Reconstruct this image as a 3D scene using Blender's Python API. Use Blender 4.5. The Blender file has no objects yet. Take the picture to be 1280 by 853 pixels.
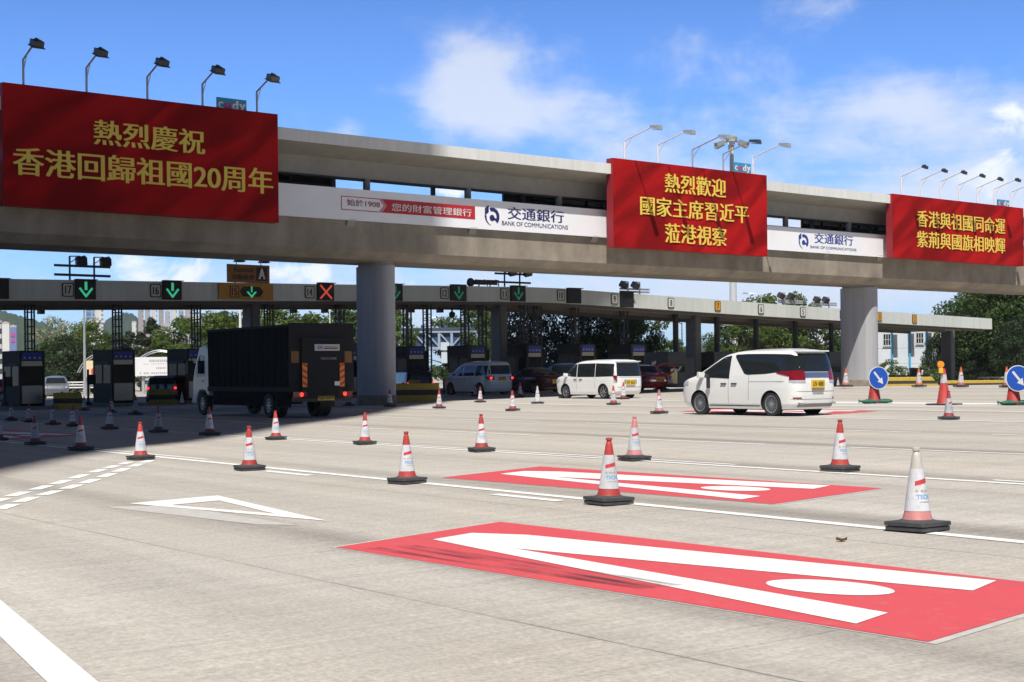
import bpy, bmesh, math, random
from mathutils import Vector, Matrix
R = math.radians
SC = bpy.context.scene
COL = SC.collection

# ------------------------------------------------------------------ camera
CAM_H = 1.65
F, HY, ROLL = 1854.0, 466.0, R(.6)           # focal length in photo pixels, horizon row at the centre, roll
cd = bpy.data.cameras.new('camera')
cd.sensor_width = 36.0
cd.lens = F / 1280 * 36
cd.shift_y = (HY - 426.5) / 1280
cd.clip_start = .1
cd.clip_end = 20000
cam = bpy.data.objects.new('camera', cd)
COL.objects.link(cam)
cr, sr = math.cos(ROLL), math.sin(ROLL)
cam.matrix_world = Matrix(((cr, sr, 0, 0), (0, 0, -1, 0), (-sr, cr, 0, CAM_H), (0, 0, 0, 1)))
SC.camera = cam

# ------------------------------------------------------------------ sky, sun, exposure
SUN_DIR = Vector((.055, 2.91, -4.8)).normalized()     # the way the light travels
SUN_EL = math.asin(-SUN_DIR.z)
SUN_AZ = math.atan2(-SUN_DIR.x, -SUN_DIR.y)
world = bpy.data.worlds.new('World')
SC.world = world
world.use_nodes = True


def build_sky():
    nt = world.node_tree
    N, L = nt.nodes, nt.links
    N.clear()
    out = N.new('ShaderNodeOutputWorld')
    bg = N.new('ShaderNodeBackground')
    bg.inputs['Strength'].default_value = .092
    L.new(bg.outputs[0], out.inputs[0])
    sky = N.new('ShaderNodeTexSky')
    sky.sky_type = 'NISHITA'
    sky.sun_disc = False
    sky.sun_elevation = SUN_EL
    sky.sun_rotation = SUN_AZ
    sky.air_density = 1.0
    sky.dust_density = .3
    sky.ozone_density = 4.0
    tc = N.new('ShaderNodeTexCoord')
    sep = N.new('ShaderNodeSeparateXYZ')
    L.new(tc.outputs['Generated'], sep.inputs[0])

    def m(op, a, b=None, clamp=False):
        n = N.new('ShaderNodeMath')
        n.operation = op
        n.use_clamp = clamp
        for i, v in enumerate((a, b)):
            if v is None:
                continue
            if isinstance(v, (int, float)):
                n.inputs[i].default_value = v
            else:
                L.new(v, n.inputs[i])
        return n.outputs[0]
    y = m('MAXIMUM', sep.outputs['Y'], .08)
    u = m('DIVIDE', sep.outputs['X'], y)
    v = m('DIVIDE', sep.outputs['Z'], y)

    def blobs(lst):
        tot = None
        for px, py, rx, ry, w in lst:
            a = m('MULTIPLY', m('SUBTRACT', u, (px - 640) / F), F / rx)
            b = m('MULTIPLY', m('SUBTRACT', v, (HY - py) / F - .0105 * (640 - px) / F * 0), F / ry)
            e = m('MULTIPLY', m('EXPONENT', m('MULTIPLY', m('ADD', m('MULTIPLY', a, a), m('MULTIPLY', b, b)), -1)), w)
            tot = e if tot is None else m('ADD', tot, e)
        return tot

    def noise(scale, detail, rough, sx=1, sz=1, dist=0, off=0):
        mp = N.new('ShaderNodeMapping')
        mp.inputs['Scale'].default_value = (sx, 1, sz)
        mp.inputs['Location'].default_value = (off, off * .7, off * 1.3)
        L.new(tc.outputs['Generated'], mp.inputs[0])
        n = N.new('ShaderNodeTexNoise')
        n.inputs['Scale'].default_value = scale
        n.inputs['Detail'].default_value = detail
        n.inputs['Roughness'].default_value = rough
        n.inputs['Distortion'].default_value = dist
        L.new(mp.outputs[0], n.inputs['Vector'])
        return n.outputs['Fac']

    def ramp(val, lo, hi):
        r = N.new('ShaderNodeMapRange')
        r.interpolation_type = 'SMOOTHSTEP'
        r.inputs[1].default_value = lo
        r.inputs[2].default_value = hi
        L.new(val, r.inputs[0])
        return r.outputs[0]
    n1 = noise(9, 9, .62, 1, 1.5, .4)
    n2 = noise(26, 10, .6, 1, 1.3, .5, 3.1)
    n3 = noise(5, 8, .68, .45, 2.2, 1.2, 1.7)
    soft = blobs([(590, 105, 75, 75, .62), (650, 140, 80, 40, .26), (790, 185, 120, 50, .26), (960, 185, 140, 60, .22),
                  (1110, 130, 100, 40, .30), (1035, 15, 60, 25, .24), (1240, 230, 150, 110, .38), (440, 160, 26, 16, .25),
                  (860, 90, 150, 45, .16), (640, 370, 700, 70, .42), (1130, 300, 300, 90, .34)])
    a1 = m('MULTIPLY', ramp(m('ADD', m('ADD', m('ADD', m('MULTIPLY', n1, .9), m('MULTIPLY', n2, .42)), m('MULTIPLY', n3, .6)), m('MULTIPLY', soft, .9)), 1.0, 1.46), .84)
    crisp = blobs([(1266, 152, 34, 26, .42), (1240, 215, 90, 50, .26), (225, 335, 90, 34, .36), (395, 338, 70, 26, .36), (120, 320, 60, 20, .26),
                   (570, 238, 45, 16, .36), (430, 225, 40, 12, .3), (590, 60, 60, 40, .12), (900, 165, 60, 30, .1),
                   (700, 350, 60, 14, .3), (520, 352, 30, 10, .3), (1010, 345, 70, 20, .2)])
    a2 = ramp(m('ADD', n2, crisp), .72, .95)
    # the clear sky: Nishita, tinted the deep blue this camera shows
    tint = N.new('ShaderNodeMix')
    tint.data_type = 'RGBA'
    tint.blend_type = 'MULTIPLY'
    tint.inputs['Factor'].default_value = 1
    L.new(sky.outputs[0], tint.inputs['A'])
    tint.inputs['B'].default_value = SKY_TINT
    mix = N.new('ShaderNodeMix')
    mix.data_type = 'RGBA'
    L.new(a1, mix.inputs['Factor'])
    L.new(tint.outputs['Result'], mix.inputs['A'])
    mix.inputs['B'].default_value = CLOUD_SOFT
    mix2 = N.new('ShaderNodeMix')
    mix2.data_type = 'RGBA'
    L.new(m('MULTIPLY', a2, .85), mix2.inputs['Factor'])
    L.new(mix.outputs['Result'], mix2.inputs['A'])
    mix2.inputs['B'].default_value = CLOUD_WHITE
    # sky dimmed overhead and behind the camera, so that shaded faces turn darker
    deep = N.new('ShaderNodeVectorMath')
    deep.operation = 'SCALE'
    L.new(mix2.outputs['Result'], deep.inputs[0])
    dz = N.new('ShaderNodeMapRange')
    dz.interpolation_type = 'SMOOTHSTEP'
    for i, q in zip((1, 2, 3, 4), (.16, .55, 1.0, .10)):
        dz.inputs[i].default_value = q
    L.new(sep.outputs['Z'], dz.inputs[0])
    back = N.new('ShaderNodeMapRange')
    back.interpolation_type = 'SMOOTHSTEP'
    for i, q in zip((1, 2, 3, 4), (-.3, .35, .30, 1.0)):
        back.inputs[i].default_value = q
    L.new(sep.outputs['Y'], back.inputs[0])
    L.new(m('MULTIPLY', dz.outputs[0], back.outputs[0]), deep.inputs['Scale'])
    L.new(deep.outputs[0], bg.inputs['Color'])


SKY_TINT = (.60, .86, 1.35, 1)
CLOUD_SOFT = (6.0, 6.5, 7.6, 1)
CLOUD_WHITE = (8.0, 8.3, 8.8, 1)
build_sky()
sl = bpy.data.lights.new('sun', 'SUN')
sl.energy = 4.0
sl.angle = R(.53)
sl.color = (1.0, .965, .91)
sun = bpy.data.objects.new('sun', sl)
COL.objects.link(sun)
sun.rotation_euler = SUN_DIR.to_track_quat('-Z', 'Y').to_euler()
SC.view_settings.view_transform = 'Standard'
SC.view_settings.look = 'None'
SC.view_settings.exposure = .52
SC.view_settings.gamma = 1
SC.render.engine = 'CYCLES'
SC.cycles.use_denoising = True
SC.cycles.max_bounces = 6
SC.cycles.diffuse_bounces = 3
SC.cycles.glossy_bounces = 3
SC.cycles.transmission_bounces = 4
SC.cycles.volume_bounces = 0

# ------------------------------------------------------------------ surveying: photo pixels to places


def ray(px, py):
    u, v = (px - 640) / F, (HY - py) / F
    return (u * cr + v * sr, 1.0, v * cr - u * sr)


def clamp(v, a, b):
    return max(a, min(b, v))


def gz(x, y):
    """height of the ground: a gently tilted concrete apron that falls away beyond the crest on the right"""
    p = .0123 * clamp(x, -40, 60) + .0053 * clamp(y, -40, 100)
    cap = .78 - .0145 * clamp(y - 76, 0, 90) * clamp((x + 10) / 30, 0, 1)
    return min(p, cap)


def G(px, py):
    """the point of the ground seen at a pixel"""
    a, b, c = ray(px, py)
    k = CAM_H / (.0123 * a + .0053 * b - c)
    return Vector((a * k, b * k, 0))


def at(px, Y, py=470):
    x = ray(px, py)[0] * Y
    return Vector((x, Y, gz(x, Y)))


def zpx(px, py, Y):
    return CAM_H + ray(px, py)[2] * Y


DB = Vector((1.219, 1.0, 0)).normalized()       # the line the footbridge and the toll canopy follow
NB = Vector((DB.y, -DB.x, 0))                   # square to it, towards the photographer
PHI = math.atan2(DB.y, DB.x)
DT = Vector((-.577, .817, 0)).normalized()      # the way the traffic goes
PSI = math.atan2(DT.y, DT.x)
P_BRIDGE = Vector((ray(470, 400)[0] * 64, 64, 0))
P_TOLL = Vector((12.0, 98.0, 0))


def on_line(P0, px, py, off=0):
    """(distance along the line, height) where the ray through a pixel meets the upright plane OFF metres in front of it"""
    a, b, c = ray(px, py)
    q = P0 + NB * off
    det = -a * DB.y + DB.x * b
    k = (-q.x * DB.y + DB.x * q.y) / det
    s = (Vector((a * k, b * k, 0)) - q).dot(DB)
    return s, CAM_H + c * k


def BP(px, py, off=0):
    return on_line(P_BRIDGE, px, py, off)


def TP(px, py, off=0):
    return on_line(P_TOLL, px, py, off)


def WB(s, off, z=0):
    v = P_BRIDGE + DB * s + NB * off
    return Vector((v.x, v.y, z))


def WT(s, off, z=0):
    v = P_TOLL + DB * s + NB * off
    return Vector((v.x, v.y, z))


# ------------------------------------------------------------------ objects, parts, meshes
def tag(o, label=None, cat=None, group=None, kind=None):
    assert not label or 4 <= len(label.split()) <= 16, label
    for k, v in (('label', label), ('category', cat), ('group', group), ('kind', kind)):
        if v:
            o[k] = v
    return o


def thing(name, label, cat, loc=(0, 0, 0), rz=0, group=None):
    o = bpy.data.objects.new(name, None)
    o.empty_display_size = .2
    COL.objects.link(o)
    o.location = loc
    o.rotation_euler = (0, 0, rz)
    return tag(o, label, cat, group)


KIDS = {}


def link(o, parent=None):
    COL.objects.link(o)
    if parent is not None:
        o.parent = parent
        KIDS.setdefault(parent.name, []).append(o)
    return o


def copy_tree(o, parent=None):
    c = o.copy()
    link(c, parent)
    for ch in KIDS.get(o.name, []):
        copy_tree(ch, c)
    return c


class MB:
    def __init__(s):
        s.v, s.f, s.m = [], [], []

    def add(s, vs, fs, mi=0):
        b = len(s.v)
        s.v += [tuple(p) for p in vs]
        s.f += [tuple(i + b for i in q) for q in fs]
        s.m += [mi] * len(fs)
        return s

    def box(s, x0, x1, y0, y1, z0, z1, mi=0, M=None):
        vs = [Vector((x, y, z)) for z in (z0, z1) for y in (y0, y1) for x in (x0, x1)]
        if M is not None:
            vs = [M @ p for p in vs]
        return s.add(vs, [(0, 2, 3, 1), (4, 5, 7, 6), (0, 1, 5, 4), (2, 6, 7, 3), (0, 4, 6, 2), (1, 3, 7, 5)], mi)

    def prism(s, pts, a, b, axis='y', mi=0):
        """polygon extruded along an axis: pts are (x,z) for y, (y,z) for x, (x,y) for z"""
        def mk(p, t):
            return {'y': (p[0], t, p[1]), 'x': (t, p[0], p[1]), 'z': (p[0], p[1], t)}[axis]
        n = len(pts)
        vs = [mk(p, a) for p in pts] + [mk(p, b) for p in pts]
        fs = [tuple(range(n))[::-1], tuple(range(n, 2 * n))] + [(i, (i + 1) % n, n + (i + 1) % n, n + i) for i in range(n)]
        return s.add(vs, fs, mi)

    def tube(s, pts, r, n=8, mi=0, caps=True):
        pts = [Vector(p) for p in pts]
        rs = r if isinstance(r, (list, tuple)) else [r] * len(pts)
        rings, prev = [], None
        for i, p in enumerate(pts):
            d = (pts[min(i + 1, len(pts) - 1)] - pts[max(i - 1, 0)]).normalized()
            ref = Vector((0, 0, 1)) if abs(d.z) < .95 else Vector((1, 0, 0))
            e = d.cross(ref).normalized() if prev is None else (prev - d * prev.dot(d)).normalized()
            prev = e
            g = d.cross(e)
            rings.append([p + (e * math.cos(2 * math.pi * k / n) + g * math.sin(2 * math.pi * k / n)) * rs[i] for k in range(n)])
        return s.rings(rings, mi, caps)

    def rings(s, rings, mi=0, caps=True):
        n = len(rings[0])
        vs = [p for q in rings for p in q]
        fs = []
        for i in range(len(rings) - 1):
            for k in range(n):
                fs.append((i * n + k, i * n + (k + 1) % n, (i + 1) * n + (k + 1) % n, (i + 1) * n + k))
        if caps:
            fs.append(tuple(range(n))[::-1])
            fs.append(tuple(range((len(rings) - 1) * n, len(rings) * n)))
        return s.add(vs, fs, mi)

    def lathe(s, prof, n=24, c=(0, 0), axis='z', mi=0, caps=True):
        rg = []
        for r, z in prof:
            ring = []
            for k in range(n):
                t = 2 * math.pi * k / n
                a, b = r * math.cos(t), r * math.sin(t)
                ring.append({'z': (c[0] + a, c[1] + b, z), 'y': (c[0] + b, z, c[1] + a)}[axis])
            rg.append(ring)
        return s.rings(rg, mi, caps)

    def quad(s, a, b, c, d, mi=0):
        return s.add([a, b, c, d], [(0, 1, 2, 3)], mi)

    def build(s, name, mats, parent=None, smooth=None, bevel=0):
        me = bpy.data.meshes.new(name)
        me.from_pydata(s.v, [], s.f)
        mats = mats if isinstance(mats, (list, tuple)) else [mats]
        for q in mats:
            me.materials.append(q)
        if len(mats) > 1:
            me.polygons.foreach_set('material_index', s.m)
        bm = bmesh.new()
        bm.from_mesh(me)
        bmesh.ops.recalc_face_normals(bm, faces=bm.faces)
        if bevel:
            bmesh.ops.bevel(bm, geom=[e for e in bm.edges if len(e.link_faces) == 2 and e.calc_face_angle(0) > .7], offset=bevel, segments=2, affect='EDGES', profile=.6, clamp_overlap=True)
        bm.to_mesh(me)
        bm.free()
        if smooth is not None:
            me.polygons.foreach_set('use_smooth', [True] * len(me.polygons))
            me.set_sharp_from_angle(angle=R(smooth))
        me.update()
        return link(bpy.data.objects.new(name, me), parent)


# ------------------------------------------------------------------ materials
MATS = {}


def mat(name, col, rough=.6, metal=0, vary=.12, scale=6, bump=0, bscale=40, spec=.5, coat=0, emit=None, es=1, streak=None, trans=0):
    """plain surface with soft wear: noise shifts the colour a little, an optional bump, optional downward streaks (sx, sy, sz, amount)"""
    if name in MATS:
        return MATS[name]
    mt = bpy.data.materials.new(name)
    mt.use_nodes = True
    nt = mt.node_tree
    N, L = nt.nodes, nt.links
    b = N['Principled BSDF']
    b.inputs['Roughness'].default_value = rough
    b.inputs['Metallic'].default_value = metal
    b.inputs['Specular IOR Level'].default_value = spec
    b.inputs['Coat Weight'].default_value = coat
    b.inputs['Coat Roughness'].default_value = .05
    c = (*col, 1)
    tc = N.new('ShaderNodeTexCoord')
    if vary:
        n = N.new('ShaderNodeTexNoise')
        n.inputs['Scale'].default_value = scale
        n.inputs['Detail'].default_value = 6
        n.inputs['Roughness'].default_value = .65
        L.new(tc.outputs['Object'], n.inputs['Vector'])
        mr = N.new('ShaderNodeMapRange')
        mr.inputs[1].default_value, mr.inputs[2].default_value = .3, .7
        mr.inputs[3].default_value, mr.inputs[4].default_value = 1 - vary, 1 + vary
        L.new(n.outputs['Fac'], mr.inputs[0])
        val = mr.outputs[0]
        if streak:
            mp = N.new('ShaderNodeMapping')
            mp.inputs['Scale'].default_value = streak[:3]
            L.new(tc.outputs['Object'], mp.inputs[0])
            n2 = N.new('ShaderNodeTexNoise')
            n2.inputs['Scale'].default_value = 1
            n2.inputs['Detail'].default_value = 5
            L.new(mp.outputs[0], n2.inputs['Vector'])
            m2 = N.new('ShaderNodeMapRange')
            m2.inputs[1].default_value, m2.inputs[2].default_value = .35, .65
            m2.inputs[3].default_value, m2.inputs[4].default_value = 1 - streak[3], 1 + streak[3] * .4
            L.new(n2.outputs['Fac'], m2.inputs[0])
            mm = N.new('ShaderNodeMath')
            mm.operation = 'MULTIPLY'
            L.new(val, mm.inputs[0])
            L.new(m2.outputs[0], mm.inputs[1])
            val = mm.outputs[0]
        mx = N.new('ShaderNodeVectorMath')
        mx.operation = 'SCALE'
        mx.inputs[0].default_value = col
        L.new(val, mx.inputs['Scale'])
        L.new(mx.outputs[0], b.inputs['Base Color'])
    else:
        b.inputs['Base Color'].default_value = c
    if bump:
        nb = N.new('ShaderNodeTexNoise')
        nb.inputs['Scale'].default_value = bscale
        nb.inputs['Detail'].default_value = 4
        L.new(tc.outputs['Object'], nb.inputs['Vector'])
        bp = N.new('ShaderNodeBump')
        bp.inputs['Strength'].default_value = bump
        bp.inputs['Distance'].default_value = .02
        L.new(nb.outputs['Fac'], bp.inputs['Height'])
        L.new(bp.outputs[0], b.inputs['Normal'])
    if emit:
        b.inputs['Emission Color'].default_value = (*emit, 1)
        b.inputs['Emission Strength'].default_value = es
    MATS[name] = mt
    return mt


def node_mat(name):
    mt = bpy.data.materials.new(name)
    mt.use_nodes = True
    MATS[name] = mt
    N, L = mt.node_tree.nodes, mt.node_tree.links

    def math_(op, a, b=None, clamp=False):
        n = N.new('ShaderNodeMath')
        n.operation = op
        n.use_clamp = clamp
        for i, v in enumerate((a, b)):
            if v is None:
                continue
            if isinstance(v, (int, float)):
                n.inputs[i].default_value = v
            else:
                L.new(v, n.inputs[i])
        return n.outputs[0]

    def noise(vec, scale=(1, 1, 1), detail=4, rough=.5, dist=0, loc=(0, 0, 0)):
        mp = N.new('ShaderNodeMapping')
        mp.inputs['Scale'].default_value = scale
        mp.inputs['Location'].default_value = loc
        L.new(vec, mp.inputs[0])
        n = N.new('ShaderNodeTexNoise')
        n.inputs['Scale'].default_value = 1
        n.inputs['Detail'].default_value = detail
        n.inputs['Roughness'].default_value = rough
        n.inputs['Distortion'].default_value = dist
        L.new(mp.outputs[0], n.inputs['Vector'])
        return n.outputs['Fac']

    def rng(v, a, b, c, d, smooth=False):
        r = N.new('ShaderNodeMapRange')
        if smooth:
            r.interpolation_type = 'SMOOTHSTEP'
        for i, x in zip((1, 2, 3, 4), (a, b, c, d)):
            r.inputs[i].default_value = x
        L.new(v, r.inputs[0])
        return r.outputs[0]

    def mixc(f, a, b):
        n = N.new('ShaderNodeMix')
        n.data_type = 'RGBA'
        for k, x in (('Factor', f), ('A', a), ('B', b)):
            if isinstance(x, (int, float)):
                n.inputs[k].default_value = x
            elif isinstance(x, tuple):
                n.inputs[k].default_value = (*x, 1)
            else:
                L.new(x, n.inputs[k])
        return n.outputs['Result']
    return mt, N, L, N['Principled BSDF'], math_, noise, rng, mixc


def cone_mat(name, col, rough=.5, dirt=.5):
    """moulded plastic that differs from cone to cone, with scuffs and road dirt"""
    mt, N, L, b, M, noise, rng, mixc = node_mat(name)
    tc = N.new('ShaderNodeTexCoord')
    oi = N.new('ShaderNodeObjectInfo')
    off = N.new('ShaderNodeVectorMath')
    off.operation = 'ADD'
    L.new(tc.outputs['Object'], off.inputs[0])
    L.new(oi.outputs['Location'], off.inputs[1])
    v = off.outputs[0]
    sc = M('MULTIPLY', rng(oi.outputs['Random'], 0, 1, .82, 1.15), rng(noise(v, (9, 9, 4), 5, .6), .3, .7, .85, 1.12))
    s = N.new('ShaderNodeVectorMath')
    s.operation = 'SCALE'
    s.inputs[0].default_value = col
    L.new(sc, s.inputs['Scale'])
    d = M('MULTIPLY', rng(noise(v, (16, 16, 9), 6, .75), .52, .68, 0, 1), M('MULTIPLY', rng(oi.outputs['Random'], 0, 1, .35, 1.0), dirt))
    L.new(mixc(d, s.outputs[0], (.16, .14, .13)), b.inputs['Base Color'])
    b.inputs['Roughness'].default_value = rough
    return mt


def ground_mat():
    mt, N, L, b, M, noise, rng, mixc = node_mat('concrete_apron')
    tc = N.new('ShaderNodeTexCoord')
    rot = N.new('ShaderNodeMapping')
    rot.vector_type = 'POINT'
    rot.inputs['Rotation'].default_value = (0, 0, -PSI)      # x along the lanes, y across them
    L.new(tc.outputs['Object'], rot.inputs[0])
    v = rot.outputs[0]
    sep = N.new('ShaderNodeSeparateXYZ')
    L.new(v, sep.inputs[0])
    big = noise(v, (.12, .2, 1), 6, .6)
    lanes = noise(v, (.03, 1.1, 1), 5, .6, .2)
    fine = noise(v, (26, 26, 26), 5, .7)
    brush = noise(v, (14, .5, 1), 4, .65)
    spots = noise(v, (2.2, 3.2, 1), 6, .6)
    val = M('MULTIPLY', rng(big, .3, .7, .95, 1.04), rng(lanes, .35, .7, .83, 1.06))
    val = M('MULTIPLY', val, rng(fine, .3, .7, .74, 1.2))
    val = M('MULTIPLY', val, rng(brush, .3, .7, .91, 1.07))
    val = M('MULTIPLY', val, rng(noise(v, (5.5, .12, 1), 5, .7, 0, (3, 1, 0)), .35, .65, .93, 1.04))
    drip = M('MULTIPLY', rng(noise(v, (3.1, 3.1, 1), 3, .5, 0, (7, 2, 0)), .70, .76, 0, 1, True), rng(noise(v, (.15, .4, 1), 3, .5), .45, .6, 0, 1))
    val = M('MULTIPLY', val, rng(drip, 0, 1, 1, .72))
    val = M('MULTIPLY', val, rng(spots, .28, .5, .94, 1.0))
    # oil and rubber bands a metre wide beside the lane lines
    t = M('MULTIPLY', sep.outputs['Y'], -1)
    ph = M('ABSOLUTE', M('SUBTRACT', M('FRACT', M('DIVIDE', M('SUBTRACT', t, 11.6), 4.72)), .5))      # .5 at a line
    band = M('MULTIPLY', rng(ph, .36, .5, 0, 1, True), rng(noise(v, (.05, .35, 1), 4, .6), .36, .62, .15, 1))
    val = M('MULTIPLY', val, rng(band, 0, 1, 1, .66))
    # slab joints: one long joint each lane and thin cross joints
    jn = M('ABSOLUTE', M('SUBTRACT', M('FRACT', M('DIVIDE', M('SUBTRACT', M('ADD', t, M('MULTIPLY', sep.outputs['X'], .02)), 3.3), 4.72)), .5))
    jl = rng(jn, .0008, .0038, 1, 0)
    jc = rng(M('ABSOLUTE', M('SUBTRACT', M('FRACT', M('DIVIDE', sep.outputs['X'], 12.4)), .5)), 0, .0011, 1, 0)
    j = M('MULTIPLY', M('MAXIMUM', jl, M('MULTIPLY', jc, .6)), rng(noise(v, (1.2, 1.2, 1), 4, .6), .35, .55, .45, 1))
    val = M('MULTIPLY', val, rng(j, 0, 1, 1, .48))
    col = mixc(rng(big, .35, .65, 0, 1), (.51, .46, .40), (.49, .46, .415))
    sc = N.new('ShaderNodeVectorMath')
    sc.operation = 'SCALE'
    L.new(col, sc.inputs[0])
    L.new(val, sc.inputs['Scale'])
    L.new(sc.outputs[0], b.inputs['Base Color'])
    b.inputs['Roughness'].default_value = .85
    b.inputs['Specular IOR Level'].default_value = .25
    bp = N.new('ShaderNodeBump')
    bp.inputs['Strength'].default_value = .5
    bp.inputs['Distance'].default_value = .006
    L.new(M('ADD', fine, M('MULTIPLY', brush, .8)), bp.inputs['Height'])
    L.new(bp.outputs[0], b.inputs['Normal'])
    return mt


def paint_mat(name, col, wear=.25, scuff=.0):
    """road paint: worn thin in spots, dirtied by tyres along the lanes"""
    mt, N, L, b, M, noise, rng, mixc = node_mat(name)
    tc = N.new('ShaderNodeTexCoord')
    rot = N.new('ShaderNodeMapping')
    rot.inputs['Rotation'].default_value = (0, 0, -PSI)
    L.new(tc.outputs['Object'], rot.inputs[0])
    v = rot.outputs[0]
    w = rng(noise(v, (9, 9, 9), 7, .75), .56, .72, 0, wear)
    f = mixc(w, tuple(col), (.36, .33, .29))
    d = M('MULTIPLY', rng(noise(v, (.22, 5, 1), 5, .6), .55, .72, 0, 1), rng(noise(v, (7, 9, 1), 4, .7), .4, .6, .2, 1))
    f = mixc(M('MULTIPLY', d, scuff), f, (.12, .1, .1))
    L.new(f, b.inputs['Base Color'])
    b.inputs['Roughness'].default_value = .7
    bp = N.new('ShaderNodeBump')
    bp.inputs['Strength'].default_value = .3
    bp.inputs['Distance'].default_value = .004
    L.new(noise(v, (40, 40, 40), 3, .6), bp.inputs['Height'])
    L.new(bp.outputs[0], b.inputs['Normal'])
    return mt


def leaf_mat(name, c1, c2, trans=.35):
    mt, N, L, b, M, noise, rng, mixc = node_mat(name)
    tc = N.new('ShaderNodeTexCoord')
    geo = N.new('ShaderNodeNewGeometry')
    col = mixc(geo.outputs['Random Per Island'], c1, c2)
    n = rng(noise(tc.outputs['Object'], (.9, .9, .9), 3), .3, .7, .7, 1.25)
    s = N.new('ShaderNodeVectorMath')
    s.operation = 'SCALE'
    L.new(col, s.inputs[0])
    L.new(n, s.inputs['Scale'])
    L.new(s.outputs[0], b.inputs['Base Color'])
    b.inputs['Roughness'].default_value = .55
    b.inputs['Specular IOR Level'].default_value = .3
    tr = N.new('ShaderNodeBsdfTranslucent')
    L.new(s.outputs[0], tr.inputs[0])
    mx = N.new('ShaderNodeMixShader')
    mx.inputs[0].default_value = trans
    L.new(b.outputs[0], mx.inputs[1])
    L.new(tr.outputs[0], mx.inputs[2])
    L.new(mx.outputs[0], N['Material Output'].inputs[0])
    return mt


def facade_mat(name, wall, glass, sx, sz, fx=.55, fz=.5):
    """far tower: a grid of dark window openings in a rendered wall"""
    mt, N, L, b, M, noise, rng, mixc = node_mat(name)
    tc = N.new('ShaderNodeTexCoord')
    sep = N.new('ShaderNodeSeparateXYZ')
    L.new(tc.outputs['Object'], sep.inputs[0])
    h = M('ADD', sep.outputs['X'], sep.outputs['Y'])
    wx = M('LESS_THAN', M('FRACT', M('DIVIDE', h, sx)), fx)
    wz = M('LESS_THAN', M('FRACT', M('DIVIDE', sep.outputs['Z'], sz)), fz)
    bays = rng(noise(tc.outputs['Object'], (.09, .09, .002), 2), .4, .6, .8, 1.1)
    c = mixc(M('MULTIPLY', wx, wz), wall, glass)
    s = N.new('ShaderNodeVectorMath')
    s.operation = 'SCALE'
    L.new(c, s.inputs[0])
    L.new(bays, s.inputs['Scale'])
    L.new(s.outputs[0], b.inputs['Base Color'])
    b.inputs['Roughness'].default_value = .5
    return mt


def banner_mat():
    """printed red cloth: wide darker and brighter swirls in the print"""
    mt, N, L, b, M, noise, rng, mixc = node_mat('red_banner_print')
    tc = N.new('ShaderNodeTexCoord')
    mp = N.new('ShaderNodeMapping')
    mp.inputs['Rotation'].default_value = (0, R(35), 0)
    L.new(tc.outputs['Object'], mp.inputs[0])
    n = noise(mp.outputs[0], (.12, .12, .5), 3, .45, 1.3)
    c = mixc(rng(n, .36, .62, 0, 1, True), (.21, .005, .006), (.44, .010, .011))
    L.new(c, b.inputs['Base Color'])
    b.inputs['Roughness'].default_value = .8
    b.inputs['Specular IOR Level'].default_value = .08
    bp = N.new('ShaderNodeBump')
    bp.inputs['Strength'].default_value = .12
    bp.inputs['Distance'].default_value = .05
    L.new(noise(tc.outputs['Object'], (.8, .8, .3), 2), bp.inputs['Height'])
    L.new(bp.outputs[0], b.inputs['Normal'])
    return mt


def seam_mat(name, col, pitch, vary=.08, rough=.55, depth=.75, streak=.14, axis='X'):
    """panels with thin joints every PITCH metres and rain streaks"""
    mt, N, L, b, M, noise, rng, mixc = node_mat(name)
    tc = N.new('ShaderNodeTexCoord')
    sep = N.new('ShaderNodeSeparateXYZ')
    L.new(tc.outputs['Object'], sep.inputs[0])
    fr = M('FRACT', M('DIVIDE', sep.outputs[axis], pitch))
    j = M('LESS_THAN', fr, .025 / pitch)
    cell = M('FLOOR', M('DIVIDE', sep.outputs[axis], pitch))
    wn = N.new('ShaderNodeTexWhiteNoise')
    wn.noise_dimensions = '1D'
    L.new(cell, wn.inputs['W'])
    val = rng(wn.outputs['Value'], 0, 1, 1 - vary, 1 + vary)
    val = M('MULTIPLY', val, rng(noise(tc.outputs['Object'], (3.0, 3.0, .25), 5, .6), .35, .65, 1 - streak, 1.04))
    val = M('MULTIPLY', val, rng(j, 0, 1, 1, depth))
    s = N.new('ShaderNodeVectorMath')
    s.operation = 'SCALE'
    s.inputs[0].default_value = col
    L.new(val, s.inputs['Scale'])
    L.new(s.outputs[0], b.inputs['Base Color'])
    b.inputs['Roughness'].default_value = rough
    return mt


def band_mat(name, stops, axis='Z', rough=.5):
    """paint in straight bands along an axis: stops = [(upper limit, colour), ...]"""
    mt, N, L, b, M, noise, rng, mixc = node_mat(name)
    tc = N.new('ShaderNodeTexCoord')
    sep = N.new('ShaderNodeSeparateXYZ')
    L.new(tc.outputs['Object'], sep.inputs[0])
    c = stops[-1][1]
    for lim, q in stops[-2::-1]:
        c = mixc(M('LESS_THAN', sep.outputs[axis], lim), c, q)
    s = N.new('ShaderNodeVectorMath')
    s.operation = 'SCALE'
    L.new(c, s.inputs[0])
    L.new(rng(noise(tc.outputs['Object'], (5, 5, 5), 6, .65), .3, .7, .82, 1.1), s.inputs['Scale'])
    L.new(s.outputs[0], b.inputs['Base Color'])
    b.inputs['Roughness'].default_value = rough
    return mt


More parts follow.
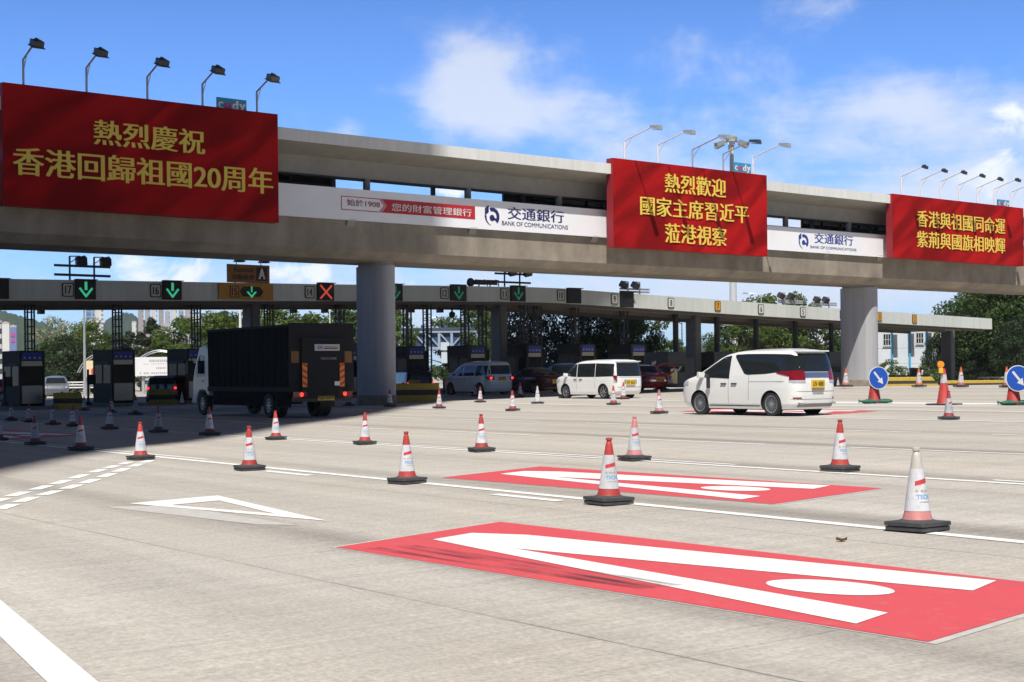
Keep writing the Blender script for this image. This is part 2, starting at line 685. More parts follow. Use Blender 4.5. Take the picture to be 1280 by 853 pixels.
GROUND = ground_mat()
WHITE_PAINT = paint_mat('white_road_paint', (.80, .79, .76), .7, .35)
RED_PAINT = paint_mat('red_road_paint', (.60, .075, .085), .35, .4)
GHOST_PAINT = mat('faded_marking', (.47, .45, .42), .8, vary=.15, scale=9)
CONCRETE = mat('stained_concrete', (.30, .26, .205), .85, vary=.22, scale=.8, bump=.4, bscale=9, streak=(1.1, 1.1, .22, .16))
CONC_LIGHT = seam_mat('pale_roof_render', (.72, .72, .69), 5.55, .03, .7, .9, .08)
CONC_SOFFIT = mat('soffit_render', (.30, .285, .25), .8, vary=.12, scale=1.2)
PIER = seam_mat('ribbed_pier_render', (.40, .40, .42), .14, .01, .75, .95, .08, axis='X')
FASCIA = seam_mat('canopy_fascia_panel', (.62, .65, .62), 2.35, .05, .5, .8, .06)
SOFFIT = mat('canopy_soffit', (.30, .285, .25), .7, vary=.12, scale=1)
DARKCOL = mat('dark_column_tile', (.105, .105, .11), .5, vary=.15, scale=3)
SIGN_WHITE = mat('sign_white_vinyl', (.88, .88, .90), .4, vary=.03, scale=1)
SHADED_BLUE = mat('shaded_blue_lettering', (.018, .02, .13), .5, vary=0)  # logo blue darkened: the left sign's shade is put into the colour
LOGOBLUE = mat('logo_blue', (.02, .05, .28), .5, vary=0)
SIGN_RED = mat('sign_red', (.50, .02, .03), .5, vary=.05)
BANNER = banner_mat()
YELLOW_TXT = mat('yellow_lettering', (.80, .58, .08), .6, vary=.04)
GALV = mat('galvanised_steel', (.50, .52, .54), .45, .5, vary=.1, scale=8)
LAMPDARK = mat('lamp_housing', (.045, .048, .052), .5, vary=.15)
LAMPGREY = mat('lamp_housing_grey', (.34, .36, .36), .5, .2, vary=.1)
BLACK = mat('black_metal', (.018, .018, .02), .5, vary=.15)
RUBBER = mat('rubber', (.03, .03, .031), .8, vary=.2, scale=14)
TYRE = mat('tyre_rubber', (.016, .016, .017), .75, vary=.15)
GLASS = mat('dark_glass', (.016, .020, .022), .04, vary=0, spec=.6)
GLASS_TOLL = mat('booth_glass', (.010, .010, .009), .12, vary=0, spec=.12)
STEEL = mat('brushed_steel', (.42, .36, .28), .35, .7, vary=.1, scale=5)
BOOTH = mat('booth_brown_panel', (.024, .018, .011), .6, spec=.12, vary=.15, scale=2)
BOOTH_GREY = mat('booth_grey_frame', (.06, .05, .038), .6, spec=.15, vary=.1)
BLUE_SIGN = mat('blue_sign', (.03, .055, .36), .45, vary=.05)
AMBER = mat('amber_sign', (.52, .23, .02), .5, vary=.08)
CUSHION_Y = (.50, .34, .04)
WHITE = mat('white_plain', (.78, .78, .77), .5, vary=.04)
KERB = mat('kerb_concrete', (.20, .195, .18), .85, vary=.2, scale=3)


# ------------------------------------------------------------------ lettering
def text_geo(s, bold=0, vert=0):
    """flat lettering as (verts, faces) with its ink filling the unit square; bold repeats the strokes sideways"""
    cu = bpy.data.curves.new('lettering', 'FONT')
    cu.body = s
    o = bpy.data.objects.new('lettering', cu)
    COL.objects.link(o)
    dg = bpy.context.evaluated_depsgraph_get()
    me = bpy.data.meshes.new_from_object(o.evaluated_get(dg))
    vs = [v.co.copy() for v in me.vertices]
    fs = [tuple(p.vertices) for p in me.polygons]
    bpy.data.objects.remove(o)
    bpy.data.curves.remove(cu)
    bpy.data.meshes.remove(me)
    x0, x1 = min(v.x for v in vs), max(v.x for v in vs)
    y0, y1 = min(v.y for v in vs), max(v.y for v in vs)
    shifts = [(0, 0)]
    if bold:
        shifts += [(bold, 0), (-bold, 0)]
    if vert:
        shifts += [(0, vert)]
    V, Fc = [], []
    for k, (dx, dy) in enumerate(shifts):
        b = len(V)
        V += [((v.x + dx - x0 + bold) / (x1 - x0 + 2 * bold), (v.y + dy - y0) / (y1 - y0 + vert), k) for v in vs]
        Fc += [tuple(i + b for i in f) for f in fs]
    return V, Fc


def letter(s, parent, matl, x0, x1, z0, z1, y, name='lettering', bold=0, vert=0, axis='front'):
    """lettering on a face looking towards local -y (front), or -x (rear of a vehicle)"""
    V, Fc = text_geo(s, bold, vert)
    mb = MB()
    for u, v, k in V:
        e = .0015 * k
        if axis == 'front':
            mb.v.append((x0 + u * (x1 - x0), y - e, z0 + v * (z1 - z0)))
        else:
            mb.v.append((y - e, x0 + u * (x1 - x0), z0 + v * (z1 - z0)))
    mb.f = Fc
    mb.m = [0] * len(Fc)
    return mb.build(name, matl, parent)
# ------------------------------------------------------------------ the ground and its markings
def build_ground():
    def axis(lim, lo, hi, step):
        a = [lo + i * step for i in range(int((hi - lo) / step) + 1)]
        far = [150, 220, 320, 500, 800, 1300, 1900, 2600]
        return [-f for f in far[::-1] if -f < lo and f <= (lim if lo < -50 else 60)] + a + [f for f in far if f > hi and f <= lim]
    xs, ys = axis(2600, -80, 80, 4), axis(2600, -40, 172, 4)
    mb = MB()
    mb.v = [(x, y, gz(x, y)) for y in ys for x in xs]
    n = len(xs)
    mb.f = [(j * n + i, j * n + i + 1, (j + 1) * n + i + 1, (j + 1) * n + i) for j in range(len(ys) - 1) for i in range(n - 1)]
    mb.m = [0] * len(mb.f)
    tag(mb.build('ground', GROUND, smooth=30), kind='structure')


build_ground()


def mark(name, polys, m, lift=.006):
    """flat paint on the ground: polygons of ground points"""
    mb = MB()
    for P in polys:
        mb.add([(p[0], p[1], gz(p[0], p[1]) + lift) for p in P], [tuple(range(len(P)))])
    return tag(mb.build(name, m), kind='structure')


def strip(a, b, w, dashes=None, seg=1.6):
    """a painted line from ground point a to b, broken up so that it follows the ground"""
    a, b = Vector(a), Vector(b)
    d = (b - a)
    L = d.length
    d.normalize()
    nrm = Vector((-d.y, d.x, 0)) * w / 2
    out, k = [], max(1, int(L / seg))
    for i in range(k):
        p, q = a + d * (L * i / k), a + d * (L * (i + 1) / k)
        out.append([p + nrm, p - nrm, q - nrm, q + nrm])
    return out


def px_line(pts, w):
    out = []
    for (x0, y0), (x1, y1) in zip(pts, pts[1:]):
        out += strip(G(x0, y0), G(x1, y1), w)
    return out


NT = Vector((.817, .577, 0))


def lane(t, s0, s1, w):
    return strip(DT * s0 + NT * t, DT * s1 + NT * t, w)


mark('lane_marking', lane(11.08, 6.5, 40, .17) + lane(10.72, 14.2, 15.6, .16) + lane(10.70, 20.6, 22.2, .16) + lane(11.38, 26, 40, .10), WHITE_PAINT)
mark('lane_marking', lane(15.98, 8, 62, .15) + lane(16.28, 17, 34, .11) + lane(16.28, 8, 12.2, .12) + lane(16.3, 36, 58, .1), WHITE_PAINT)
L3 = [[(407, 533), (493, 537.5)], [(550, 539), (675, 545)], [(767, 548), (957, 556)], [(1060, 559.5), (1300, 569)]]
mark('lane_marking', [q for l in L3 for q in px_line(l, .12)], WHITE_PAINT)
L4 = [[(472, 521), (530, 523.7)], [(570, 524.5), (677, 527.3)], [(730, 529), (868, 533.6)], [(960, 535.7), (1150, 541)], [(1240, 543.7), (1300, 545.3)],
      [(287, 528.2), (369, 531.6)], [(120, 517.5), (259, 526.6)]]
mark('lane_marking', [q for l in L4 for q in px_line(l, .13)], WHITE_PAINT)
mark('lane_marking', px_line([(393, 514), (470, 516)], .13) + px_line([(442, 508.7), (519, 510.8), (680, 515), (820, 517.6), (980, 521.5), (1300, 528.4)], .17), WHITE_PAINT)
mark('lane_marking', px_line([(619, 504), (720, 506.5), (849, 509), (1000, 511), (1300, 515.4)], .22), WHITE_PAINT)
mark('lane_marking', px_line([(650, 497.5), (850, 501.5)], .22) + px_line([(1036, 503), (1300, 505.8)], .9) + px_line([(840, 491.5), (1300, 496)], .12), WHITE_PAINT)
mark('lane_marking', px_line([(1060, 489.6), (1300, 491.5)], .18) + px_line([(1036, 507), (1180, 509)], .2) + px_line([(230, 524), (340, 528)], .12)
     + px_line([(870, 487.5), (1300, 488)], .12), WHITE_PAINT)
mark('worn_white_patch', [[G(1038, 503), G(1170, 503.5), G(1300, 509), G(1040, 508.6)]], GHOST_PAINT, .004)
mark('lane_marking', px_line([(2, 513), (90, 517)], .14) + px_line([(100, 515), (150, 518)], .12) + px_line([(225, 509), (250, 509.2)], .12), WHITE_PAINT)

upper = [(-28, 633), (-2, 626), (23, 618), (52, 610), (77, 603), (99, 596), (122.5, 589), (140, 584), (157, 579.5)]
lower = [(-20, 643), (8, 634), (33, 625), (62.5, 616.6), (90, 609), (112.5, 602), (134, 594.5), (152, 588), (170, 582), (184, 577.3)]
dash = []
for row in (upper, lower):
    P = [G(*p) for p in row]
    for i, p in enumerate(P):
        d = (P[min(i + 1, len(P) - 1)] - P[max(i - 1, 0)])
        ln = d.length / (2 if 0 < i < len(P) - 1 else 1) * .36
        d.normalize()
        dash += strip(p - d * ln, p + d * ln, .2)
mark('merge_marking', dash, WHITE_PAINT)
A, B, C = G(161, 630), G(272, 620), G(410, 652)
a, b, c = G(214, 632), G(274, 626.3), G(344, 643)
mark('give_way_triangle', [[A, B, b, a], [B, C, c, b], [C, A, a, c]], WHITE_PAINT)
mark('faded_triangle', [[G(130, 634), G(215, 632), G(372, 657), G(320, 656)]], GHOST_PAINT, .003)
mark('edge_marking', [[G(-60, 700), G(118, 850), G(140, 868), G(75, 868), G(58, 853), G(-60, 738)]], WHITE_PAINT)

# the red lane patches: one template from the nearest one, laid down again in other lanes
PL, PU, PR, PD = G(420, 685), G(625, 653), G(1374, 739), G(1160, 803.5)
O1 = PR
EA = (PU - PR).normalized()                     # along the lane
EB = Vector((-EA.y, EA.x, 0))                   # across, towards the photographer's left


def loc(px, py):
    q = G(px, py) - O1
    return q.dot(EA), q.dot(EB)


T_PATCH = [(0, 0), loc(625, 653), loc(420, 685), loc(1160, 803.5)]
T_LETTER = [[loc(541, 675.7), loc(590, 667.5), loc(660, 670), loc(643, 686.9)],
            [loc(660, 670), loc(1245.6, 727.5), loc(1216, 740), loc(643, 686.9)],
            [loc(541, 675.7), loc(643, 686.9), loc(1110, 768), loc(1070, 781.6)]]
ec, e1, e2 = Vector(loc(1036, 735.5)), Vector(loc(1118.5, 741)), Vector(loc(1037, 727.3))
T_OVAL = [tuple(ec + (e1 - ec) * math.cos(t * math.pi / 20) + (e2 - ec) * math.sin(t * math.pi / 20)) for t in range(40)]


def red_patch(o, name='red_lane_patch', ghost=True):
    ab = lambda p: o + EA * p[0] + EB * p[1]
    mark(name, [[ab(p) for p in T_PATCH]], RED_PAINT, .006)
    mark('lane_letter', [[ab(p) for p in q] for q in T_LETTER] + [[ab(p) for p in T_OVAL]], WHITE_PAINT, .010)
    if ghost:
        c = sum((Vector((*p, 0)) for p in T_PATCH), Vector()) / 4
        mark('faded_marking_edge', [[ab(c + (Vector((*p, 0)) - c) * 1.02) for p in T_PATCH]], GHOST_PAINT, .003)


red_patch(O1)
red_patch(G(1103, 611))
red_patch(G(1100, 514), ghost=False)
red_patch(G(113, 544), ghost=False)
# dark rubber streaks across the nearest patch
RUB, rN, rL, rB, rM, rnoise, rrng, rmix = node_mat('rubber_streak')
rt = rN.new('ShaderNodeTexCoord')
rm = rN.new('ShaderNodeMapping')
rm.inputs['Rotation'].default_value = (0, 0, -PSI)
rL.new(rt.outputs['Object'], rm.inputs[0])
rB.inputs['Base Color'].default_value = (.05, .035, .04, 1)
rB.inputs['Roughness'].default_value = .8
rL.new(rM('MULTIPLY', rrng(rnoise(rm.outputs[0], (.5, 22, 1), 4, .6), .42, .66, 0, .75), rrng(rnoise(rm.outputs[0], (1.1, 2.5, 1), 4, .6), .35, .6, .1, 1)), rB.inputs['Alpha'])
mark('tyre_streak', [[G(455, 687), G(520, 683), G(860, 733), G(800, 738)]], RUB, .0125)

# ------------------------------------------------------------------ hills far behind
def hill(name, prof, Y, depth, col, seed):
    rnd = random.Random(seed)
    mb = MB()
    rows, n = 9, len(prof)
    fine = []
    for i in range(n - 1):
        for k in range(12):
            t = k / 12
            t2 = t * t * (3 - 2 * t) * .5 + t * .5
            fine.append((prof[i][0] + (prof[i + 1][0] - prof[i][0]) * t, prof[i][1] + (prof[i + 1][1] - prof[i][1]) * t2))
    for j in range(rows):
        f = math.sin(min(1, j / (rows - 3)) * math.pi / 2) if j < rows - 2 else 1 - (j - rows + 3) * .3
        for px, py in fine:
            x, z = ray(px, py)[0] * Y, zpx(px, py, Y)
            y = Y + (j - rows + 3) * depth / rows
            mb.v.append((x * y / Y, y, -8 + (z + 8) * f + rnd.uniform(-1, 1) * Y * .0012 * (1 if 0 < j else 0)))
    m = len(fine)
    mb.f = [(j * m + i, j * m + i + 1, (j + 1) * m + i + 1, (j + 1) * m + i) for j in range(rows - 1) for i in range(m - 1)]
    mb.m = [0] * len(mb.f)
    tag(mb.build(name, mat(name + '_woods', col, .9, vary=.35, scale=.02), smooth=80), kind='structure')


hill('hill', [(-260, 405), (-120, 380), (-40, 377), (0, 388), (25, 396), (55, 402), (72, 412), (95, 424), (112, 440), (125, 468)], 1500, 450, (.028, .055, .022), 3)
hill('distant_hill', [(95, 440), (112, 420), (128, 405), (145, 393), (160, 391), (176, 400), (205, 415), (240, 430), (300, 445), (420, 452)], 1800, 300, (.022, .045, .03), 5)
hill('distant_hill', [(840, 440), (865, 431), (880, 430), (900, 433), (930, 438), (980, 446)], 2000, 300, (.022, .045, .03), 6)

# ------------------------------------------------------------------ footbridge across the apron
fb = thing('footbridge', 'covered concrete footbridge crossing high above the toll plaza on two piers', 'footbridge', WB(0, 0), PHI)
S0, S1 = -42, 70
mb = MB()
mb.prism([(0, 8.36), (-.05, 6.95), (-.55, 6.6), (-3.4, 6.6), (-3.9, 6.95), (-3.95, 8.36)], S0, S1, 'x')
# local y grows away from the camera, so the section is mirrored into +y
mb.v = [(x, -y, z) for x, y, z in mb.v]
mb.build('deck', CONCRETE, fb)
mb = MB()
mb.box(S0, S1, .05, .17, 8.36, 9.5)
mb.box(S0, S1, 3.78, 3.9, 8.36, 9.3)
mb.build('parapet', mat('parapet_panel', (.40, .40, .40), .7, vary=.1), fb)
mb = MB()
mb.prism([(-1.0, 11.63), (-1.0, 11.2), (.45, 10.86), (.5, 10.12), (.95, 10.12), (1.0, 10.95), (3.5, 10.98), (4.6, 11.2), (4.6, 11.63)], S0, S1, 'x')
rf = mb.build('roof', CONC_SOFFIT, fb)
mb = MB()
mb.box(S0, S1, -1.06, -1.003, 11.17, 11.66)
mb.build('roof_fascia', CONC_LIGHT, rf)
mb = MB()
mb.box(S0, S1, .53, .9, 10.04, 10.118)
mb.build('roof_gutter', BLACK, fb)
for k in range(-7, 13):
    s = k * 5.55
    mb = MB()
    mb.lathe([(.16, 8.37), (.16, 10.12)], 16, (s, .62))
    mb.build('roof_post', mat('post_paint', (.20, .20, .195), .6, vary=.08), fb, 40)
    mb = MB()
    mb.lathe([(.12, 8.37), (.12, 10.98)], 12, (s, 3.30))
    mb.build('roof_post', MATS['post_paint'], fb, 40)


def pier(s, a, b, base):
    mb = MB()
    n = 40
    def ring(f, z):
        return [(s + f * a * math.copysign(abs(math.cos(t)) ** .8, math.cos(t)), 2.0 + f * b * math.copysign(abs(math.sin(t)) ** .8, math.sin(t)), z) for t in [2 * math.pi * k / n for k in range(n)]]
    mb.rings([ring(1, base - 1), ring(1, 6.46), ring(.9, 6.461), ring(.9, 6.62)])
    mb.build('pier', PIER, fb, 30)
    mb = MB()
    mb.rings([ring(1.03, base - 1), ring(1.03, base + .42), ring(1.0, base + .46)])
    mb.build('pier_plinth', mat('stained_plinth', (.24, .20, .16), .85, vary=.25, scale=3), fb, 30)


sp1 = BP(470, 420, -2)[0]
sp2 = BP(1074, 420, -2)[0]
pier(sp1, .56, 1.18, .25)
pier(sp2, .66, 1.2, .55)
# glazed screens along the far side, with pale panels painting reflections into some panes
PANE_SHINE = mat('pale_pane_shine', (.50, .52, .50), .5, vary=.08)
FRAME_P = mat('pink_frame', (.45, .22, .26), .6, vary=.05)


def screen(px0, px1, shine_from, py=230):
    a, b = BP(px0, py, -3.3)[0], BP(px1, py, -3.3)[0]
    mb = MB()
    mb.box(a, b, 3.52, 3.56, 8.37, 10.97)
    o = mb.build('glazed_screen', GLASS, fb)
    n = max(2, int(round((b - a) / 1.9)))
    fr = MB()
    for i in range(n + 1):
        x = a + (b - a) * i / n
        fr.box(x - .05, x + .05, 3.47, 3.6, 8.37, 10.97)
    fr.box(a, b, 3.455, 3.515, 9.98, 10.2)
    fr.build('screen_frame', BLACK, o)
    for i in range(n):
        if i / n >= shine_from:
            x = a + (b - a) * i / n
            bl = MB()
            bl.box(x + .12, x + (b - a) / n - .12, 3.49, 3.517, 10.24, 10.9)
            bl.build('pane_shine', PANE_SHINE, o)


screen(310, 419, 2)
screen(633, 768, .45)
screen(1006, 1120, 0)
for px in (438, 590, 742, 1032, 1098):
    s = BP(px, 292, 0)[0]
    mb = MB()
    mb.prism([(-.16, 8.24), (0, 8.24), (0, 7.95)], s - .2, s + .2, 'x')
    mb.build('bracket', CONC_SOFFIT, fb)

# ------------------------------------------------------------------ banners and signs hung on the footbridge
def board(name, label, cat, x0, x1, ytop, ybot, off, thick, face, group, pts, fold=0):
    s0, s1 = pts[0], pts[1]
    z0, z1 = pts[2], pts[3]
    t = thing(name, label, cat, WB((s0 + s1) / 2, off, z0), PHI, group)
    w = (s1 - s0) / 2
    mb = MB()
    mb.box(-w, w, 0.005, thick, 0, z1 - z0)
    mb.build('frame', mat('board_edge', (.30, .02, .03), .6, vary=.05) if face is BANNER else GALV, t)
    mb = MB()
    nx, nz = 60, 24
    rnd = random.Random(len(label))
    ph = [rnd.uniform(0, 6) for _ in range(4)]
    for j in range(nz + 1):
        for i in range(nx + 1):
            x, z = -w + 2 * w * i / nx, (z1 - z0) * j / nz
            e = fold * (math.sin(x * .9 + z * .8 + ph[0]) + .6 * math.sin(x * 1.7 - z * .5 + ph[1])) * math.sin(math.pi * j / nz) ** .5 * math.sin(math.pi * i / nx) ** .5
            mb.v.append((x, -.012 - fold * 1.6 - e, z))
    mb.f = [(j * (nx + 1) + i, j * (nx + 1) + i + 1, (j + 1) * (nx + 1) + i + 1, (j + 1) * (nx + 1) + i) for j in range(nz) for i in range(nx)]
    mb.m = [0] * len(mb.f)
    mb.build('cloth' if face is BANNER else 'panel', face, t, 60)
    return t, (s0 + s1) / 2, z0


def board_text(bd, off, s, pxl, pxr, pt, pb, matl=YELLOW_TXT, bold=.027, y=-.06, vert=0):
    """text whose ink runs from the ray at pxl to the ray at pxr; its height is read at pt and pb"""
    t, sc, z0 = bd
    a, b = BP(*pxl, off)[0] - sc, BP(*pxr, off)[0] - sc
    return letter(s, t, matl, a, b, BP(*pb, off)[1] - z0, BP(*pt, off)[1] - z0, y, bold=bold, vert=vert)


OB = 1.2
def span(pl, pr, top, bot, off):
    return (BP(*pl, off)[0], BP(*pr, off)[0], BP(*bot, off)[1], BP(*top, off)[1])


GB = 'red banners hung along the footbridge'
b1 = board('red_banner', 'large red banner on the left of the footbridge in shade, two lines of yellow characters', 'banner', 0, 0, 0, 0, OB, .45, BANNER, GB, span((3.5, 180), (347.5, 212), (175, 123), (175, 267.5), OB), .006)
board_text(b1, OB, '熱烈慶祝', (116, 172), (255.5, 172), (130, 150.5), (130, 182), bold=.026)
board_text(b1, OB, '香港回歸祖國20周年', (15, 202), (340.5, 225), (34, 184.5), (34, 220), bold=.026)
b2 = board('red_banner', 'sunlit red banner in the middle of the footbridge, three lines of yellow characters', 'banner', 0, 0, 0, 0, OB, .45, BANNER, GB, span((766.5, 250), (958.5, 270), (862, 208.5), (864, 314.8), OB), .006)
board_text(b2, OB, '熱烈歡迎', (829.7, 230), (906.5, 235), (840, 217.5), (840, 241.5))
board_text(b2, OB, '國家主席習近平', (799, 258), (935, 268), (808, 245.5), (808, 269.5))
board_text(b2, OB, '蒞港視察', (830, 291), (907.5, 297), (839, 279.5), (839, 304))
b3 = board('red_banner', 'red banner at the right end of the footbridge, two lines of yellow characters', 'banner', 0, 0, 0, 0, OB, .45, BANNER, GB, span((1115.7, 280), (1279.3, 297), (1197, 251.4), (1198, 327.6), OB), .006)
board_text(b3, OB, '香港與祖國同命運', (1144.6, 274), (1255.5, 284), (1151, 263), (1151, 284))
board_text(b3, OB, '紫荊與國旗相映輝', (1144.8, 299), (1255.5, 309), (1151, 289), (1151, 309.5))

OS = .14
GS = 'white sign bands on the footbridge parapet'


def logo(t, x0, x1, z0, z1, m, y):
    """round emblem of a stem, a thick broken ring and a dot"""
    w, h = x1 - x0, z1 - z0
    mb = MB()
    def P(u, v):
        return (x0 + u * w, y, z0 + v * h)
    mb.add([P(.03, .42), P(.03, .80), P(.30, 1.0), P(.30, .62)], [(0, 1, 2, 3)])
    def arc(c, ro, ri, a0, a1, taper=False, n=18):
        vs, fs = [], []
        for i in range(n + 1):
            t = R(a0 + (a1 - a0) * i / n)
            k = 1 - (i / n) * .9 if taper else 1
            rm = ro - (ro - ri) * k
            vs += [P(c[0] + ro * math.cos(t), c[1] + ro * math.sin(t) * w / h), P(c[0] + rm * math.cos(t), c[1] + rm * math.sin(t) * w / h)]
        for i in range(n):
            fs.append((2 * i, 2 * i + 2, 2 * i + 3, 2 * i + 1))
        mb.add(vs, fs)
    arc((.55, .40), .47, .27, 115, -48, False)
    arc((.52, .42), .50, .36, 178, 262, True)
    arc((.52, .32), .17, 0, 0, 360)
    mb.add([P(.60, .36), P(.80, .30), P(.74, .17), P(.56, .26)], [(0, 1, 2, 3)])
    return mb.build('emblem', m, t)


def bank_words(bd, m, lg, cj, en, cjz, enz, lz):
    t, sc, z0 = bd
    a, b = BP(lg[0], lz[0], OS)[0] - sc, BP(lg[1], lz[0], OS)[0] - sc
    logo(t, a, b, BP(lg[0], lz[1], OS)[1] - z0, BP(lg[0], lz[0], OS)[1] - z0, m, -.02)
    board_text(bd, OS, '交通銀行', (cj[0], cjz[0]), (cj[1], cjz[0]), (cj[0] + 3, cjz[0]), (cj[0] + 3, cjz[1]), m, .02, -.02)
    board_text(bd, OS, 'BANK OF COMMUNICATIONS', (en[0], enz[0]), (en[1], enz[0]), (en[0], enz[0]), (en[0], enz[1]), m, .01, -.02)


w1 = board('bank_sign', 'long white sign band with a red slogan strip, between the left and middle banners', 'sign', 0, 0, 0, 0, OS, .1, SIGN_WHITE, GS,
           span((344, 250), (767, 280), (560, 246.3), (560, 283.8), OS))
bank_words(w1, SHADED_BLUE, (605, 623.5), (634, 704.5), (627, 709.5), (258.8, 274.2), (276.2, 281.6), (256, 279.5))
t, sc, z0 = w1
xa, xb, xc = BP(426, 250, OS)[0] - sc, BP(480, 255, OS)[0] - sc, BP(593.5, 265, OS)[0] - sc
za, zb = BP(426, 262.3, OS)[1] - z0, BP(426, 244.8, OS)[1] - z0
mb = MB()
mb.prism([(xb - .12, za), (xc, za), (xc, zb), (xb - .12, zb), (xb + .14, (za + zb) / 2)], -.022, -.016, 'y')
mb.build('red_strip', SIGN_RED, t)
mb = MB()
mb.prism([(xb - .30, za), (xb - .123, za), (xb + .137, (za + zb) / 2), (xb - .123, zb), (xb - .30, zb), (xb - .04, (za + zb) / 2)], -.021, -.016, 'y')
mb.build('pink_chevron', mat('sign_pink', (.62, .25, .30), .5, vary=.04), t)
mb = MB()
for q in ((xa, xb, za, za + .035), (xa, xb, zb - .035, zb), (xa, xa + .04, za, zb)):
    mb.box(q[0], q[1], -.02, -.015, q[2], q[3])
mb.build('red_outline', SIGN_RED, t)
board_text(w1, OS, '始於1908', (433.5, 253), (474.5, 256), (436, 249), (436, 257.5), mat('dull_red_lettering', (.22, .03, .05), .5, vary=0), .006, -.03)
tx = board_text(w1, OS, '您的財富管理銀行', (489, 258), (589, 266), (492, 254.3), (492, 264), WHITE, .008, -.03)
w2 = board('bank_sign', 'shorter white sign band with a blue emblem, right of the middle banner', 'sign', 0, 0, 0, 0, OS, .1, SIGN_WHITE, GS,
           span((955, 290), (1108.5, 305), (1035, 288.4), (1035, 317.2), OS))
bank_words(w2, LOGOBLUE, (997.6, 1010), (1017.5, 1066), (1012.7, 1070), (291.6, 304.2), (307, 310.4), (291, 308.6))

# small owner's plates standing on the banners
def plate_sign(label, pl, pr, ytop, ybot):
    off = .95
    a, b = BP(pl, ytop, off)[0], BP(pr, ytop, off)[0]
    z1, z0 = BP((pl + pr) / 2, ytop, off)[1], BP((pl + pr) / 2, ybot, off)[1]
    t = thing('name_plate', label, 'sign', WB((a + b) / 2, off, z0), PHI, 'small blue name plates on top of the banners')
    w, h = (b - a) / 2, z1 - z0
    mb = MB()
    mb.box(-w, w, 0, .05, .0, h)
    mb.build('panel', mat('teal_plate', (.04, .30, .48), .45, vary=.05), t)
    mb = MB()
    for x in (-w * .7, w * .7):
        mb.box(x - .03, x + .03, .055, .1, -.45, h * .8)
    mb.build('bracket', GALV, t)
    for s, u0, u1, hh, m in (('c', -.93, -.56, .62, WHITE), ('o', -.50, -.06, .62, mat('magenta_letter', (.55, .04, .25), .5, vary=0)), ('d', .02, .44, .86, WHITE), ('y', .48, .95, .62, WHITE)):
        b0 = .2 if s != 'y' else .04
        letter(s, t, m, u0 * w, u1 * w, h * b0, h * (.2 + hh * .78 if s != 'y' else .68), -.012, bold=.05)
    return t


plate_sign('small blue plate standing on the large shaded banner', 271, 308, 123.5, 140.5)
plate_sign('small blue plate standing on the three-line banner', 917.5, 938.5, 204, 216.5)
plate_sign('small blue plate standing on the banner at the right end', 1247, 1261.5, 250, 259)


# lamps on arms above the banners
def banner_lamp(label, px, ytop, ybase, reach, rise, head, steel, group, style=0, size=1):
    off = .95
    s, zt = BP(px, ytop, off)
    zb = BP(px, ybase, off)[1] - .5
    t = thing('banner_lamp', label, 'lamp', WB(s, off, zb), PHI, group)
    h = zt - zb
    mb = MB()
    mb.tube([(0, 0, 0), (0, 0, h)], .045, 8)
    mb.build('post', steel, t, 40)
    mb = MB()
    mb.tube([(0, 0.0, h - .01), (0, -reach, h + rise)], .035, 8)
    mb.tube([(0, -.02, h - .42), (0, -reach * .3, h + rise * .3 - .02)], .018, 6)
    mb.build('arm', steel, t, 40)
    mb = MB()
    T = Matrix.Translation((0, -reach, h + rise)) @ Matrix.Rotation(R(10 if style != 2 else 24), 4, 'X') @ Matrix.Scale(size, 4)
    if style == 2:      # boxy floodlight
        mb.box(-.19, .19, -.36, .05, -.12, .08, M=T)
        mb.box(-.23, .23, -.42, .08, -.155, -.125, M=T)
        mb.box(-.05, .05, -.2, .0, .085, .14, M=T)
    else:
        vs = [Vector(p) for p in ((-.07, .08, -.05), (.07, .08, -.05), (.15, -.62, -.09), (-.15, -.62, -.09), (-.06, .08, .07), (.06, .08, .07), (.11, -.55, .10), (-.11, -.55, .10))]
        mb.add([T @ v for v in vs], [(0, 3, 2, 1), (4, 5, 6, 7), (0, 1, 5, 4), (1, 2, 6, 5), (2, 3, 7, 6), (3, 0, 4, 7)])
        mb.box(-.13, .13, -.58, -.1, -.125, -.092, M=T)
    mb.build('lamp_head', head, t)
    return t


WORDS = ['first', 'second', 'third', 'fourth', 'fifth', 'sixth', 'seventh']
for i, (px, yt, yb) in enumerate([(29, 74, 106), (108, 84.5, 115), (184, 96, 125.5), (253, 105, 134), (321, 114.5, 142)]):
    banner_lamp('dark lamp on a bent arm, %s from the left above the large shaded banner' % WORDS[i], px, yt, yb, 1.15, .42, LAMPDARK if i < 4 else mat('lamp_housing_mid', (.12, .13, .14), .5, .1), GALV, 'lamps above the large left banner', 2)
for i, (px, yt, yb) in enumerate([(780.5, 176, 199), (822, 181.5, 204), (865.5, 187, 209), (904, 192.5, 213.5), (941, 196.5, 218)]):
    banner_lamp('street lamp style light on a white arm, %s from the left above the three-line banner' % WORDS[i], px, yt, yb, 1.9, .42, LAMPGREY if i != 3 else LAMPDARK, WHITE if i in (0, 1, 4) else GALV, 'lamps above the three-line banner')
for i, (px, yt, yb) in enumerate([(1126.5, 220.5, 244), (1151, 225, 246), (1175.5, 227, 248.5), (1198.5, 231, 251), (1221, 235, 253.5), (1243, 236, 256), (1264.5, 240, 258)]):
    banner_lamp('black floodlight on a thin white arm, %s from the left above the right-hand banner' % WORDS[i], px, yt, yb, 1.55, .42, LAMPDARK, WHITE, 'floodlights above the right-end banner', 2, .68)

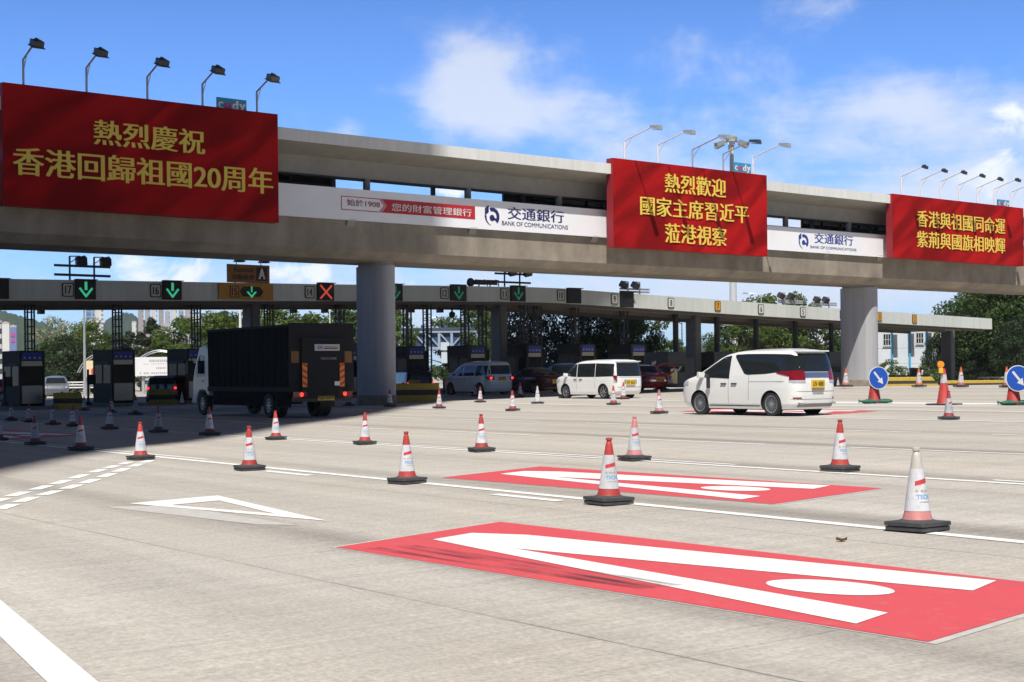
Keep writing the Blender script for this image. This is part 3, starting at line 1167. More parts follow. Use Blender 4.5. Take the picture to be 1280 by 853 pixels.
# ------------------------------------------------------------------ toll canopy
tc_ = thing('toll_canopy', 'long pale toll canopy roof running behind the footbridge, low at both ends', 'canopy', WT(0, 0), PHI)
tops = [(0, 348.6), (130, 350.8), (260, 353), (375, 355), (493, 356.7), (560, 357.4), (625, 358.6), (665, 359.2), (700, 360.6), (768, 365.7), (870, 372.8), (960, 379.6), (1050, 386), (1150, 392.5), (1240, 398.5)]
bots = [(0, 376), (130, 376.2), (260, 376.4), (375, 376.6), (493, 376.9), (560, 377), (625, 377.4), (665, 378), (700, 379), (768, 383.2), (870, 390), (960, 395.8), (1050, 401), (1150, 406.8), (1240, 411.8)]
PT = [TP(*p) for p in tops]
PB_ = [TP(*p) for p in bots]
cs = [(PT[i][0], PB_[i][1], PT[i][1]) for i in range(len(tops))]
d0 = (cs[0][1] - cs[2][1]) / (cs[0][0] - cs[2][0])
ext = [(cs[0][0] - q, cs[0][1] - q * d0, cs[0][2] - q * d0 * .4) for q in (30, 14)]
cs = ext + cs
E_S = cs[-1][0]


def cz(s):
    for (a, b, c), (a2, b2, c2) in zip(cs, cs[1:]):
        if s <= a2:
            k = (s - a) / (a2 - a)
            return b + (b2 - b) * k, c + (c2 - c) * k
    return cs[-1][1], cs[-1][2]


DEP = 8.6
mb = MB()
rings = []
for s, zb, zt in cs:
    rings.append([(s, 0, zb), (s, 0, zt), (s, .25, zt), (s, .25, zb)])
mb.rings(rings)
mb.rings([[(s, DEP - .25, zb), (s, DEP - .25, zt), (s, DEP, zt), (s, DEP, zb)] for s, zb, zt in cs])
mb.box(E_S - .2, E_S, .252, DEP - .252, cs[-1][1], cs[-1][2])
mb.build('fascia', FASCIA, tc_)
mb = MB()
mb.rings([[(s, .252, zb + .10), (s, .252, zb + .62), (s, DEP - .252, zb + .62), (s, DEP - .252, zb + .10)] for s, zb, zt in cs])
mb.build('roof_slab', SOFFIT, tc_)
mb = MB()
for y in (.7, DEP / 2, DEP - .8):
    mb.rings([[(s, y, zb - .14), (s, y, zb + .099), (s, y + .35, zb + .099), (s, y + .35, zb - .14)] for s, zb, zt in cs])
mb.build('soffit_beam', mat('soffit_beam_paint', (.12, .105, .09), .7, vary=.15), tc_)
for px in (316.5, 626, 869, 1187):
    s = TP(px, 430, -4.3)[0]
    mb = MB()
    zb = cz(s)[0] + .09
    mb.prism([(s - .24, 3.95), (s + .24, 3.95), (s + .30, 4.02), (s + .30, 4.9), (s + .24, 4.97), (s - .24, 4.97), (s - .30, 4.9), (s - .30, 4.02)], -1.2, zb, 'z')
    mb.build('canopy_column', DARKCOL, tc_)

# lane numbers and lane signals on the canopy edge
LANES = {17: (85, 0), 16: (194.5, 0), 14: (387, 0), 13: (474, 0), 12: (555.6, 0), 11: (630.5, 0), 10: (701, 0), 9: (768, 0), 8: (838.6, 0), 7: (897, 0), 6: (951, 0), 5: (1003.3, 0), 4: (1053, 0), 3: (1099, 0), 2: (1143, 0)}
PLATE = mat('lane_number_plate', (.62, .62, .58), .5, vary=.06)
PLATE_A = mat('amber_number_plate', (.62, .30, .02), .5, vary=.06)


def number_plate_on(n, px, amber=False, on=None):
    s = TP(px, 370, .03)[0]
    zb, zt = cz(s)
    zm = (zb + zt) / 2 + .02
    t = thing('lane_number', ('amber plate' if amber else 'white plate') + ' with lane number %d on the canopy edge' % n, 'sign', WT(s, .03, zm), PHI, 'lane number plates along the canopy edge')
    w, h = .29, .33
    mb = MB()
    pts = []
    for cx, cy, a in ((w - .08, h - .08, 0), (-w + .08, h - .08, 90), (-w + .08, -h + .08, 180), (w - .08, -h + .08, 270)):
        pts += [(cx + .08 * math.cos(R(a + k * 30)), cy + .08 * math.sin(R(a + k * 30))) for k in range(4)]
    mb.prism(pts, -.02, .02, 'y')
    mb.build('black_border', BLACK, t)
    mb = MB()
    mb.prism([(x * .84, z * .86) for x, z in pts], -.026, -.0215, 'y')
    mb.build('plate', PLATE_A if amber else PLATE, t)
    tw = .16 if n >= 10 else .09
    letter(str(n), t, BLACK, -tw, tw, -.19, .19, -.03, bold=.035)
    return t


for n, (px, _) in LANES.items():
    number_plate_on(n, px, n in (7, 3, 2))
GREEN_ON = mat('signal_green', (.05, .5, .3), .5, vary=0, emit=(.08, .8, .42), es=.3)
GREEN_DIM = mat('signal_green_dim', (.01, .10, .06), .5, vary=0, emit=(.02, .22, .11), es=.3)
RED_ON = mat('signal_red', (.6, .05, .03), .5, vary=0, emit=(.9, .10, .06), es=.38)
SIGBOX = mat('signal_box', (.014, .015, .016), .6, vary=.1)


def lane_signal(n, px, state, label, w=.5, h=.46):
    s = TP(px, 370, .05)[0]
    zb, zt = cz(s)
    zm = (zb + zt) / 2 + .03
    t = thing('lane_signal', label, 'signal', WT(s, .05, zm), PHI, 'lane signals along the canopy edge')
    mb = MB()
    mb.box(-w, w, -.1, .05, -h, h)
    mb.box(-w - .03, w + .03, -.28, .05, h + .002, h + .04)
    mb.build('housing', SIGBOX, t)
    m = {'g': GREEN_ON, 'd': GREEN_DIM, 'x': RED_ON}.get(state)
    if m:
        mb = MB()
        def bar(x0, z0, x1, z1, wd=.055):
            d = Vector((x1 - x0, 0, z1 - z0)).normalized()
            nn = Vector((-d.z, 0, d.x)) * wd
            a, b = Vector((x0, -.104, z0)), Vector((x1, -.104, z1))
            mb.quad(a + nn, a - nn, b - nn, b + nn)
        if state == 'x':
            bar(-.36, -.36, .36, .36, .05)
            mb2 = mb
            a = len(mb.v)
            bar(-.36, .36, .36, -.36, .05)
            mb.v[a:] = [(x, y - .002, z) for x, y, z in mb.v[a:]]
        else:
            bar(0, .38, 0, -.02, .07)
            bar(-.32, .08, .02, -.34, .055)
            a = len(mb.v)
            bar(.32, .08, -.02, -.34, .055)
            mb.v[a:] = [(x, y - .002, z) for x, y, z in mb.v[a:]]
        mb.build('lit_symbol', m, t)
    return t


lane_signal(17, 106.5, 'g', 'lit green down arrow beside lane number 17')
lane_signal(16, 214.7, 'g', 'lit green down arrow beside lane number 16')
lane_signal(14, 406.5, 'x', 'lit red cross beside lane number 14')
lane_signal(13, 493, 'd', 'dim green arrow beside the near pier, left of lane number 12')
lane_signal(12, 572.5, 'd', 'dim green down arrow beside lane number 12', .55, .45)
lane_signal(11, 647, 'd', 'dim green down arrow beside lane number 11', .55, .45)
lane_signal(10, 717, None, 'unlit black signal box beside lane number 10', .55, .45)
lane_signal(9, 783, None, 'unlit black signal box beside lane number 9', .55, .48)
lane_signal(18, -3, None, 'unlit black signal box cut off by the left edge of the photo')

# amber automatic-lane signs of lane 15
def amber_sign():
    s0, s1 = TP(274, 365, .12)[0], TP(341.5, 365, .12)[0]
    za, zb = TP(308, 375, .12)[1], TP(308, 354.6, .12)[1]
    t = thing('lane_sign', 'amber lane sign with number 15 and a lit green arrow on the canopy edge', 'sign', WT((s0 + s1) / 2, .12, za), PHI)
    w, h = (s1 - s0) / 2, zb - za
    mb = MB()
    mb.box(-w, w, 0, .1, 0, h)
    mb.build('panel', AMBER, t)
    mb = MB()
    mb.prism([(-.98, .12 * h), (-.98, .84 * h), (-1.05 + .6, .84 * h), (-1.05 + .6, .12 * h)], -.02, -.001, 'y')
    mb.build('number_frame', BLACK, t)
    mb = MB()
    mb.box(-.93, -.50, -.026, -.0205, .17 * h, .79 * h)
    mb.build('number_ground', AMBER, t)
    letter('15', t, BLACK, -.87, -.57, .25 * h, .72 * h, -.032, bold=.04)
    mb = MB()
    mb.prism([(-.36, .5 * h), (-.2, .2 * h), (.75, .2 * h), (.95, .5 * h), (.75, .8 * h), (-.2, .8 * h)], -.09, -.002, 'y')
    mb.build('signal_housing', SIGBOX, t)
    mb = MB()
    mb.box(.21, .29, -.096, -.0905, .46 * h, .82 * h)
    mb.quad((-.05, -.094, .48 * h), (.05, -.094, .52 * h), (.28, -.094, .24 * h), (.25, -.094, .12 * h))
    mb.quad((.55, -.0955, .48 * h), (.45, -.0955, .52 * h), (.22, -.0955, .24 * h), (.25, -.0955, .12 * h))
    mb.build('lit_arrow', GREEN_ON, t)
    s0, s1 = TP(284.5, 342, .12)[0], TP(337, 342, .12)[0]
    za, zb = TP(308, 353.6, .12)[1], TP(308, 331, .12)[1]
    t = thing('toll_sign', 'dark amber automatic toll sign with a white letter A above the canopy', 'sign', WT((s0 + s1) / 2, .12, za), PHI)
    w, h = (s1 - s0) / 2, zb - za
    mb = MB()
    mb.box(-w, w, 0, .1, .0, h)
    mb.build('panel', mat('dull_amber', (.30, .13, .02), .5, vary=.08), t)
    mb = MB()
    for x in (-w * .6, w * .6):
        mb.box(x - .04, x + .04, .105, .18, -.4, h)
    mb.build('bracket', BLACK, t)
    mb = MB()
    mb.box(w * .36, w * .86, -.02, -.001, h * .12, h * .88)
    mb.build('letter_box', mat('brown_black', (.03, .02, .015), .5, vary=.1), t)
    letter('A', t, WHITE, w * .45, w * .78, h * .22, h * .80, -.03, bold=.06)
    letter('Autotoll', t, BLACK, -w * .74, w * .2, h * .58, h * .84, -.014, bold=.02)
    letter('自動收費', t, BLACK, -w * .78, w * .26, h * .16, h * .44, -.014, bold=.02)
    for x, lab in ((-.55, 'left'), (.62, 'right')):
        l = thing('sign_lamp', 'small black lamp hooded over the %s end of the amber automatic toll sign' % lab, 'lamp', WT((s0 + s1) / 2 + x * w, .12, zb), PHI, 'lamps over the automatic toll sign')
        mb = MB()
        mb.box(-.2, .2, -.42, -.06, .16, .32)
        mb.box(-.24, .24, -.46, -.03, .10, .157)
        mb.build('lamp_head', BLACK, l)
        mb = MB()
        mb.tube([(0, .05, -.02), (-.1, .0, .3), (-.2, -.1, .38), (-.1, -.2, .33)], .025, 6)
        mb.build('arm', BLACK, l, 40)


amber_sign()


# floodlight racks standing on the canopy
def flood_rack(label, pxs, ytop, yrail, pyb, light, facing, off=-.15, rails=None, hd=.25):
    """posts at pxs rising to ytop, two long rails at yrail, a floodlight on an arm from each post"""
    s0 = TP(sum(pxs) / len(pxs), ytop, off)[0]
    zt0 = cz(s0)[1]
    t = thing('floodlight_rack', label, 'floodlight', WT(s0, off, zt0), PHI, 'floodlight racks standing on the canopy')
    m = GALV if light else BLACK
    ss = [TP(p, ytop, off)[0] - s0 for p in pxs]
    H = TP(pxs[0], ytop, off)[1] - zt0
    for s in ss:
        mb = MB()
        mb.tube([(s, 0, -.1), (s, 0, H)], .05, 8)
        mb.build('post', m, t, 40)
        mb = MB()
        e = facing
        mb.tube([(s, 0, H), (s + e * .5, -.05, H + .02)], .03, 6)
        mb.tube([(s, 0, H * .72), (s + e * .45, -.05, H - .02)], .022, 6)
        mb.build('arm', m, t, 40)
        mb = MB()
        T = Matrix.Translation((s + e * .52, -.1, H - .2)) @ Matrix.Rotation(R(28), 4, 'X') @ Matrix.Rotation(R(-14 * e), 4, 'Y')
        mb.box(-hd, hd, -.2, .1, -.19, .19, M=T)
        mb.box(-hd * .6, hd * .6, .102, .2, -.13, .13, M=T)
        mb.build('lamp_head', LAMPDARK, t)
    mb = MB()
    a, b = rails or (min(ss) - .8, max(ss) + .8)
    for y in yrail:
        z = TP(pxs[0], y, off)[1] - zt0
        mb.box(a, b, -.09, -.052, z - .06, z + .06)
    mb.build('rail', m, t)


flood_rack('black rack with two floodlights on the canopy above lane 17', (87, 117.5), 320.5, (332.5, 344), 350, False, 1)
flood_rack('black rack with two floodlights on the canopy above lane 11', (630.5, 649.5), 335.5, (342.5, 353), 358, False, 1)
flood_rack('pale rack with two floodlights on the canopy above lane 9', (785, 799.5), 352.5, (361.5, 365), 367, True, -1)
flood_rack('pale rack with two floodlights on the canopy above lane 6', (980.5, 993.5), 366.5, (376, 378.5), 380, True, -1)
flood_rack('pale rack with two floodlights on the canopy above lane 4', (1025, 1036), 371.5, (379, 381.5), 384, True, -1)


def roof_lamp(label, px, kind):
    s = TP(px, 357, -.4)[0]
    z = cz(s)[1]
    t = thing('roof_lamp', label, 'lamp', WT(s, -.4, z), PHI, 'small lamps lying on the canopy edge')
    mb = MB()
    if kind == 0:
        mb.lathe([(.02, -.14), (.2, -.13), (.26, -.02), (.26, .05), (.16, .2), (.02, .22)], 14, (0, .25), 'y')
        mb.build('lamp_head', BLACK, t, 50)
    else:
        mb.box(-.36, .3, -.2, .2, .14, .36)
        mb.box(-.4, .34, -.24, -.202, .10, .40)
        mb.build('lamp_head', BLACK, t)
    mb = MB()
    mb.tube([(0, .1, -.05), (.1, .1, .2), (.42, .05, .42), (.6, .0, .4), (.62, 0, .05)], .035, 6)
    mb.build('bracket', BLACK, t, 40)


roof_lamp('round black lamp on the canopy edge right of lane number 12', 588.5, 0)
roof_lamp('square black lamp with a hooped bracket on the canopy edge above lane 11', 599, 1)
roof_lamp('low square lamp on the canopy edge just left of the lane 11 floodlights', 613, 1)

# ------------------------------------------------------------------ toll booths with their islands and lattice masts
BOOTH_OFF = -3.0


def booth(label, px_sign, sign=True, w=.62, dep=2.3, h=2.72, wing=False, group='toll booths under the canopy'):
    s = TP(px_sign, 450, BOOTH_OFF)[0]
    p = WT(s, BOOTH_OFF)
    g = gz(p.x, p.y)
    t = thing('toll_booth', label, 'booth', (p.x, p.y, g), PHI, group)
    mb = MB()
    mb.prism([(-.95, .2), (-.95, -1.1), (-.5, -1.7), (.5, -1.7), (.95, -1.1), (.95, .2), (.95, dep + .6), (-.95, dep + .6)], -.2, .16, 'z')
    mb.build('island_kerb', KERB, t)
    b = .162
    # body: plinth, corner posts and a deep top panel around dark glazing
    mb = MB()
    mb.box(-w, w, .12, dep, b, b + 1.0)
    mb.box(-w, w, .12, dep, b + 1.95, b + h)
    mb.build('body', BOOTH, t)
    mb = MB()
    for x in (-w, w - .08):
        for y in (.12, dep * .5, dep - .08):
            mb.box(x + (.004 if x < 0 else -.004), x + .08, y + .004, y + .076, b + 1.001, b + 1.949)
    mb.build('corner_post', BOOTH_GREY, t)
    mb = MB()
    mb.box(-w + .03, w - .03, .17, dep - .03, b + 1.001, b + 1.949)
    mb.build('window', GLASS_TOLL, t)
    mb = MB()
    for x in (-w - .035, w - .003):
        mb.box(x, x + .038, .3, dep - .2, b + 1.95, b + 2.1)
    mb.build('trim_band', BOOTH_GREY, t)
    # front pillar frame
    fw = w + .02
    fh = h if sign else h * .97
    mb = MB()
    mb.box(-fw, -fw + .12, 0, .118, b, b + fh)
    mb.box(fw - .12, fw, 0, .118, b, b + fh)
    mb.box(-fw + .12, fw - .12, 0, .118, b + fh - .1, b + fh)
    mb.build('front_frame', BOOTH_GREY, t)
    x0, x1 = -fw + .125, fw - .125
    if sign:
        mb = MB()
        mb.box(x0, x1, -.02, .1, b + h - .48, b + h - .1)
        q = mb.build('blue_panel', BLUE_SIGN, t)
        letter('小心駕駛', q, WHITE, x0 + .1, x1 - .1, b + h - .43, b + h - .30, -.026, bold=.02) if False else None
        ln = MB()
        for k in range(4):
            cx = x0 + .14 + (x1 - x0 - .28) * k / 3
            ln.box(cx - .055, cx + .055, -.026, -.0205, b + h - .41, b + h - .30)
        ln.build('lettering', mat('dim_white_letters', (.35, .38, .5), .6, vary=.3, scale=30), q)
    mb = MB()
    mb.box(x0, x1, .0, .1, b + h - .76, b + h - .52)
    mb.build('louvre_band', STEEL, t)
    mb = MB()
    mb.box(x0, x1, .03, .1, b + 1.02, b + h - .80)
    mb.build('front_window', GLASS_TOLL, t)
    mb = MB()
    mb.box(x0, x1, -.01, .1, b + .12, b + 1.0)
    mb.build('steel_panel', STEEL, t)
    if wing:
        mb = MB()
        mb.box(w + .06, w + .55, .35, 1.6, b, b + 2.45)
        mb.build('side_cabinet', BOOTH, t)
    return t, s, g


bd = [('toll booth with a blue panel under lane 17, leftmost in the photo', 40, True, False),
      ('toll booth with a blue panel between the green-arrow lanes 17 and 16', 154, True, False),
      ('toll booth partly hidden by the white truck cab', 247, True, False),
      ('toll booth hidden behind the black truck box', 340, True, False),
      ('toll booth seen in the gap between the truck and the near pier', 436, True, False),
      ('toll booth with a blue panel right of the near pier', 520.5, True, True),
      ('toll booth with a blue panel behind the silver van', 597.5, True, True),
      ('toll booth with a blue panel behind the maroon saloon', 668.5, True, True),
      ('toll booth with a blue panel above the bonnet of the smaller white van', 735, True, True),
      ('toll booth with a blue panel behind the roof of the smaller white van', 798.5, True, False)]
for lab, px, sg, wg in bd:
    booth(lab, px, sg, wing=wg)
dark = [('closed dark booth with a yellow notice, behind the red taxi', 848), ('closed dark booth right of the canopy column above the large white van', 905),
        ('closed dark booth behind the windscreen of the large white van', 955), ('closed dark booth behind the rear roof of the large white van', 1005),
        ('closed dark booth just left of the far pier', 1047)]
for lab, px in dark:
    s = TP(px, 450, BOOTH_OFF)[0]
    p = WT(s, BOOTH_OFF)
    g = zpx(px, 486, p.y)
    t = thing('closed_booth', lab, 'booth', (p.x, p.y, g - .3), PHI, 'closed dark booths on the right')
    top = zpx(px, 440, p.y) - g + .3
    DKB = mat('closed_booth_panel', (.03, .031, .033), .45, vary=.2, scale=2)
    mb = MB()
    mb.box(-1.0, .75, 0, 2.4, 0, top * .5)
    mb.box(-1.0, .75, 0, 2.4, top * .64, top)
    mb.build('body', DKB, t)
    mb = MB()
    mb.box(-.96, .71, .05, 2.35, top * .501, top * .639)
    mb.build('window', GLASS_TOLL, t)
    mb = MB()
    mb.box(-1.03, .78, -.03, -.002, top * .66, top * .71)
    mb.build('trim_band', BOOTH_GREY, t)
    mb = MB()
    mb.box(.78, 1.9, .3, 2.1, 0, top * .86)
    mb.build('side_cabinet', DKB, t)
    if px == 848:
        n = thing('notice_board', 'yellow and white notice board leaning on the closed booth behind the red taxi', 'sign', WT(s - .55, BOOTH_OFF + .12, g), PHI)
        mb = MB()
        mb.box(-.3, .3, 0, .05, .35, 1.35)
        mb.build('board', mat('notice_white', (.55, .53, .42), .6, vary=.2, scale=9), n)
        mb = MB()
        mb.prism([(-.12, .45), (.2, .45), (.12, 1.2), (.0, 1.25), (-.05, .9)], -.02, -.002, 'y')
        mb.build('yellow_figure', mat('notice_yellow', (.62, .45, .05), .6, vary=.2), n)


def lattice(label, px, off, wd=.34, kind=0):
    s = TP(px, 410, off)[0]
    zb = cz(s)[0] + .09
    p = WT(s, off)
    g = gz(p.x, p.y)
    t = thing('lattice_mast', label, 'mast', (p.x, p.y, g + .1), PHI, 'steel lattice masts holding up the canopy')
    h = zb - g - .1
    mb = MB()
    q = wd / 2
    for x in (-q, q):
        for y in (-q, q):
            mb.box(x - .035, x + .035, y - .035, y + .035, 0, h)
    mb.build('upright', BLACK, t)
    mb = MB()
    k = 0
    while k * .36 < h:
        z = k * .36
        mb.box(-q + .036, q - .036, -q - .02, -q + .02, z, z + .05)
        mb.box(-q + .036, q - .036, q - .02, q + .02, z, z + .05)
        mb.box(-q - .02, -q + .02, -q + .036, q - .036, z + .12, z + .17)
        k += 1
    mb.build('lattice', BLACK, t)


for px, lab in [(37, 'lattice mast above the leftmost toll booth'), (146.5, 'lattice mast above the second toll booth'), (245, 'lattice mast left of the amber lane sign'),
                (336, 'lattice mast right of the amber lane sign, above the truck'), (425, 'lattice mast above the right end of the truck box'),
                (509, 'lattice mast right of the near pier'), (534, 'second lattice mast right of the near pier'), (581, 'lattice mast below lane signal 12'),
                (603, 'lattice mast left of the round lamp column'), (655, 'dark lattice mast below lane signal 11'), (672, 'dark lattice mast between lanes 11 and 10'), (719, 'dark lattice mast below the unlit lane 10 box'), (780, 'dark lattice mast below the unlit lane 9 box')]:
    lattice(lab, px, -4.0)
for px, lab in [(844.5, 'plain dark mast under lane number 8'), (896, 'plain dark mast under lane number 7'), (945, 'plain dark mast under lane number 6'), (994, 'plain dark mast under lane number 5'), (1039, 'plain dark mast left of the far pier')]:
    s = TP(px, 410, -4)[0]
    p = WT(s, -4)
    g = gz(p.x, p.y)
    mb = MB()
    mb.lathe([(.2, g - .2), (.2, cz(s)[0] + .09)], 12, (0, 0))
    o = mb.build('plain_mast', BLACK, None, 40)
    o.location = (p.x, p.y, 0)
    tag(o, lab, 'mast', 'plain masts under the canopy')
for px, lab in [(50.5, 'small black camera hanging under the canopy near the leftmost booth'), (366, 'small black camera hanging under the canopy below the amber sign'), (405, 'small black camera hanging under the red cross'), (513, 'small black camera hanging under the canopy right of the near pier'), (549, 'small black camera hanging left of the ball camera')]:
    s = TP(px, 386, -6)[0]
    z = cz(s)[0]
    t = thing('camera', lab, 'camera', WT(s, -6, z), PHI, 'small cameras under the canopy')
    mb = MB()
    mb.box(-.12, .12, -.3, .15, -.42, -.22)
    mb.build('body', BLACK, t)
    mb = MB()
    mb.box(-.03, .03, -.03, .03, -.22, .1)
    mb.build('bracket', BLACK, t)
s = TP(565, 386, -5.5)[0]
t = thing('dome_camera', 'black ball camera hanging under the canopy below lane number 12', 'camera', WT(s, -5.5, cz(s)[0]), PHI)
mb = MB()
mb.lathe([(.02, -.75), (.16, -.7), (.2, -.58), (.2, -.45), (.06, -.36), (.05, .1)], 14)
mb.build('body', BLACK, t, 50)
# ------------------------------------------------------------------ vehicles
PAINTS = {}
def paint(name, col, rough=.25):
    return mat('paint_' + name, col, rough, vary=.02, scale=1, coat=.6, spec=.5)


TAIL = mat('tail_light_red', (.21, .006, .010), .12, vary=0, coat=.5)
TAIL_LIT = mat('tail_light_lit', (.45, .01, .01), .2, vary=0, emit=(1, .04, .02), es=1.6)
TAIL_CLEAR = mat('clear_lens', (.45, .45, .47), .1, vary=0)
RIM = mat('alloy_rim', (.45, .46, .47), .3, .7, vary=.05)
DARKIN = mat('wheel_well', (.012, .012, .012), .9, vary=0)
NUMBER_Y = mat('number_plate_yellow', (.70, .46, .02), .45, vary=.04)
CHROME = mat('chrome', (.55, .57, .60), .12, .9, vary=0)


def interp(tab, z, k):
    if z <= tab[0][0]:
        return tab[0][k]
    for a, b in zip(tab, tab[1:]):
        if z <= b[0]:
            f = (z - a[0]) / (b[0] - a[0])
            return a[k] + (b[k] - a[k]) * f
    return tab[-1][k]


class Shell:
    """car body as a stack of rounded plan outlines; tab rows are (height, front x, rear x, half width)"""
    def __init__(s, tab, n=7):
        s.tab, s.n = tab, n

    def pr(s, z):
        h = .03
        q = [[interp(s.tab, z + d, k) for k in (1, 2, 3)] for d in (-h, 0, h)]
        return [(q[0][k] + 2 * q[1][k] + q[2][k]) / 4 for k in range(3)]

    def side(s, x, z):
        xf, xr, w = s.pr(z)
        c, a = (xf + xr) / 2, (xf - xr) / 2
        u = min(.9999, abs((x - c) / a))
        return w * (1 - u ** s.n) ** (1 / s.n)

    def rear(s, y, z):
        xf, xr, w = s.pr(z)
        c, a = (xf + xr) / 2, (xf - xr) / 2
        v = min(.9999, abs(y / w))
        return c - a * (1 - v ** s.n) ** (1 / s.n)

    def front(s, y, z):
        xf, xr, w = s.pr(z)
        c, a = (xf + xr) / 2, (xf - xr) / 2
        v = min(.9999, abs(y / w))
        return c + a * (1 - v ** s.n) ** (1 / s.n)

    def mesh(s, mb, N=112):
        z0, z1 = s.tab[0][0], s.tab[-1][0]
        zs = sorted(set([z0 + (z1 - z0) * i / 54 for i in range(55)] + [r[0] for r in s.tab]))
        rings = []
        e = .5 ** (1 / s.n)
        f = lambda q: (1 - abs(q) ** s.n) ** (1 / s.n)
        prof = [(q, f(q)) for q in [e - 2 * e * i / 44 for i in range(44)]] + [(-f(q), q) for q in [e - 2 * e * i / 20 for i in range(20)]]
        prof += [(-u, -v) for u, v in prof]
        for z in zs:
            xf, xr, w = s.pr(z)
            c, a = (xf + xr) / 2, (xf - xr) / 2
            ring = [(c + a * u, w * v, z) for u, v in prof]
            rings.append(ring)
        mb.rings(rings)


def poly_fn(pts):
    return lambda x: interp(sorted(pts), x, 1)


def side_patch(sh, lo, hi, sg, off, name, m, par, nx=26, nz=6):
    x0, x1 = max(lo[0][0], hi[0][0]), min(lo[-1][0], hi[-1][0])
    mb = MB()
    for i in range(nx + 1):
        x = x0 + (x1 - x0) * i / nx
        a, b = interp(lo, x, 1), interp(hi, x, 1)
        for j in range(nz + 1):
            z = a + (max(b, a + .001) - a) * j / nz
            mb.v.append((x, sg * (sh.side(x, z) + off), z))
    mb.f = [(i * (nz + 1) + j, (i + 1) * (nz + 1) + j, (i + 1) * (nz + 1) + j + 1, i * (nz + 1) + j + 1) for i in range(nx) for j in range(nz)]
    mb.m = [0] * len(mb.f)
    return mb.build(name, m, par, 50)


def end_patch(sh, y0, y1, z0, z1, off, name, m, par, end='rear', ny=16, nz=6, shrink=0):
    mb = MB()
    for i in range(ny + 1):
        for j in range(nz + 1):
            z = z0 + (z1 - z0) * j / nz
            k = 1 - shrink * j / nz
            wm = (.975 if 'window' in name else .94) * sh.pr(z)[2]
            y = clamp((y0 + (y1 - y0) * i / ny) * k, -wm, wm)
            x = sh.rear(y, z) - off if end == 'rear' else sh.front(y, z) + off
            mb.v.append((x, y, z))
    mb.f = [(i * (nz + 1) + j, (i + 1) * (nz + 1) + j, (i + 1) * (nz + 1) + j + 1, i * (nz + 1) + j + 1) for i in range(ny) for j in range(nz)]
    mb.m = [0] * len(mb.f)
    return mb.build(name, m, par, 50)


def wheel(par, x, y, r, wd, spokes=10, rimf=.7):
    sg = 1 if y > 0 else -1
    w = bpy.data.objects.new('wheel', None)
    link(w, par)
    w.location = (x, y, r)
    mb = MB()
    q = wd / 2
    mb.lathe([(r * rimf, -q), (r * .93, -q), (r, -q * .7), (r, q * .7), (r * .93, q), (r * rimf, q)], 36, axis='y', caps=False)
    mb.lathe([(r * rimf, q), (r * rimf, -q)], 36, axis='y', caps=False)
    mb.build('tyre', TYRE, w, 40)
    mb = MB()
    e = sg * (q - .012)
    rr = r * rimf
    mb.lathe([(rr, e), (rr * .9, e - sg * .0), (rr * .88, e - sg * .03)], 36, axis='y', caps=False)
    mb.lathe([(.001, e - .0), (r * .13, e), (r * .14, e - sg * .05)], 16, axis='y', caps=False)
    for k in range(spokes):
        a = 2 * math.pi * k / spokes
        c, s_ = math.cos(a), math.sin(a)
        hw = rr * .75 / spokes
        mb.add([(s_ * r * .1 + c * hw * .6, e - sg * .008, c * r * .1 - s_ * hw * .6), (s_ * r * .1 - c * hw * .6, e - sg * .008, c * r * .1 + s_ * hw * .6),
                (s_ * rr * .9 - c * hw, e - sg * .008, c * rr * .9 + s_ * hw), (s_ * rr * .9 + c * hw, e - sg * .008, c * rr * .9 - s_ * hw)], [(0, 1, 2, 3)])
    mb.build('rim', RIM, w, 30)
    mb = MB()
    mb.lathe([(.001, e - sg * .05), (rr * .98, e - sg * .05)], 24, axis='y', caps=False)
    mb.build('brake_disc', DARKIN, w)


def car_shell(t, sh, m, axles, r, half, arch=1.16):
    """body with real wheel arches"""
    mb = MB()
    sh.mesh(mb)
    body = mb.build('body', [m], None, 40)
    cut = MB()
    for ax in axles:
        for sg in (1, -1):
            ring = [[(ax + r * arch * math.cos(2 * math.pi * k / 40), sg * yy, r + r * arch * math.sin(2 * math.pi * k / 40)) for k in range(40)] for yy in (half - .34, half + .2)]
            cut.rings(ring)
    co = cut.build('cutter', DARKIN)
    md = body.modifiers.new('arches', 'BOOLEAN')
    md.operation = 'DIFFERENCE'
    md.object = co
    md.solver = 'EXACT'
    md.material_mode = 'TRANSFER'
    dg = bpy.context.evaluated_depsgraph_get()
    me = bpy.data.meshes.new_from_object(body.evaluated_get(dg))
    body.modifiers.clear()
    body.data = me
    me.name = 'body'
    me.polygons.foreach_set('use_smooth', [True] * len(me.polygons))
    me.set_sharp_from_angle(angle=R(40))
    bpy.data.objects.remove(co)
    body.parent = t
    KIDS.setdefault(t.name, []).append(body)
    return body


def box_part(t, name, m, x0, x1, y0, y1, z0, z1, bevel=.0):
    mb = MB()
    mb.box(x0, x1, y0, y1, z0, z1)
    return mb.build(name, m, t, bevel=bevel)


def mirror_part(t, x, y, z, m, side=1):
    mb = MB()
    mb.add([(x - .08, y, z - .02), (x + .06, y, z - .02), (x + .1, y + side * .2, z), (x - .05, y + side * .22, z), (x - .08, y, z + .14), (x + .04, y, z + .14), (x + .07, y + side * .2, z + .17), (x - .05, y + side * .22, z + .17)],
           [(0, 1, 2, 3), (4, 7, 6, 5), (0, 4, 5, 1), (1, 5, 6, 2), (2, 6, 7, 3), (3, 7, 4, 0)])
    return mb.build('door_mirror', m, t, bevel=.02)


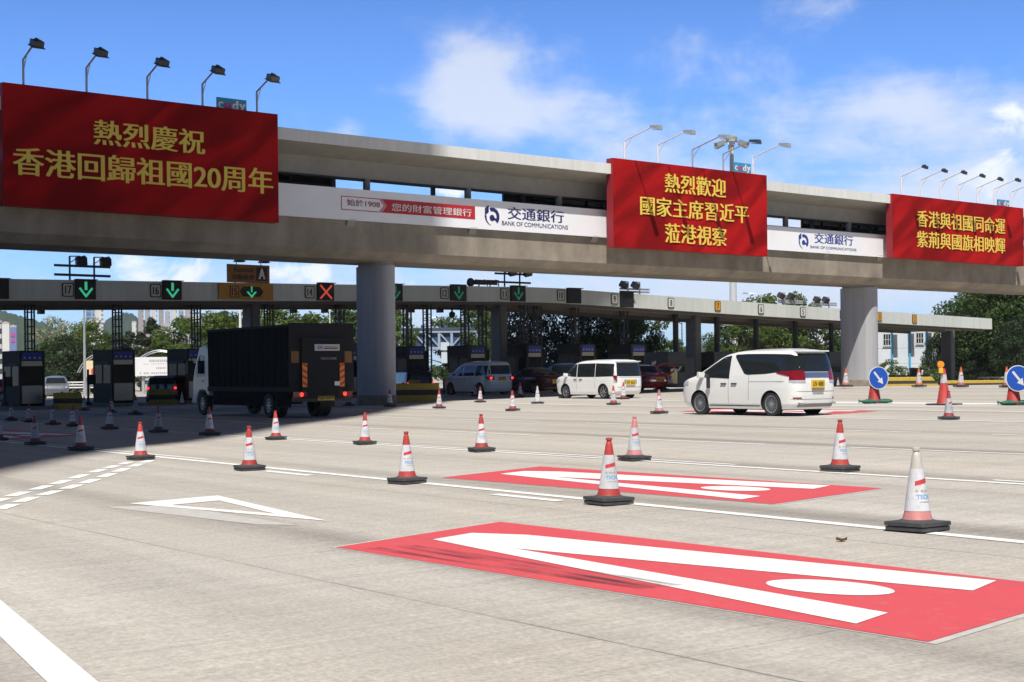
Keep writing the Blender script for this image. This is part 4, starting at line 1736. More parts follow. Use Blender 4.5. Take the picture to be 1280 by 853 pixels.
def plate(t, sh, z, txt, y0=.26, zh=.11, off=.03, low=None):
    x = sh.rear(0, z) - off
    mb = MB()
    mb.box(x - .012, x + .02, -y0, y0, z - zh, z + zh)
    p = mb.build('number_plate', NUMBER_Y, t)
    letter(txt, p, BLACK, y0 * .85, -y0 * .85, z - zh * .6, z + zh * .6, x - .0155, axis='rear', bold=.03)
    return p


def mpv(label, P, Hs, paint_m, tab, cfg, rz=PSI, group='vehicles heading for the toll booths'):
    t = thing(cfg['name'], label, cfg.get('cat', 'van'), P, rz, group)
    sh = Shell(tab, cfg.get('n', 7))
    ax, r = cfg['axles'], cfg['r']
    hw = max(q[3] for q in tab)
    car_shell(t, sh, paint_m, ax, r, hw)
    for a in ax:
        for sg in (1, -1):
            wheel(t, a, sg * (hw - .135), r, .22, cfg.get('spokes', 10), cfg.get('rimf', .7))
    box_part(t, 'underbody', DARKIN, tab[0][2] + .35, tab[0][1] - .3, -hw + .2, hw - .2, .17, .4)
    for lo, hi in cfg['windows']:
        for sg in (1, -1):
            side_patch(sh, lo, hi, sg, .006, 'side_window', GLASS, t)
    y, z0, z1, shr = cfg['rear_glass']
    end_patch(sh, -y, y, z0, z1, .008, 'rear_window', GLASS, t, shrink=shr)
    y, z0, z1, shr = cfg['windscreen']
    end_patch(sh, -y, y, z0, z1, .008, 'windscreen', GLASS, t, 'front', shrink=shr)
    tail = TAIL_LIT if cfg.get('lit') else TAIL
    for sg in (1, -1):
        ya, yb, za, zb = cfg['tail'][:4]
        o = end_patch(sh, sg * ya, sg * yb, za, zb, .014, 'tail_light', TAIL, t, ny=10)
        if len(cfg['tail']) > 4:
            xa, xb, la, lb = cfg['tail'][4]
            side_patch(sh, [(xa, la), (xb, lb - .05)], [(xa, zb), (xb, lb)], sg, .014, 'lens', TAIL, o)
            if cfg.get('clear'):
                end_patch(sh, sg * ya, sg * yb, za - .07, za - .004, .014, 'clear_lens', TAIL_CLEAR, o, ny=10, nz=2)
        if cfg.get('lit'):
            mb = MB()
            yc, zc = (ya + yb) / 2 * sg, (za + zb) / 2
            x = sh.rear(yc, zc) - .02
            mb.box(x - .02, x, yc - .09, yc + .09, zc - .06, zc + .06)
            mb.build('lit_lamp', TAIL_LIT, o)
        side_patch(sh, cfg['lamp'][0], cfg['lamp'][1], sg, .01, 'headlight', TAIL_CLEAR, t, nx=8)
        mirror_part(t, *cfg['mirror'], paint_m, sg) if sg > 0 else mirror_part(t, cfg['mirror'][0], -cfg['mirror'][1], cfg['mirror'][2], paint_m, sg)
        for hx, hz in cfg.get('handles', []):
            yy = sg * sh.side(hx, hz)
            box_part(t, 'door_handle', cfg.get('handle_mat', CHROME), hx - .11, hx + .11, min(yy, yy + sg * .035), max(yy, yy + sg * .035), hz - .018, hz + .018)
    plate(t, sh, cfg['plate'], cfg.get('txt', 'KT 1857'))
    # door seams
    for sx, za, zb in cfg.get('seams', []):
        for sg in (1, -1):
            side_patch(sh, [(sx, za), (sx + .012, za)], [(sx, zb), (sx + .012, zb)], sg, .003, 'door_seam', SEAM, t, 1, 10)
    for z in cfg.get('lines', []):
        end_patch(sh, -.78, .78, z, z + .012, .004, 'tailgate_seam', SEAM, t, nz=1)
    return t, sh


SEAM = mat('panel_gap', (.10, .10, .10), .7, vary=0)
WHITE_CAR = paint('pearl_white', (.80, .80, .78))
# 1. the large white people carrier
ALPH = [(.20, 2.28, -2.30, .86), (.34, 2.42, -2.42, .91), (.60, 2.475, -2.455, .925), (.80, 2.46, -2.46, .925), (.97, 2.43, -2.455, .915), (1.07, 2.27, -2.44, .905), (1.16, 1.90, -2.43, .895),
        (1.42, 1.36, -2.385, .845), (1.68, .86, -2.32, .79), (1.79, .58, -2.275, .755), (1.86, .25, -2.20, .69), (1.905, -.1, -2.02, .56), (1.935, -.5, -1.7, .30), (1.94, -.7, -1.5, .1)]
cfgA = dict(name='people_carrier', axles=(1.50, -1.50), r=.345, spokes=18, rimf=.74, n=7.5,
            windows=[([(.20, 1.08), (.75, 1.105), (1.62, 1.125)], [(.20, 1.765), (.50, 1.72), (.92, 1.52), (1.42, 1.25), (1.62, 1.14)]),
                     ([(-1.25, 1.21), (-.55, 1.19), (-.42, 1.22), (.03, 1.72)], [(-1.25, 1.79), (-.4, 1.80), (.03, 1.785)]),
                     ([(-2.35, 1.28), (-1.62, 1.245), (-1.256, 1.21)], [(-2.35, 1.63), (-2.28, 1.72), (-2.1, 1.765), (-1.256, 1.79)])],
            rear_glass=(.93, 1.27, 1.79, .0), windscreen=(.80, 1.2, 1.72, .1), tail=(.48, .90, 1.03, 1.30, (-2.36, -1.72, 1.10, 1.275)), clear=True,
            lamp=([(2.0, .90), (2.38, .86)], [(2.0, 1.02), (2.25, 1.02), (2.38, .97)]), mirror=(1.36, .86, 1.12), handles=[(.42, .93), (-.02, .93)], handle_mat=BLACK,
            plate=.92, seams=[(.22, .36, 1.1), (-.62, .45, 1.2)], lines=[.70], txt='UV 4081')
pA = at(945, 44.2)
carA, shA = mpv('large white people carrier passing in front, red tail lights and a slanted window pillar', pA, 1, WHITE_CAR, ALPH, cfgA)
end_patch(shA, -.50, .50, 1.10, 1.25, .012, 'chrome_strip', CHROME, carA, nz=2)
box_part(carA, 'rear_spoiler', WHITE_CAR, -2.34, -2.1, -.62, .62, 1.83, 1.87, .012)
box_part(carA, 'exhaust_trim', MATS['chrome'], -2.47, -2.40, .55, .72, .34, .39)
box_part(carA, 'exhaust_trim', MATS['chrome'], -2.47, -2.40, -.72, -.55, .34, .39)
box_part(carA, 'second_plate', STEEL, shA.rear(0, .75) - .035, shA.rear(0, .75), -.22, .22, .69, .78)
mb = MB()
for x in (.95,):
    mb.box(x, x + .05, shA.side(x, .9) + .05, shA.side(x, .9) + .16, .80, 1.13)
mb.build('fender_mirror_stalk', BLACK, carA)

for sg in (1, -1):
    side_patch(shA, [(-1.05, .27), (1.05, .27)], [(-1.05, .30), (1.05, .30)], sg, .012, 'sill_trim', SEAM, carA, 20, 1)
    side_patch(shA, [(-1.262, 1.215), (-1.25, 1.215)], [(-1.262, 1.78), (-1.25, 1.78)], sg, .009, 'window_pillar', BLACK, carA, 1, 8)
side_patch(shA, [(-1.95, .98), (-1.72, .98)], [(-1.95, .99), (-1.72, .99)], 1, .004, 'fuel_flap_seam', SEAM, carA, 4, 1)
side_patch(shA, [(-.60, .985), (-2.0, .985)][::-1], [(-2.0, .995), (-.60, .995)], 1, .004, 'door_rail', SEAM, carA, 20, 1)
end_patch(shA, -.84, .84, .48, .49, .006, 'bumper_seam', SEAM, carA, nz=1)
end_patch(shA, -.70, .70, .26, .36, .012, 'bumper_insert', mat('bumper_grey', (.25, .25, .25), .6, vary=.05), carA, nz=2)
for sg in (1, -1):
    end_patch(shA, sg * .62, sg * .82, .50, .54, .012, 'rear_reflector', TAIL, carA, ny=6, nz=1)

# 2. the smaller white people carrier
STEP = [(.19, 2.16, -2.18, .80), (.33, 2.29, -2.31, .84), (.60, 2.345, -2.345, .85), (.90, 2.32, -2.345, .85), (1.0, 2.16, -2.33, .84), (1.08, 1.72, -2.32, .83), (1.4, 1.22, -2.28, .795),
        (1.62, .86, -2.23, .765), (1.70, .55, -2.18, .73), (1.755, .2, -2.08, .64), (1.785, -.3, -1.8, .40), (1.79, -.6, -1.5, .15)]
cfgS = dict(name='people_carrier', axles=(1.42, -1.40), r=.325, spokes=7, n=8,
            windows=[([(.55, 1.0), (1.5, 1.06)], [(.55, 1.60), (.85, 1.56), (1.5, 1.10)]), ([(-.8, 1.0), (.5, 1.0)], [(-.8, 1.62), (.5, 1.61)]), ([(-2.1, 1.02), (-.84, 1.0)], [(-2.1, 1.58), (-.84, 1.62)])],
            rear_glass=(.78, 1.02, 1.62, .05), windscreen=(.72, 1.12, 1.6, .1), tail=(.70, .835, .74, 1.06, (-2.27, -2.08, .76, 1.05)), lamp=([(1.85, .78), (2.26, .72)], [(1.85, .92), (2.26, .9)]),
            mirror=(1.3, .80, 1.02), handles=[(.62, .90), (.22, .90)], plate=.74, seams=[(.52, .35, 1.0), (-.82, .5, 1.0)], lines=[.52, .96], txt='RT 625')
carS, shS = mpv('smaller white people carrier with clear rear lights, left of the large one', at(747.5, 69), 1, WHITE_CAR, STEP, cfgS)
end_patch(shS, -.36, .36, .68, .86, .012, 'chrome_garnish', CHROME, carS, nz=2)
box_part(carS, 'rear_spoiler', WHITE_CAR, -2.27, -2.0, -.68, .68, 1.665, 1.705, .012)
for o in KIDS[carS.name]:
    if o.name.startswith('tail_light'):
        o.data.materials[0] = TAIL_CLEAR

# 3. the silver van in half shade
SILV = [(r[0], r[1], r[2], r[3] * .98) for r in ALPH]
cfgV = dict(cfgA, name='silver_van', spokes=8, rimf=.66, lit=True, txt='LP 732',
            windows=[([(.25, 1.08), (1.42, 1.13)], [(.25, 1.68), (.45, 1.64), (.80, 1.46), (1.42, 1.14)]), ([(-.95, 1.10), (.16, 1.10)], [(-.95, 1.68), (.16, 1.69)]), ([(-2.15, 1.12), (-1.02, 1.10)], [(-2.15, 1.66), (-1.02, 1.68)])],
            tail=(.52, .89, .86, 1.06, (-2.37, -1.98, .90, 1.05)), rear_glass=(.78, 1.18, 1.68, .06), clear=False, plate=.93, handle_mat=CHROME)
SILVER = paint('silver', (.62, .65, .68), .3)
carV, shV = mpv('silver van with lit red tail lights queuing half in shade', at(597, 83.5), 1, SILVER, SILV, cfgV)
end_patch(shV, -.5, .5, 1.07, 1.12, .012, 'chrome_strip', CHROME, carV, nz=1)
carV.scale = (.98, .98, .98)

# 4. maroon saloon, dark car, red taxi
SED = [(.18, 2.05, -2.12, .80), (.30, 2.25, -2.30, .87), (.55, 2.36, -2.38, .90), (.78, 2.30, -2.39, .90), (.90, 1.95, -2.36, .88), (.96, 1.15, -2.25, .86), (1.02, .95, -2.05, .82), (1.2, .55, -1.6, .72),
       (1.36, .15, -1.05, .62), (1.43, -.1, -.75, .50), (1.46, -.3, -.55, .25)]
cfgM = dict(name='maroon_saloon', cat='car', axles=(1.42, -1.42), r=.33, spokes=10, n=5, windows=[([(-.95, 1.0), (.85, 1.02)], [(-.95, 1.3), (-.2, 1.38), (.15, 1.33), (.85, 1.05)])],
            rear_glass=(.62, 1.05, 1.38, .25), windscreen=(.66, 1.06, 1.38, .25), tail=(.50, .86, .76, .90, (-2.33, -2.05, .77, .89)), lamp=([(1.95, .62), (2.25, .6)], [(1.95, .72), (2.25, .72)]),
            mirror=(.75, .82, 1.0), handles=[(.1, .82), (-.75, .82)], plate=.66, txt='TK 908', lines=[.60], seams=[(.35, .3, .98), (-.55, .3, .98)])
carM, shM = mpv('maroon saloon with dark glass queuing right of the silver van', at(664, 85.5), 1, paint('maroon', (.07, .008, .014)), SED, cfgM)
end_patch(shM, -.42, .42, .86, .885, .012, 'light_bar', TAIL, carM, nz=1)
cfgD = dict(cfgS, name='dark_car', cat='car', txt='PN 340')
carD, _ = mpv('dark blue car with a bluish rear window, behind the maroon saloon', at(705, 91), 1, paint('midnight', (.018, .018, .035)), STEP, cfgD)
carD.scale = (.95, 1, .93)
TAXI = [(.18, 2.1, -2.15, .78), (.30, 2.28, -2.30, .84), (.60, 2.33, -2.34, .85), (.80, 2.31, -2.34, .85), (.92, 2.1, -2.32, .84), (.97, 1.15, -2.1, .83), (1.03, .95, -1.75, .80), (1.25, .55, -1.4, .72),
        (1.40, .25, -1.1, .65), (1.46, .05, -.9, .52), (1.49, -.2, -.6, .25)]
cfgT = dict(cfgM, name='red_taxi', spokes=5, rimf=.6, tail=(.52, .82, .70, .86, (-2.28, -2.1, .72, .85)), windows=[([(-1.15, 1.02), (.85, 1.04)], [(-1.15, 1.30), (-.6, 1.40), (.2, 1.37), (.85, 1.06)])],
            rear_glass=(.64, 1.06, 1.40, .15), txt='HV 5126')
TAXIRED = paint('taxi_red', (.42, .012, .014))
carT, shT = mpv('red taxi stopped behind the smaller white people carrier', at(796, 84), 1, TAXIRED, TAXI, cfgT, PSI - .12)
end_patch(shT, -.84, .84, .55, .64, .03, 'bumper', CHROME, carT, nz=1)
# 5. vehicles beyond and between the booths on the left
LAWN = WT(0, 0)
SUV = [(.25, 2.0, -2.05, .80), (.40, 2.15, -2.2, .88), (.70, 2.2, -2.24, .90), (.95, 2.1, -2.22, .89), (1.05, 1.2, -2.18, .87), (1.3, .85, -2.1, .80), (1.52, .45, -1.98, .72), (1.6, .1, -1.8, .60), (1.64, -.3, -1.3, .25)]
cfgU = dict(cfgM, name='silver_suv', n=6, windows=[([(-1.9, 1.06), (.95, 1.08)], [(-1.9, 1.42), (.3, 1.46), (.95, 1.12)])], windscreen=(.72, 1.08, 1.5, .15), rear_glass=(.7, 1.06, 1.5, .1),
            tail=(.58, .86, .82, 1.0, (-2.16, -1.95, .83, .98)), lamp=([(1.7, .78), (2.12, .74)], [(1.7, .92), (2.12, .9)]), txt='NB 77')
mpv('grey four by four facing the camera beyond the leftmost booths', at(69.5, 108), 1, paint('grey', (.16, .18, .20), .3), SUV, cfgU, R(-72), 'vehicles beyond the toll booths')
MINI = [(.2, 1.75, -1.7, .78), (.35, 1.9, -1.86, .84), (.65, 1.93, -1.9, .86), (.9, 1.75, -1.88, .85), (1.0, .95, -1.86, .82), (1.25, .6, -1.78, .74), (1.42, .3, -1.7, .67), (1.48, 0, -1.55, .55), (1.5, -.3, -1.2, .3)]
cfgH = dict(cfgM, name='hatchback', axles=(1.25, -1.2), r=.31, spokes=6, n=6, windows=[([(-1.7, 1.02), (.75, 1.04)], [(-1.7, 1.34), (.2, 1.38), (.75, 1.08)])], windscreen=(.7, 1.05, 1.4, .12), rear_glass=(.68, 1.03, 1.38, .1),
            tail=(.55, .8, .72, .95, (-1.82, -1.7, .75, .93)), lamp=([(1.4, .7), (1.8, .68)], [(1.4, .85), (1.8, .84)]), mirror=(.7, .8, 1.02), plate=.6, lit=True, txt='SM 21', lines=[.5], seams=[(-.4, .3, 1.0)], handles=[(-.2, .9)])
carH, shH = mpv('pale hatchback with dark stripes and lit tail lights paying at the second booth', at(206, 80), 1, paint('pale_blue', (.42, .47, .52)), MINI, cfgH, R(98), 'vehicles between the toll booths')
for sg in (1, -1):
    end_patch(shH, sg * .12, sg * .30, .5, 1.02, .006, 'stripe', BLACK, carH, ny=3)
mpv('red taxi cut off by the left edge beyond the booths', at(-4, 96), 1, TAXIRED, TAXI, dict(cfgT, txt='DX 402'), R(150), 'vehicles beyond the toll booths')
cfgQ = dict(cfgS, name='dark_van', lit=True, txt='LJ 619', tail=(.60, .82, .80, .98, (-2.27, -2.1, .8, .95)))
carQ, shQ = mpv('dark car with an amber board on its tail behind the concrete blocks', at(512, 87), 1, paint('black', (.012, .012, .014)), STEP, cfgQ, R(110), 'vehicles between the toll booths')
carQ.scale = (1, 1, .8)
box_part(carQ, 'amber_board', AMBER, shQ.rear(0, .9) - .06, shQ.rear(0, .9) - .02, .05, .75, .80, 1.12)


# 6. the black box truck
def truck():
    p = at(347, 53.0)
    t = thing('box_truck', 'black curtain-sided box truck with a white cab and a tail lift, in the shade', 'truck', p, PSI, 'vehicles heading for the toll booths')
    BX = mat('black_tarpaulin', (.005, .005, .006), .85, vary=.25, scale=1.5, spec=.15, streak=(6, 1, .3, .5))
    BXR = mat('black_tail_panel', (.013, .013, .016), .7, vary=.12, scale=2, spec=.25)
    W, L0, L1, zb, zt = 1.2, -3.35, 3.35, 1.02, 3.14
    mb = MB()
    n = 60
    for sg in (1, -1):
        vs = []
        for i in range(n + 1):
            x = L0 + .06 + (L1 - L0 - .06) * i / n
            e = .018 * math.sin(i * 1.35) + .012 * math.sin(i * .6 + 1)
            vs += [(x, sg * (W + e), zb + .05), (x, sg * (W + e * .6), (zb + zt) / 2), (x, sg * W, zt - .05)]
        mb.add(vs, [f for i in range(n) for f in ((3 * i, 3 * i + 3, 3 * i + 4, 3 * i + 1), (3 * i + 1, 3 * i + 4, 3 * i + 5, 3 * i + 2))])
    mb.box(L0 + .05, L1, -W + .03, W - .03, zb, zt - .02)
    mb.build('box_body', BX, t, 60)
    mb = MB()
    mb.box(L0 + .06, L1 + .02, -W - .02, W + .02, zt - .05, zt + .03)
    mb.box(L0 + .06, L1, -W - .02, W + .02, zb - .12, zb + .05)
    mb.build('roof_rail', BXR, t)
    mb = MB()
    mb.box(L0 - .02, L0 + .049, -W - .02, W + .02, zb - .1, zt + .08)
    rear = mb.build('tail_frame', BXR, t)
    mb = MB()
    mb.box(L0 - .10, L0 - .022, -.80, .80, zb - .35, zt - .42)
    for k in range(3):
        mb.box(L0 - .115, L0 - .102, -.78, .78, zb + .02 + k * .42, zb + .05 + k * .42)
    lift = mb.build('tail_lift', BXR, t)
    x = L0 - .118
    mb = MB()
    mb.box(x - .012, x + .01, -.62, .33, 2.28, 2.50)
    lb = mb.build('label_plate', mat('label_grey', (.50, .51, .52), .5, vary=.05), lift)
    letter('LH', lb, LOGOBLUE, .22, .04, 2.33, 2.45, x - .016, axis='rear', bold=.05)
    for z, a in ((2.40, .05), (2.345, .055)):
        mb = MB()
        mb.box(x - .015, x - .013, -.55, -.02, z, z + .035)
        mb.build('lettering', BLACK if z < 2.36 else AMBER, lb)
    letter('▪▪▪▪ 58223388'[5:], lift, mat('grey_letters', (.22, .22, .23), .6, vary=0), .1, -.5, 1.98, 2.06, x - .002, axis='rear', bold=.03)
    for y0, y1 in ((.62, .80), (-.80, -.62)):
        mb = MB()
        mb.box(x - .014, x, y0, y1, 1.06, 1.86)
        ch = mb.build('chevron_board', mat('chevron_orange', (.75, .30, .03), .5, vary=.04), lift)
        mb = MB()
        k = 0
        for k in range(4):
            z = 1.08 + k * .21
            s = 1 if y0 > 0 else -1
            a, b = (y0, y1) if s > 0 else (y1, y0)
            mb.quad((x - .0165, a, z), (x - .0165, b, z + .10), (x - .0165, b, z + .19), (x - .0165, a, z + .09))
        mb.build('red_stripe', mat('chevron_red', (.62, .03, .02), .5, vary=.03), ch)
    for y0 in (.88, -1.14):
        mb = MB()
        mb.box(L0 - .034, L0 - .021, y0, y0 + .27, 1.88, 2.26)
        am = mb.build('amber_panel', mat('amber_mesh', (.30, .13, .02), .5, vary=.1), rear)
        mb = MB()
        for i in range(6):
            for j in range(8):
                if (i + j) % 2:
                    mb.quad((L0 - .0355, y0 + .02 + i * .04, 1.90 + j * .044), (L0 - .0355, y0 + .055 + i * .04, 1.90 + j * .044), (L0 - .0355, y0 + .055 + i * .04, 1.935 + j * .044), (L0 - .0355, y0 + .02 + i * .04, 1.935 + j * .044))
        mb.build('dark_checks', BLACK, am)
    mb = MB()
    mb.box(x - .01, x, -.62, -.42, 1.10, 1.24)
    mb.build('white_sticker', WHITE, lift)
    # chassis, lights, wheels
    mb = MB()
    mb.box(L0 + .1, 4.4, -.45, .45, .62, .88)
    mb.box(L0 + .25, 3.2, -1.1, -1.04, .55, .82)
    mb.box(L0 + .25, 3.2, 1.04, 1.1, .40, .5)
    mb.box(L0 + .25, 3.2, 1.04, 1.1, .62, .72)
    mb.box(-.9, 3.3, .5, 1.0, .42, .93)
    mb.box(-2.9, -2.2, .5, 1.05, .48, .93)
    mb.build('chassis', mat('matt_black', (.010, .010, .011), .9, vary=.2, spec=.1), t)
    mb = MB()
    mb.box(L0 - .06, L0 + .08, -1.1, 1.1, .56, .72)
    mb.build('bumper', BLACK, t)
    for y0 in (.62, -1.12):
        mb = MB()
        mb.box(L0 - .10, L0 - .062, y0, y0 + .5, .72, .90)
        tl = mb.build('tail_light', TAIL, t)
        mb = MB()
        c = y0 + (.20 if y0 > 0 else .30)
        mb.lathe([(.001, L0 - .125), (.065, L0 - .12), (.07, L0 - .101)], 16, axis='z')
        mb.v = [(z, c + a, .81 + b) for a, b, z in mb.v]
        mb.build('lit_lamp', TAIL_LIT, tl, 60)
    mb = MB()
    mb.box(L0 - .10, L0 - .07, -.42, .20, .60, .75)
    pl = mb.build('number_plate', NUMBER_Y, t)
    letter('GK 2077', pl, BLACK, .16, -.38, .625, .725, L0 - .1035, axis='rear', bold=.03)
    for ax, dual in ((4.05, False), (-1.55, True)):
        for sg in (1, -1):
            wheel(t, ax, sg * 1.0, .43, .26, 8, .55)
            if dual:
                wheel(t, ax, sg * .70, .43, .26, 8, .55)
    # mudguards and under-run clutter
    mb = MB()
    mb.box(-2.1, -1.0, .56, 1.12, .92, .96)
    mb.box(-2.1, -1.0, -1.12, -.56, .92, .96)
    mb.box(-2.15, -2.11, .56, 1.12, .35, .95)
    mb.box(-2.15, -2.11, -1.12, -.56, .35, .95)
    mb.build('mudguard', RUBBER, t)
    # cab
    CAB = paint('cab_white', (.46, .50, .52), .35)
    prof = [(a + 1.2, b) for a, b in [(2.25, .72), (2.25, 2.45), (2.55, 2.62), (3.1, 2.55), (3.55, 1.75), (3.72, 1.30), (3.72, .45), (3.35, .45), (3.30, .75), (3.1, .92), (2.6, .92), (2.42, .75)]]
    mb = MB()
    mb.prism([(a, b) for a, b in prof], -1.12, 1.12, 'y')
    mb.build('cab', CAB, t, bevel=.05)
    for y0, y1 in ((1.121, 1.128), (-1.128, -1.121)):
        mb = MB()
        mb.prism([(3.82, 1.45), (3.82, 2.20), (4.15, 2.28), (4.42, 2.10), (4.66, 1.62), (4.60, 1.42)], y0, y1, 'y')
        mb.build('cab_window', GLASS, t)
    mb = MB()
    mb.add([(3.6, -.95, 2.5), (3.6, .95, 2.5), (4.2, .85, 2.6), (4.2, -.85, 2.6), (3.5, -.85, 3.0), (3.5, .85, 3.0)], [(0, 1, 2, 3), (0, 4, 5, 1), (2, 5, 4, 3), (1, 5, 2), (0, 3, 4)])
    mb.build('wind_deflector', CAB, t, bevel=.03)
    box_part(t, 'door_handle', BLACK, 3.90, 4.06, 1.122, 1.15, 1.26, 1.30)
    mb = MB()
    mb.box(4.58, 4.70, 1.24, 1.46, 1.55, 2.05)
    mb.tube([(4.6, 1.0, 2.2), (4.64, 1.28, 2.25), (4.64, 1.3, 1.6)], .02, 6)
    mb.build('door_mirror', BLACK, t)
    mb = MB()
    mb.box(4.52, 4.922, 1.10, 1.15, .46, .66)
    mb.box(4.923, 5.0, -1.08, 1.08, .42, .72)
    mb.build('step', CAB, t)
    return t


truck()

# ------------------------------------------------------------------ cones
CONE_RED = cone_mat('cone_red', (.47, .052, .042))
CONE_PINK = cone_mat('cone_faded_pink', (.56, .22, .21))
CONE_PALE = cone_mat('cone_bleached', (.56, .52, .47), .5, .3)
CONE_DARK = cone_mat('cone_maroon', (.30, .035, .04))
CONE_ORANGE = cone_mat('cone_orange', (.60, .13, .05))
SLEEVE = cone_mat('cone_white_sleeve', (.60, .60, .62), .45, .35)
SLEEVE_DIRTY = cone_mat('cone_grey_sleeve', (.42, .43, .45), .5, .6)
CONE_BASE = mat('cone_rubber_base', (.055, .055, .058), .75, vary=.25, scale=12)
CONE_STAR = mat('cone_star_print', (.40, .38, .26), .6, vary=0)
CONE_BLUE = mat('cone_blue_print', (.10, .35, .65), .6, vary=0)
CONE_SASH = mat('cone_sash_print', (.55, .04, .05), .6, vary=0)


def cone_r(z):
    pts = [(.075, .150), (.10, .135), (.18, .112), (.55, .058), (.69, .036), (.70, .028), (.715, .027), (.722, .036), (.745, .036), (.75, .028)]
    return interp(pts, z, 1)


CONE_PROTO = {}


def make_cone(kind):
    tip, skirt, sl = {'red': (CONE_RED, CONE_RED, SLEEVE), 'pink': (CONE_PINK, CONE_PINK, SLEEVE), 'pale': (CONE_PALE, CONE_PINK, SLEEVE), 'maroon': (CONE_DARK, CONE_DARK, SLEEVE),
                      'dirty': (CONE_DARK, CONE_DARK, SLEEVE_DIRTY), 'orange': (CONE_ORANGE, CONE_ORANGE, SLEEVE), 'white': (CONE_PALE, SLEEVE, SLEEVE)}[kind]
    t = thing('traffic_cone', '', 'traffic cone')
    mb = MB()
    for z, h in ((0.004, .034), (.046, .034)):
        q = .215 if z < .02 else .222
        mb.prism([(-q + .03, -q), (q - .03, -q), (q, -q + .03), (q, q - .03), (q - .03, q), (-q + .03, q), (-q, q - .03), (-q, -q + .03)], z, z + h, 'z')
    mb.prism([(-.12, -.12), (.12, -.12), (.12, .12), (-.12, .12)], .038, .046, 'z')
    # dished top of the upper plate
    mb.rings([[(r * math.cos(2 * math.pi * k / 24 + .13), r * math.sin(2 * math.pi * k / 24 + .13), z) for k in range(24)] for r, z in ((.205, .0802), (.16, .092), (.14, .10))])
    mb.build('base', CONE_BASE, t, 30)
    def lath(z0, z1, m, name, e=0, extra=()):
        zs = sorted(set([z0 + (z1 - z0) * i / 8 for i in range(9)] + [z for z in (.69, .70, .715, .722, .745) if z0 < z < z1]))
        mb = MB()
        mb.lathe([(cone_r(z) + e, z) for z in zs], 28)
        return mb.build(name, m, t, 40)
    lath(.085, .18, skirt, 'skirt')
    lath(.55, .75, tip, 'tip')
    s = lath(.176, .556, sl, 'reflective_sleeve', .003)
    # printing on the sleeve: slanted red sash, three small stars, a blue word and a faint grey line under it
    def wrap(V, Fc, m, a0, a1, z0, z1, tilt=0, name='printing', e=.005):
        mb = MB()
        for u, v, k in V:
            z = z0 + v * (z1 - z0) + tilt * u
            a = a0 + u * (a1 - a0)
            r = cone_r(z) + e
            mb.v.append((r * math.sin(a), -r * math.cos(a), z))
        mb.f = Fc
        mb.m = [0] * len(Fc)
        mb.build(name, m, s)
    N = 10
    grid = [(i / N, j, 0) for i in range(N + 1) for j in (0, 1)]
    gf = [(2 * i, 2 * i + 2, 2 * i + 3, 2 * i + 1) for i in range(N)]
    for base in (.5, math.pi + .5):
        wrap(grid, gf, CONE_SASH, base - .1, base + 1.5, .405, .445, .03)
        V, Fc = text_geo('HAPPY', .02) if False else text_geo('★★★')
        wrap(V, Fc, CONE_STAR, base - .15, base + 1.4, .345, .375)
        V, Fc = text_geo('TECH', .03)
        wrap(V, Fc, CONE_BLUE, base + .05, base + 1.5, .285, .325)
        wrap(grid, gf, mat('cone_grey_print', (.45, .45, .47), .6, vary=0), base + .35, base + 1.4, .255, .266)
    return t


def cone(kind, x, yb, yt, label, group, size=None):
    if size is None:
        p = G(x, yb)
        sc = clamp((yb - yt) * p.y / F / .75, .86, 1.2)
    else:
        Y = size * F / (yb - yt)
        p = at(x, Y)
        sc = size / .75
    if kind not in CONE_PROTO:
        t = CONE_PROTO[kind] = make_cone(kind)
    else:
        t = copy_tree(CONE_PROTO[kind])
    t.location = (p.x, p.y, gz(p.x, p.y) + .006 if size is None else zpx(x, yb, p.y))
    h = int(x * 7 + yb * 13) % 97 / 97
    t.rotation_euler = ((h * 7 % 1 - .5) * .035, (h * 13 % 1 - .5) * .035, PSI + (h - .5) * .45)
    t.scale = (sc, sc, sc)
    tag(t, label, 'traffic cone', group)
    return t


GN = 'cones along the nearest lane line'
cone('pale', 1147, 663.5, 560, 'bleached cone with a whitish tip and pink skirt, nearest of all on the right', GN)
cone('red', 761, 630.5, 548, 'red cone on the lane line in front of the farther red patch, printed sleeve', GN)
cone('red', 509, 604.5, 540, 'red cone on the nearest lane line, directly below the silver van', GN)
cone('red', 312, 588, 533, 'red cone below the truck, on the near line right of the merging dashes', GN)
cone('red', 176, 575, 528, 'bright red cone in the sun where the dashed merging lines meet', GN)
cone('maroon', 101, 563.5, 521, 'shaded cone on the near line just left of the merging dashes', GN)
cone('dirty', 44, 556.5, 520, 'shaded dull cone standing before the left red patch letter', GN)
cone('dirty', -2, 551, 517, 'shaded cone cut off by the left edge on the near line', GN)
GM = 'cones along the second lane line'
cone('red', 1050, 589.5, 525, 'red cone at the right, above the end of the farther red patch', GM)
cone('pink', 793, 576, 521, 'faded pink cone just behind the farther red patch', GM)
cone('red', 602, 565, 518, 'red cone left of the farther red patch tip, on the second line', GM)
cone('red', 456, 556, 516, 'red cone on the second line right of the shadow edge, below the near pier', GM)
cone('red', 345, 550, 514, 'red cone at the shadow edge below the truck tail', GM)
cone('maroon', 262, 544.5, 509, 'shaded cone in front of the truck cab wheel', GM)
cone('dirty', 198, 541, 509, 'shaded dull cone left of the truck cab, alone on the second line', GM)
cone('maroon', 137, 537, 508, 'shaded cone below the second booth with another cone right behind it', GM)
cone('maroon', 91, 533.5, 507, 'shaded cone with a white sleeve in front of the left concrete block', GM)
cone('dirty', 66, 531.5, 505.5, 'shaded dark cone below the left end of the left concrete block', GM)
cone('dirty', 36, 528.5, 505, 'shaded dull cone below the steel panel of the leftmost booth', GM)
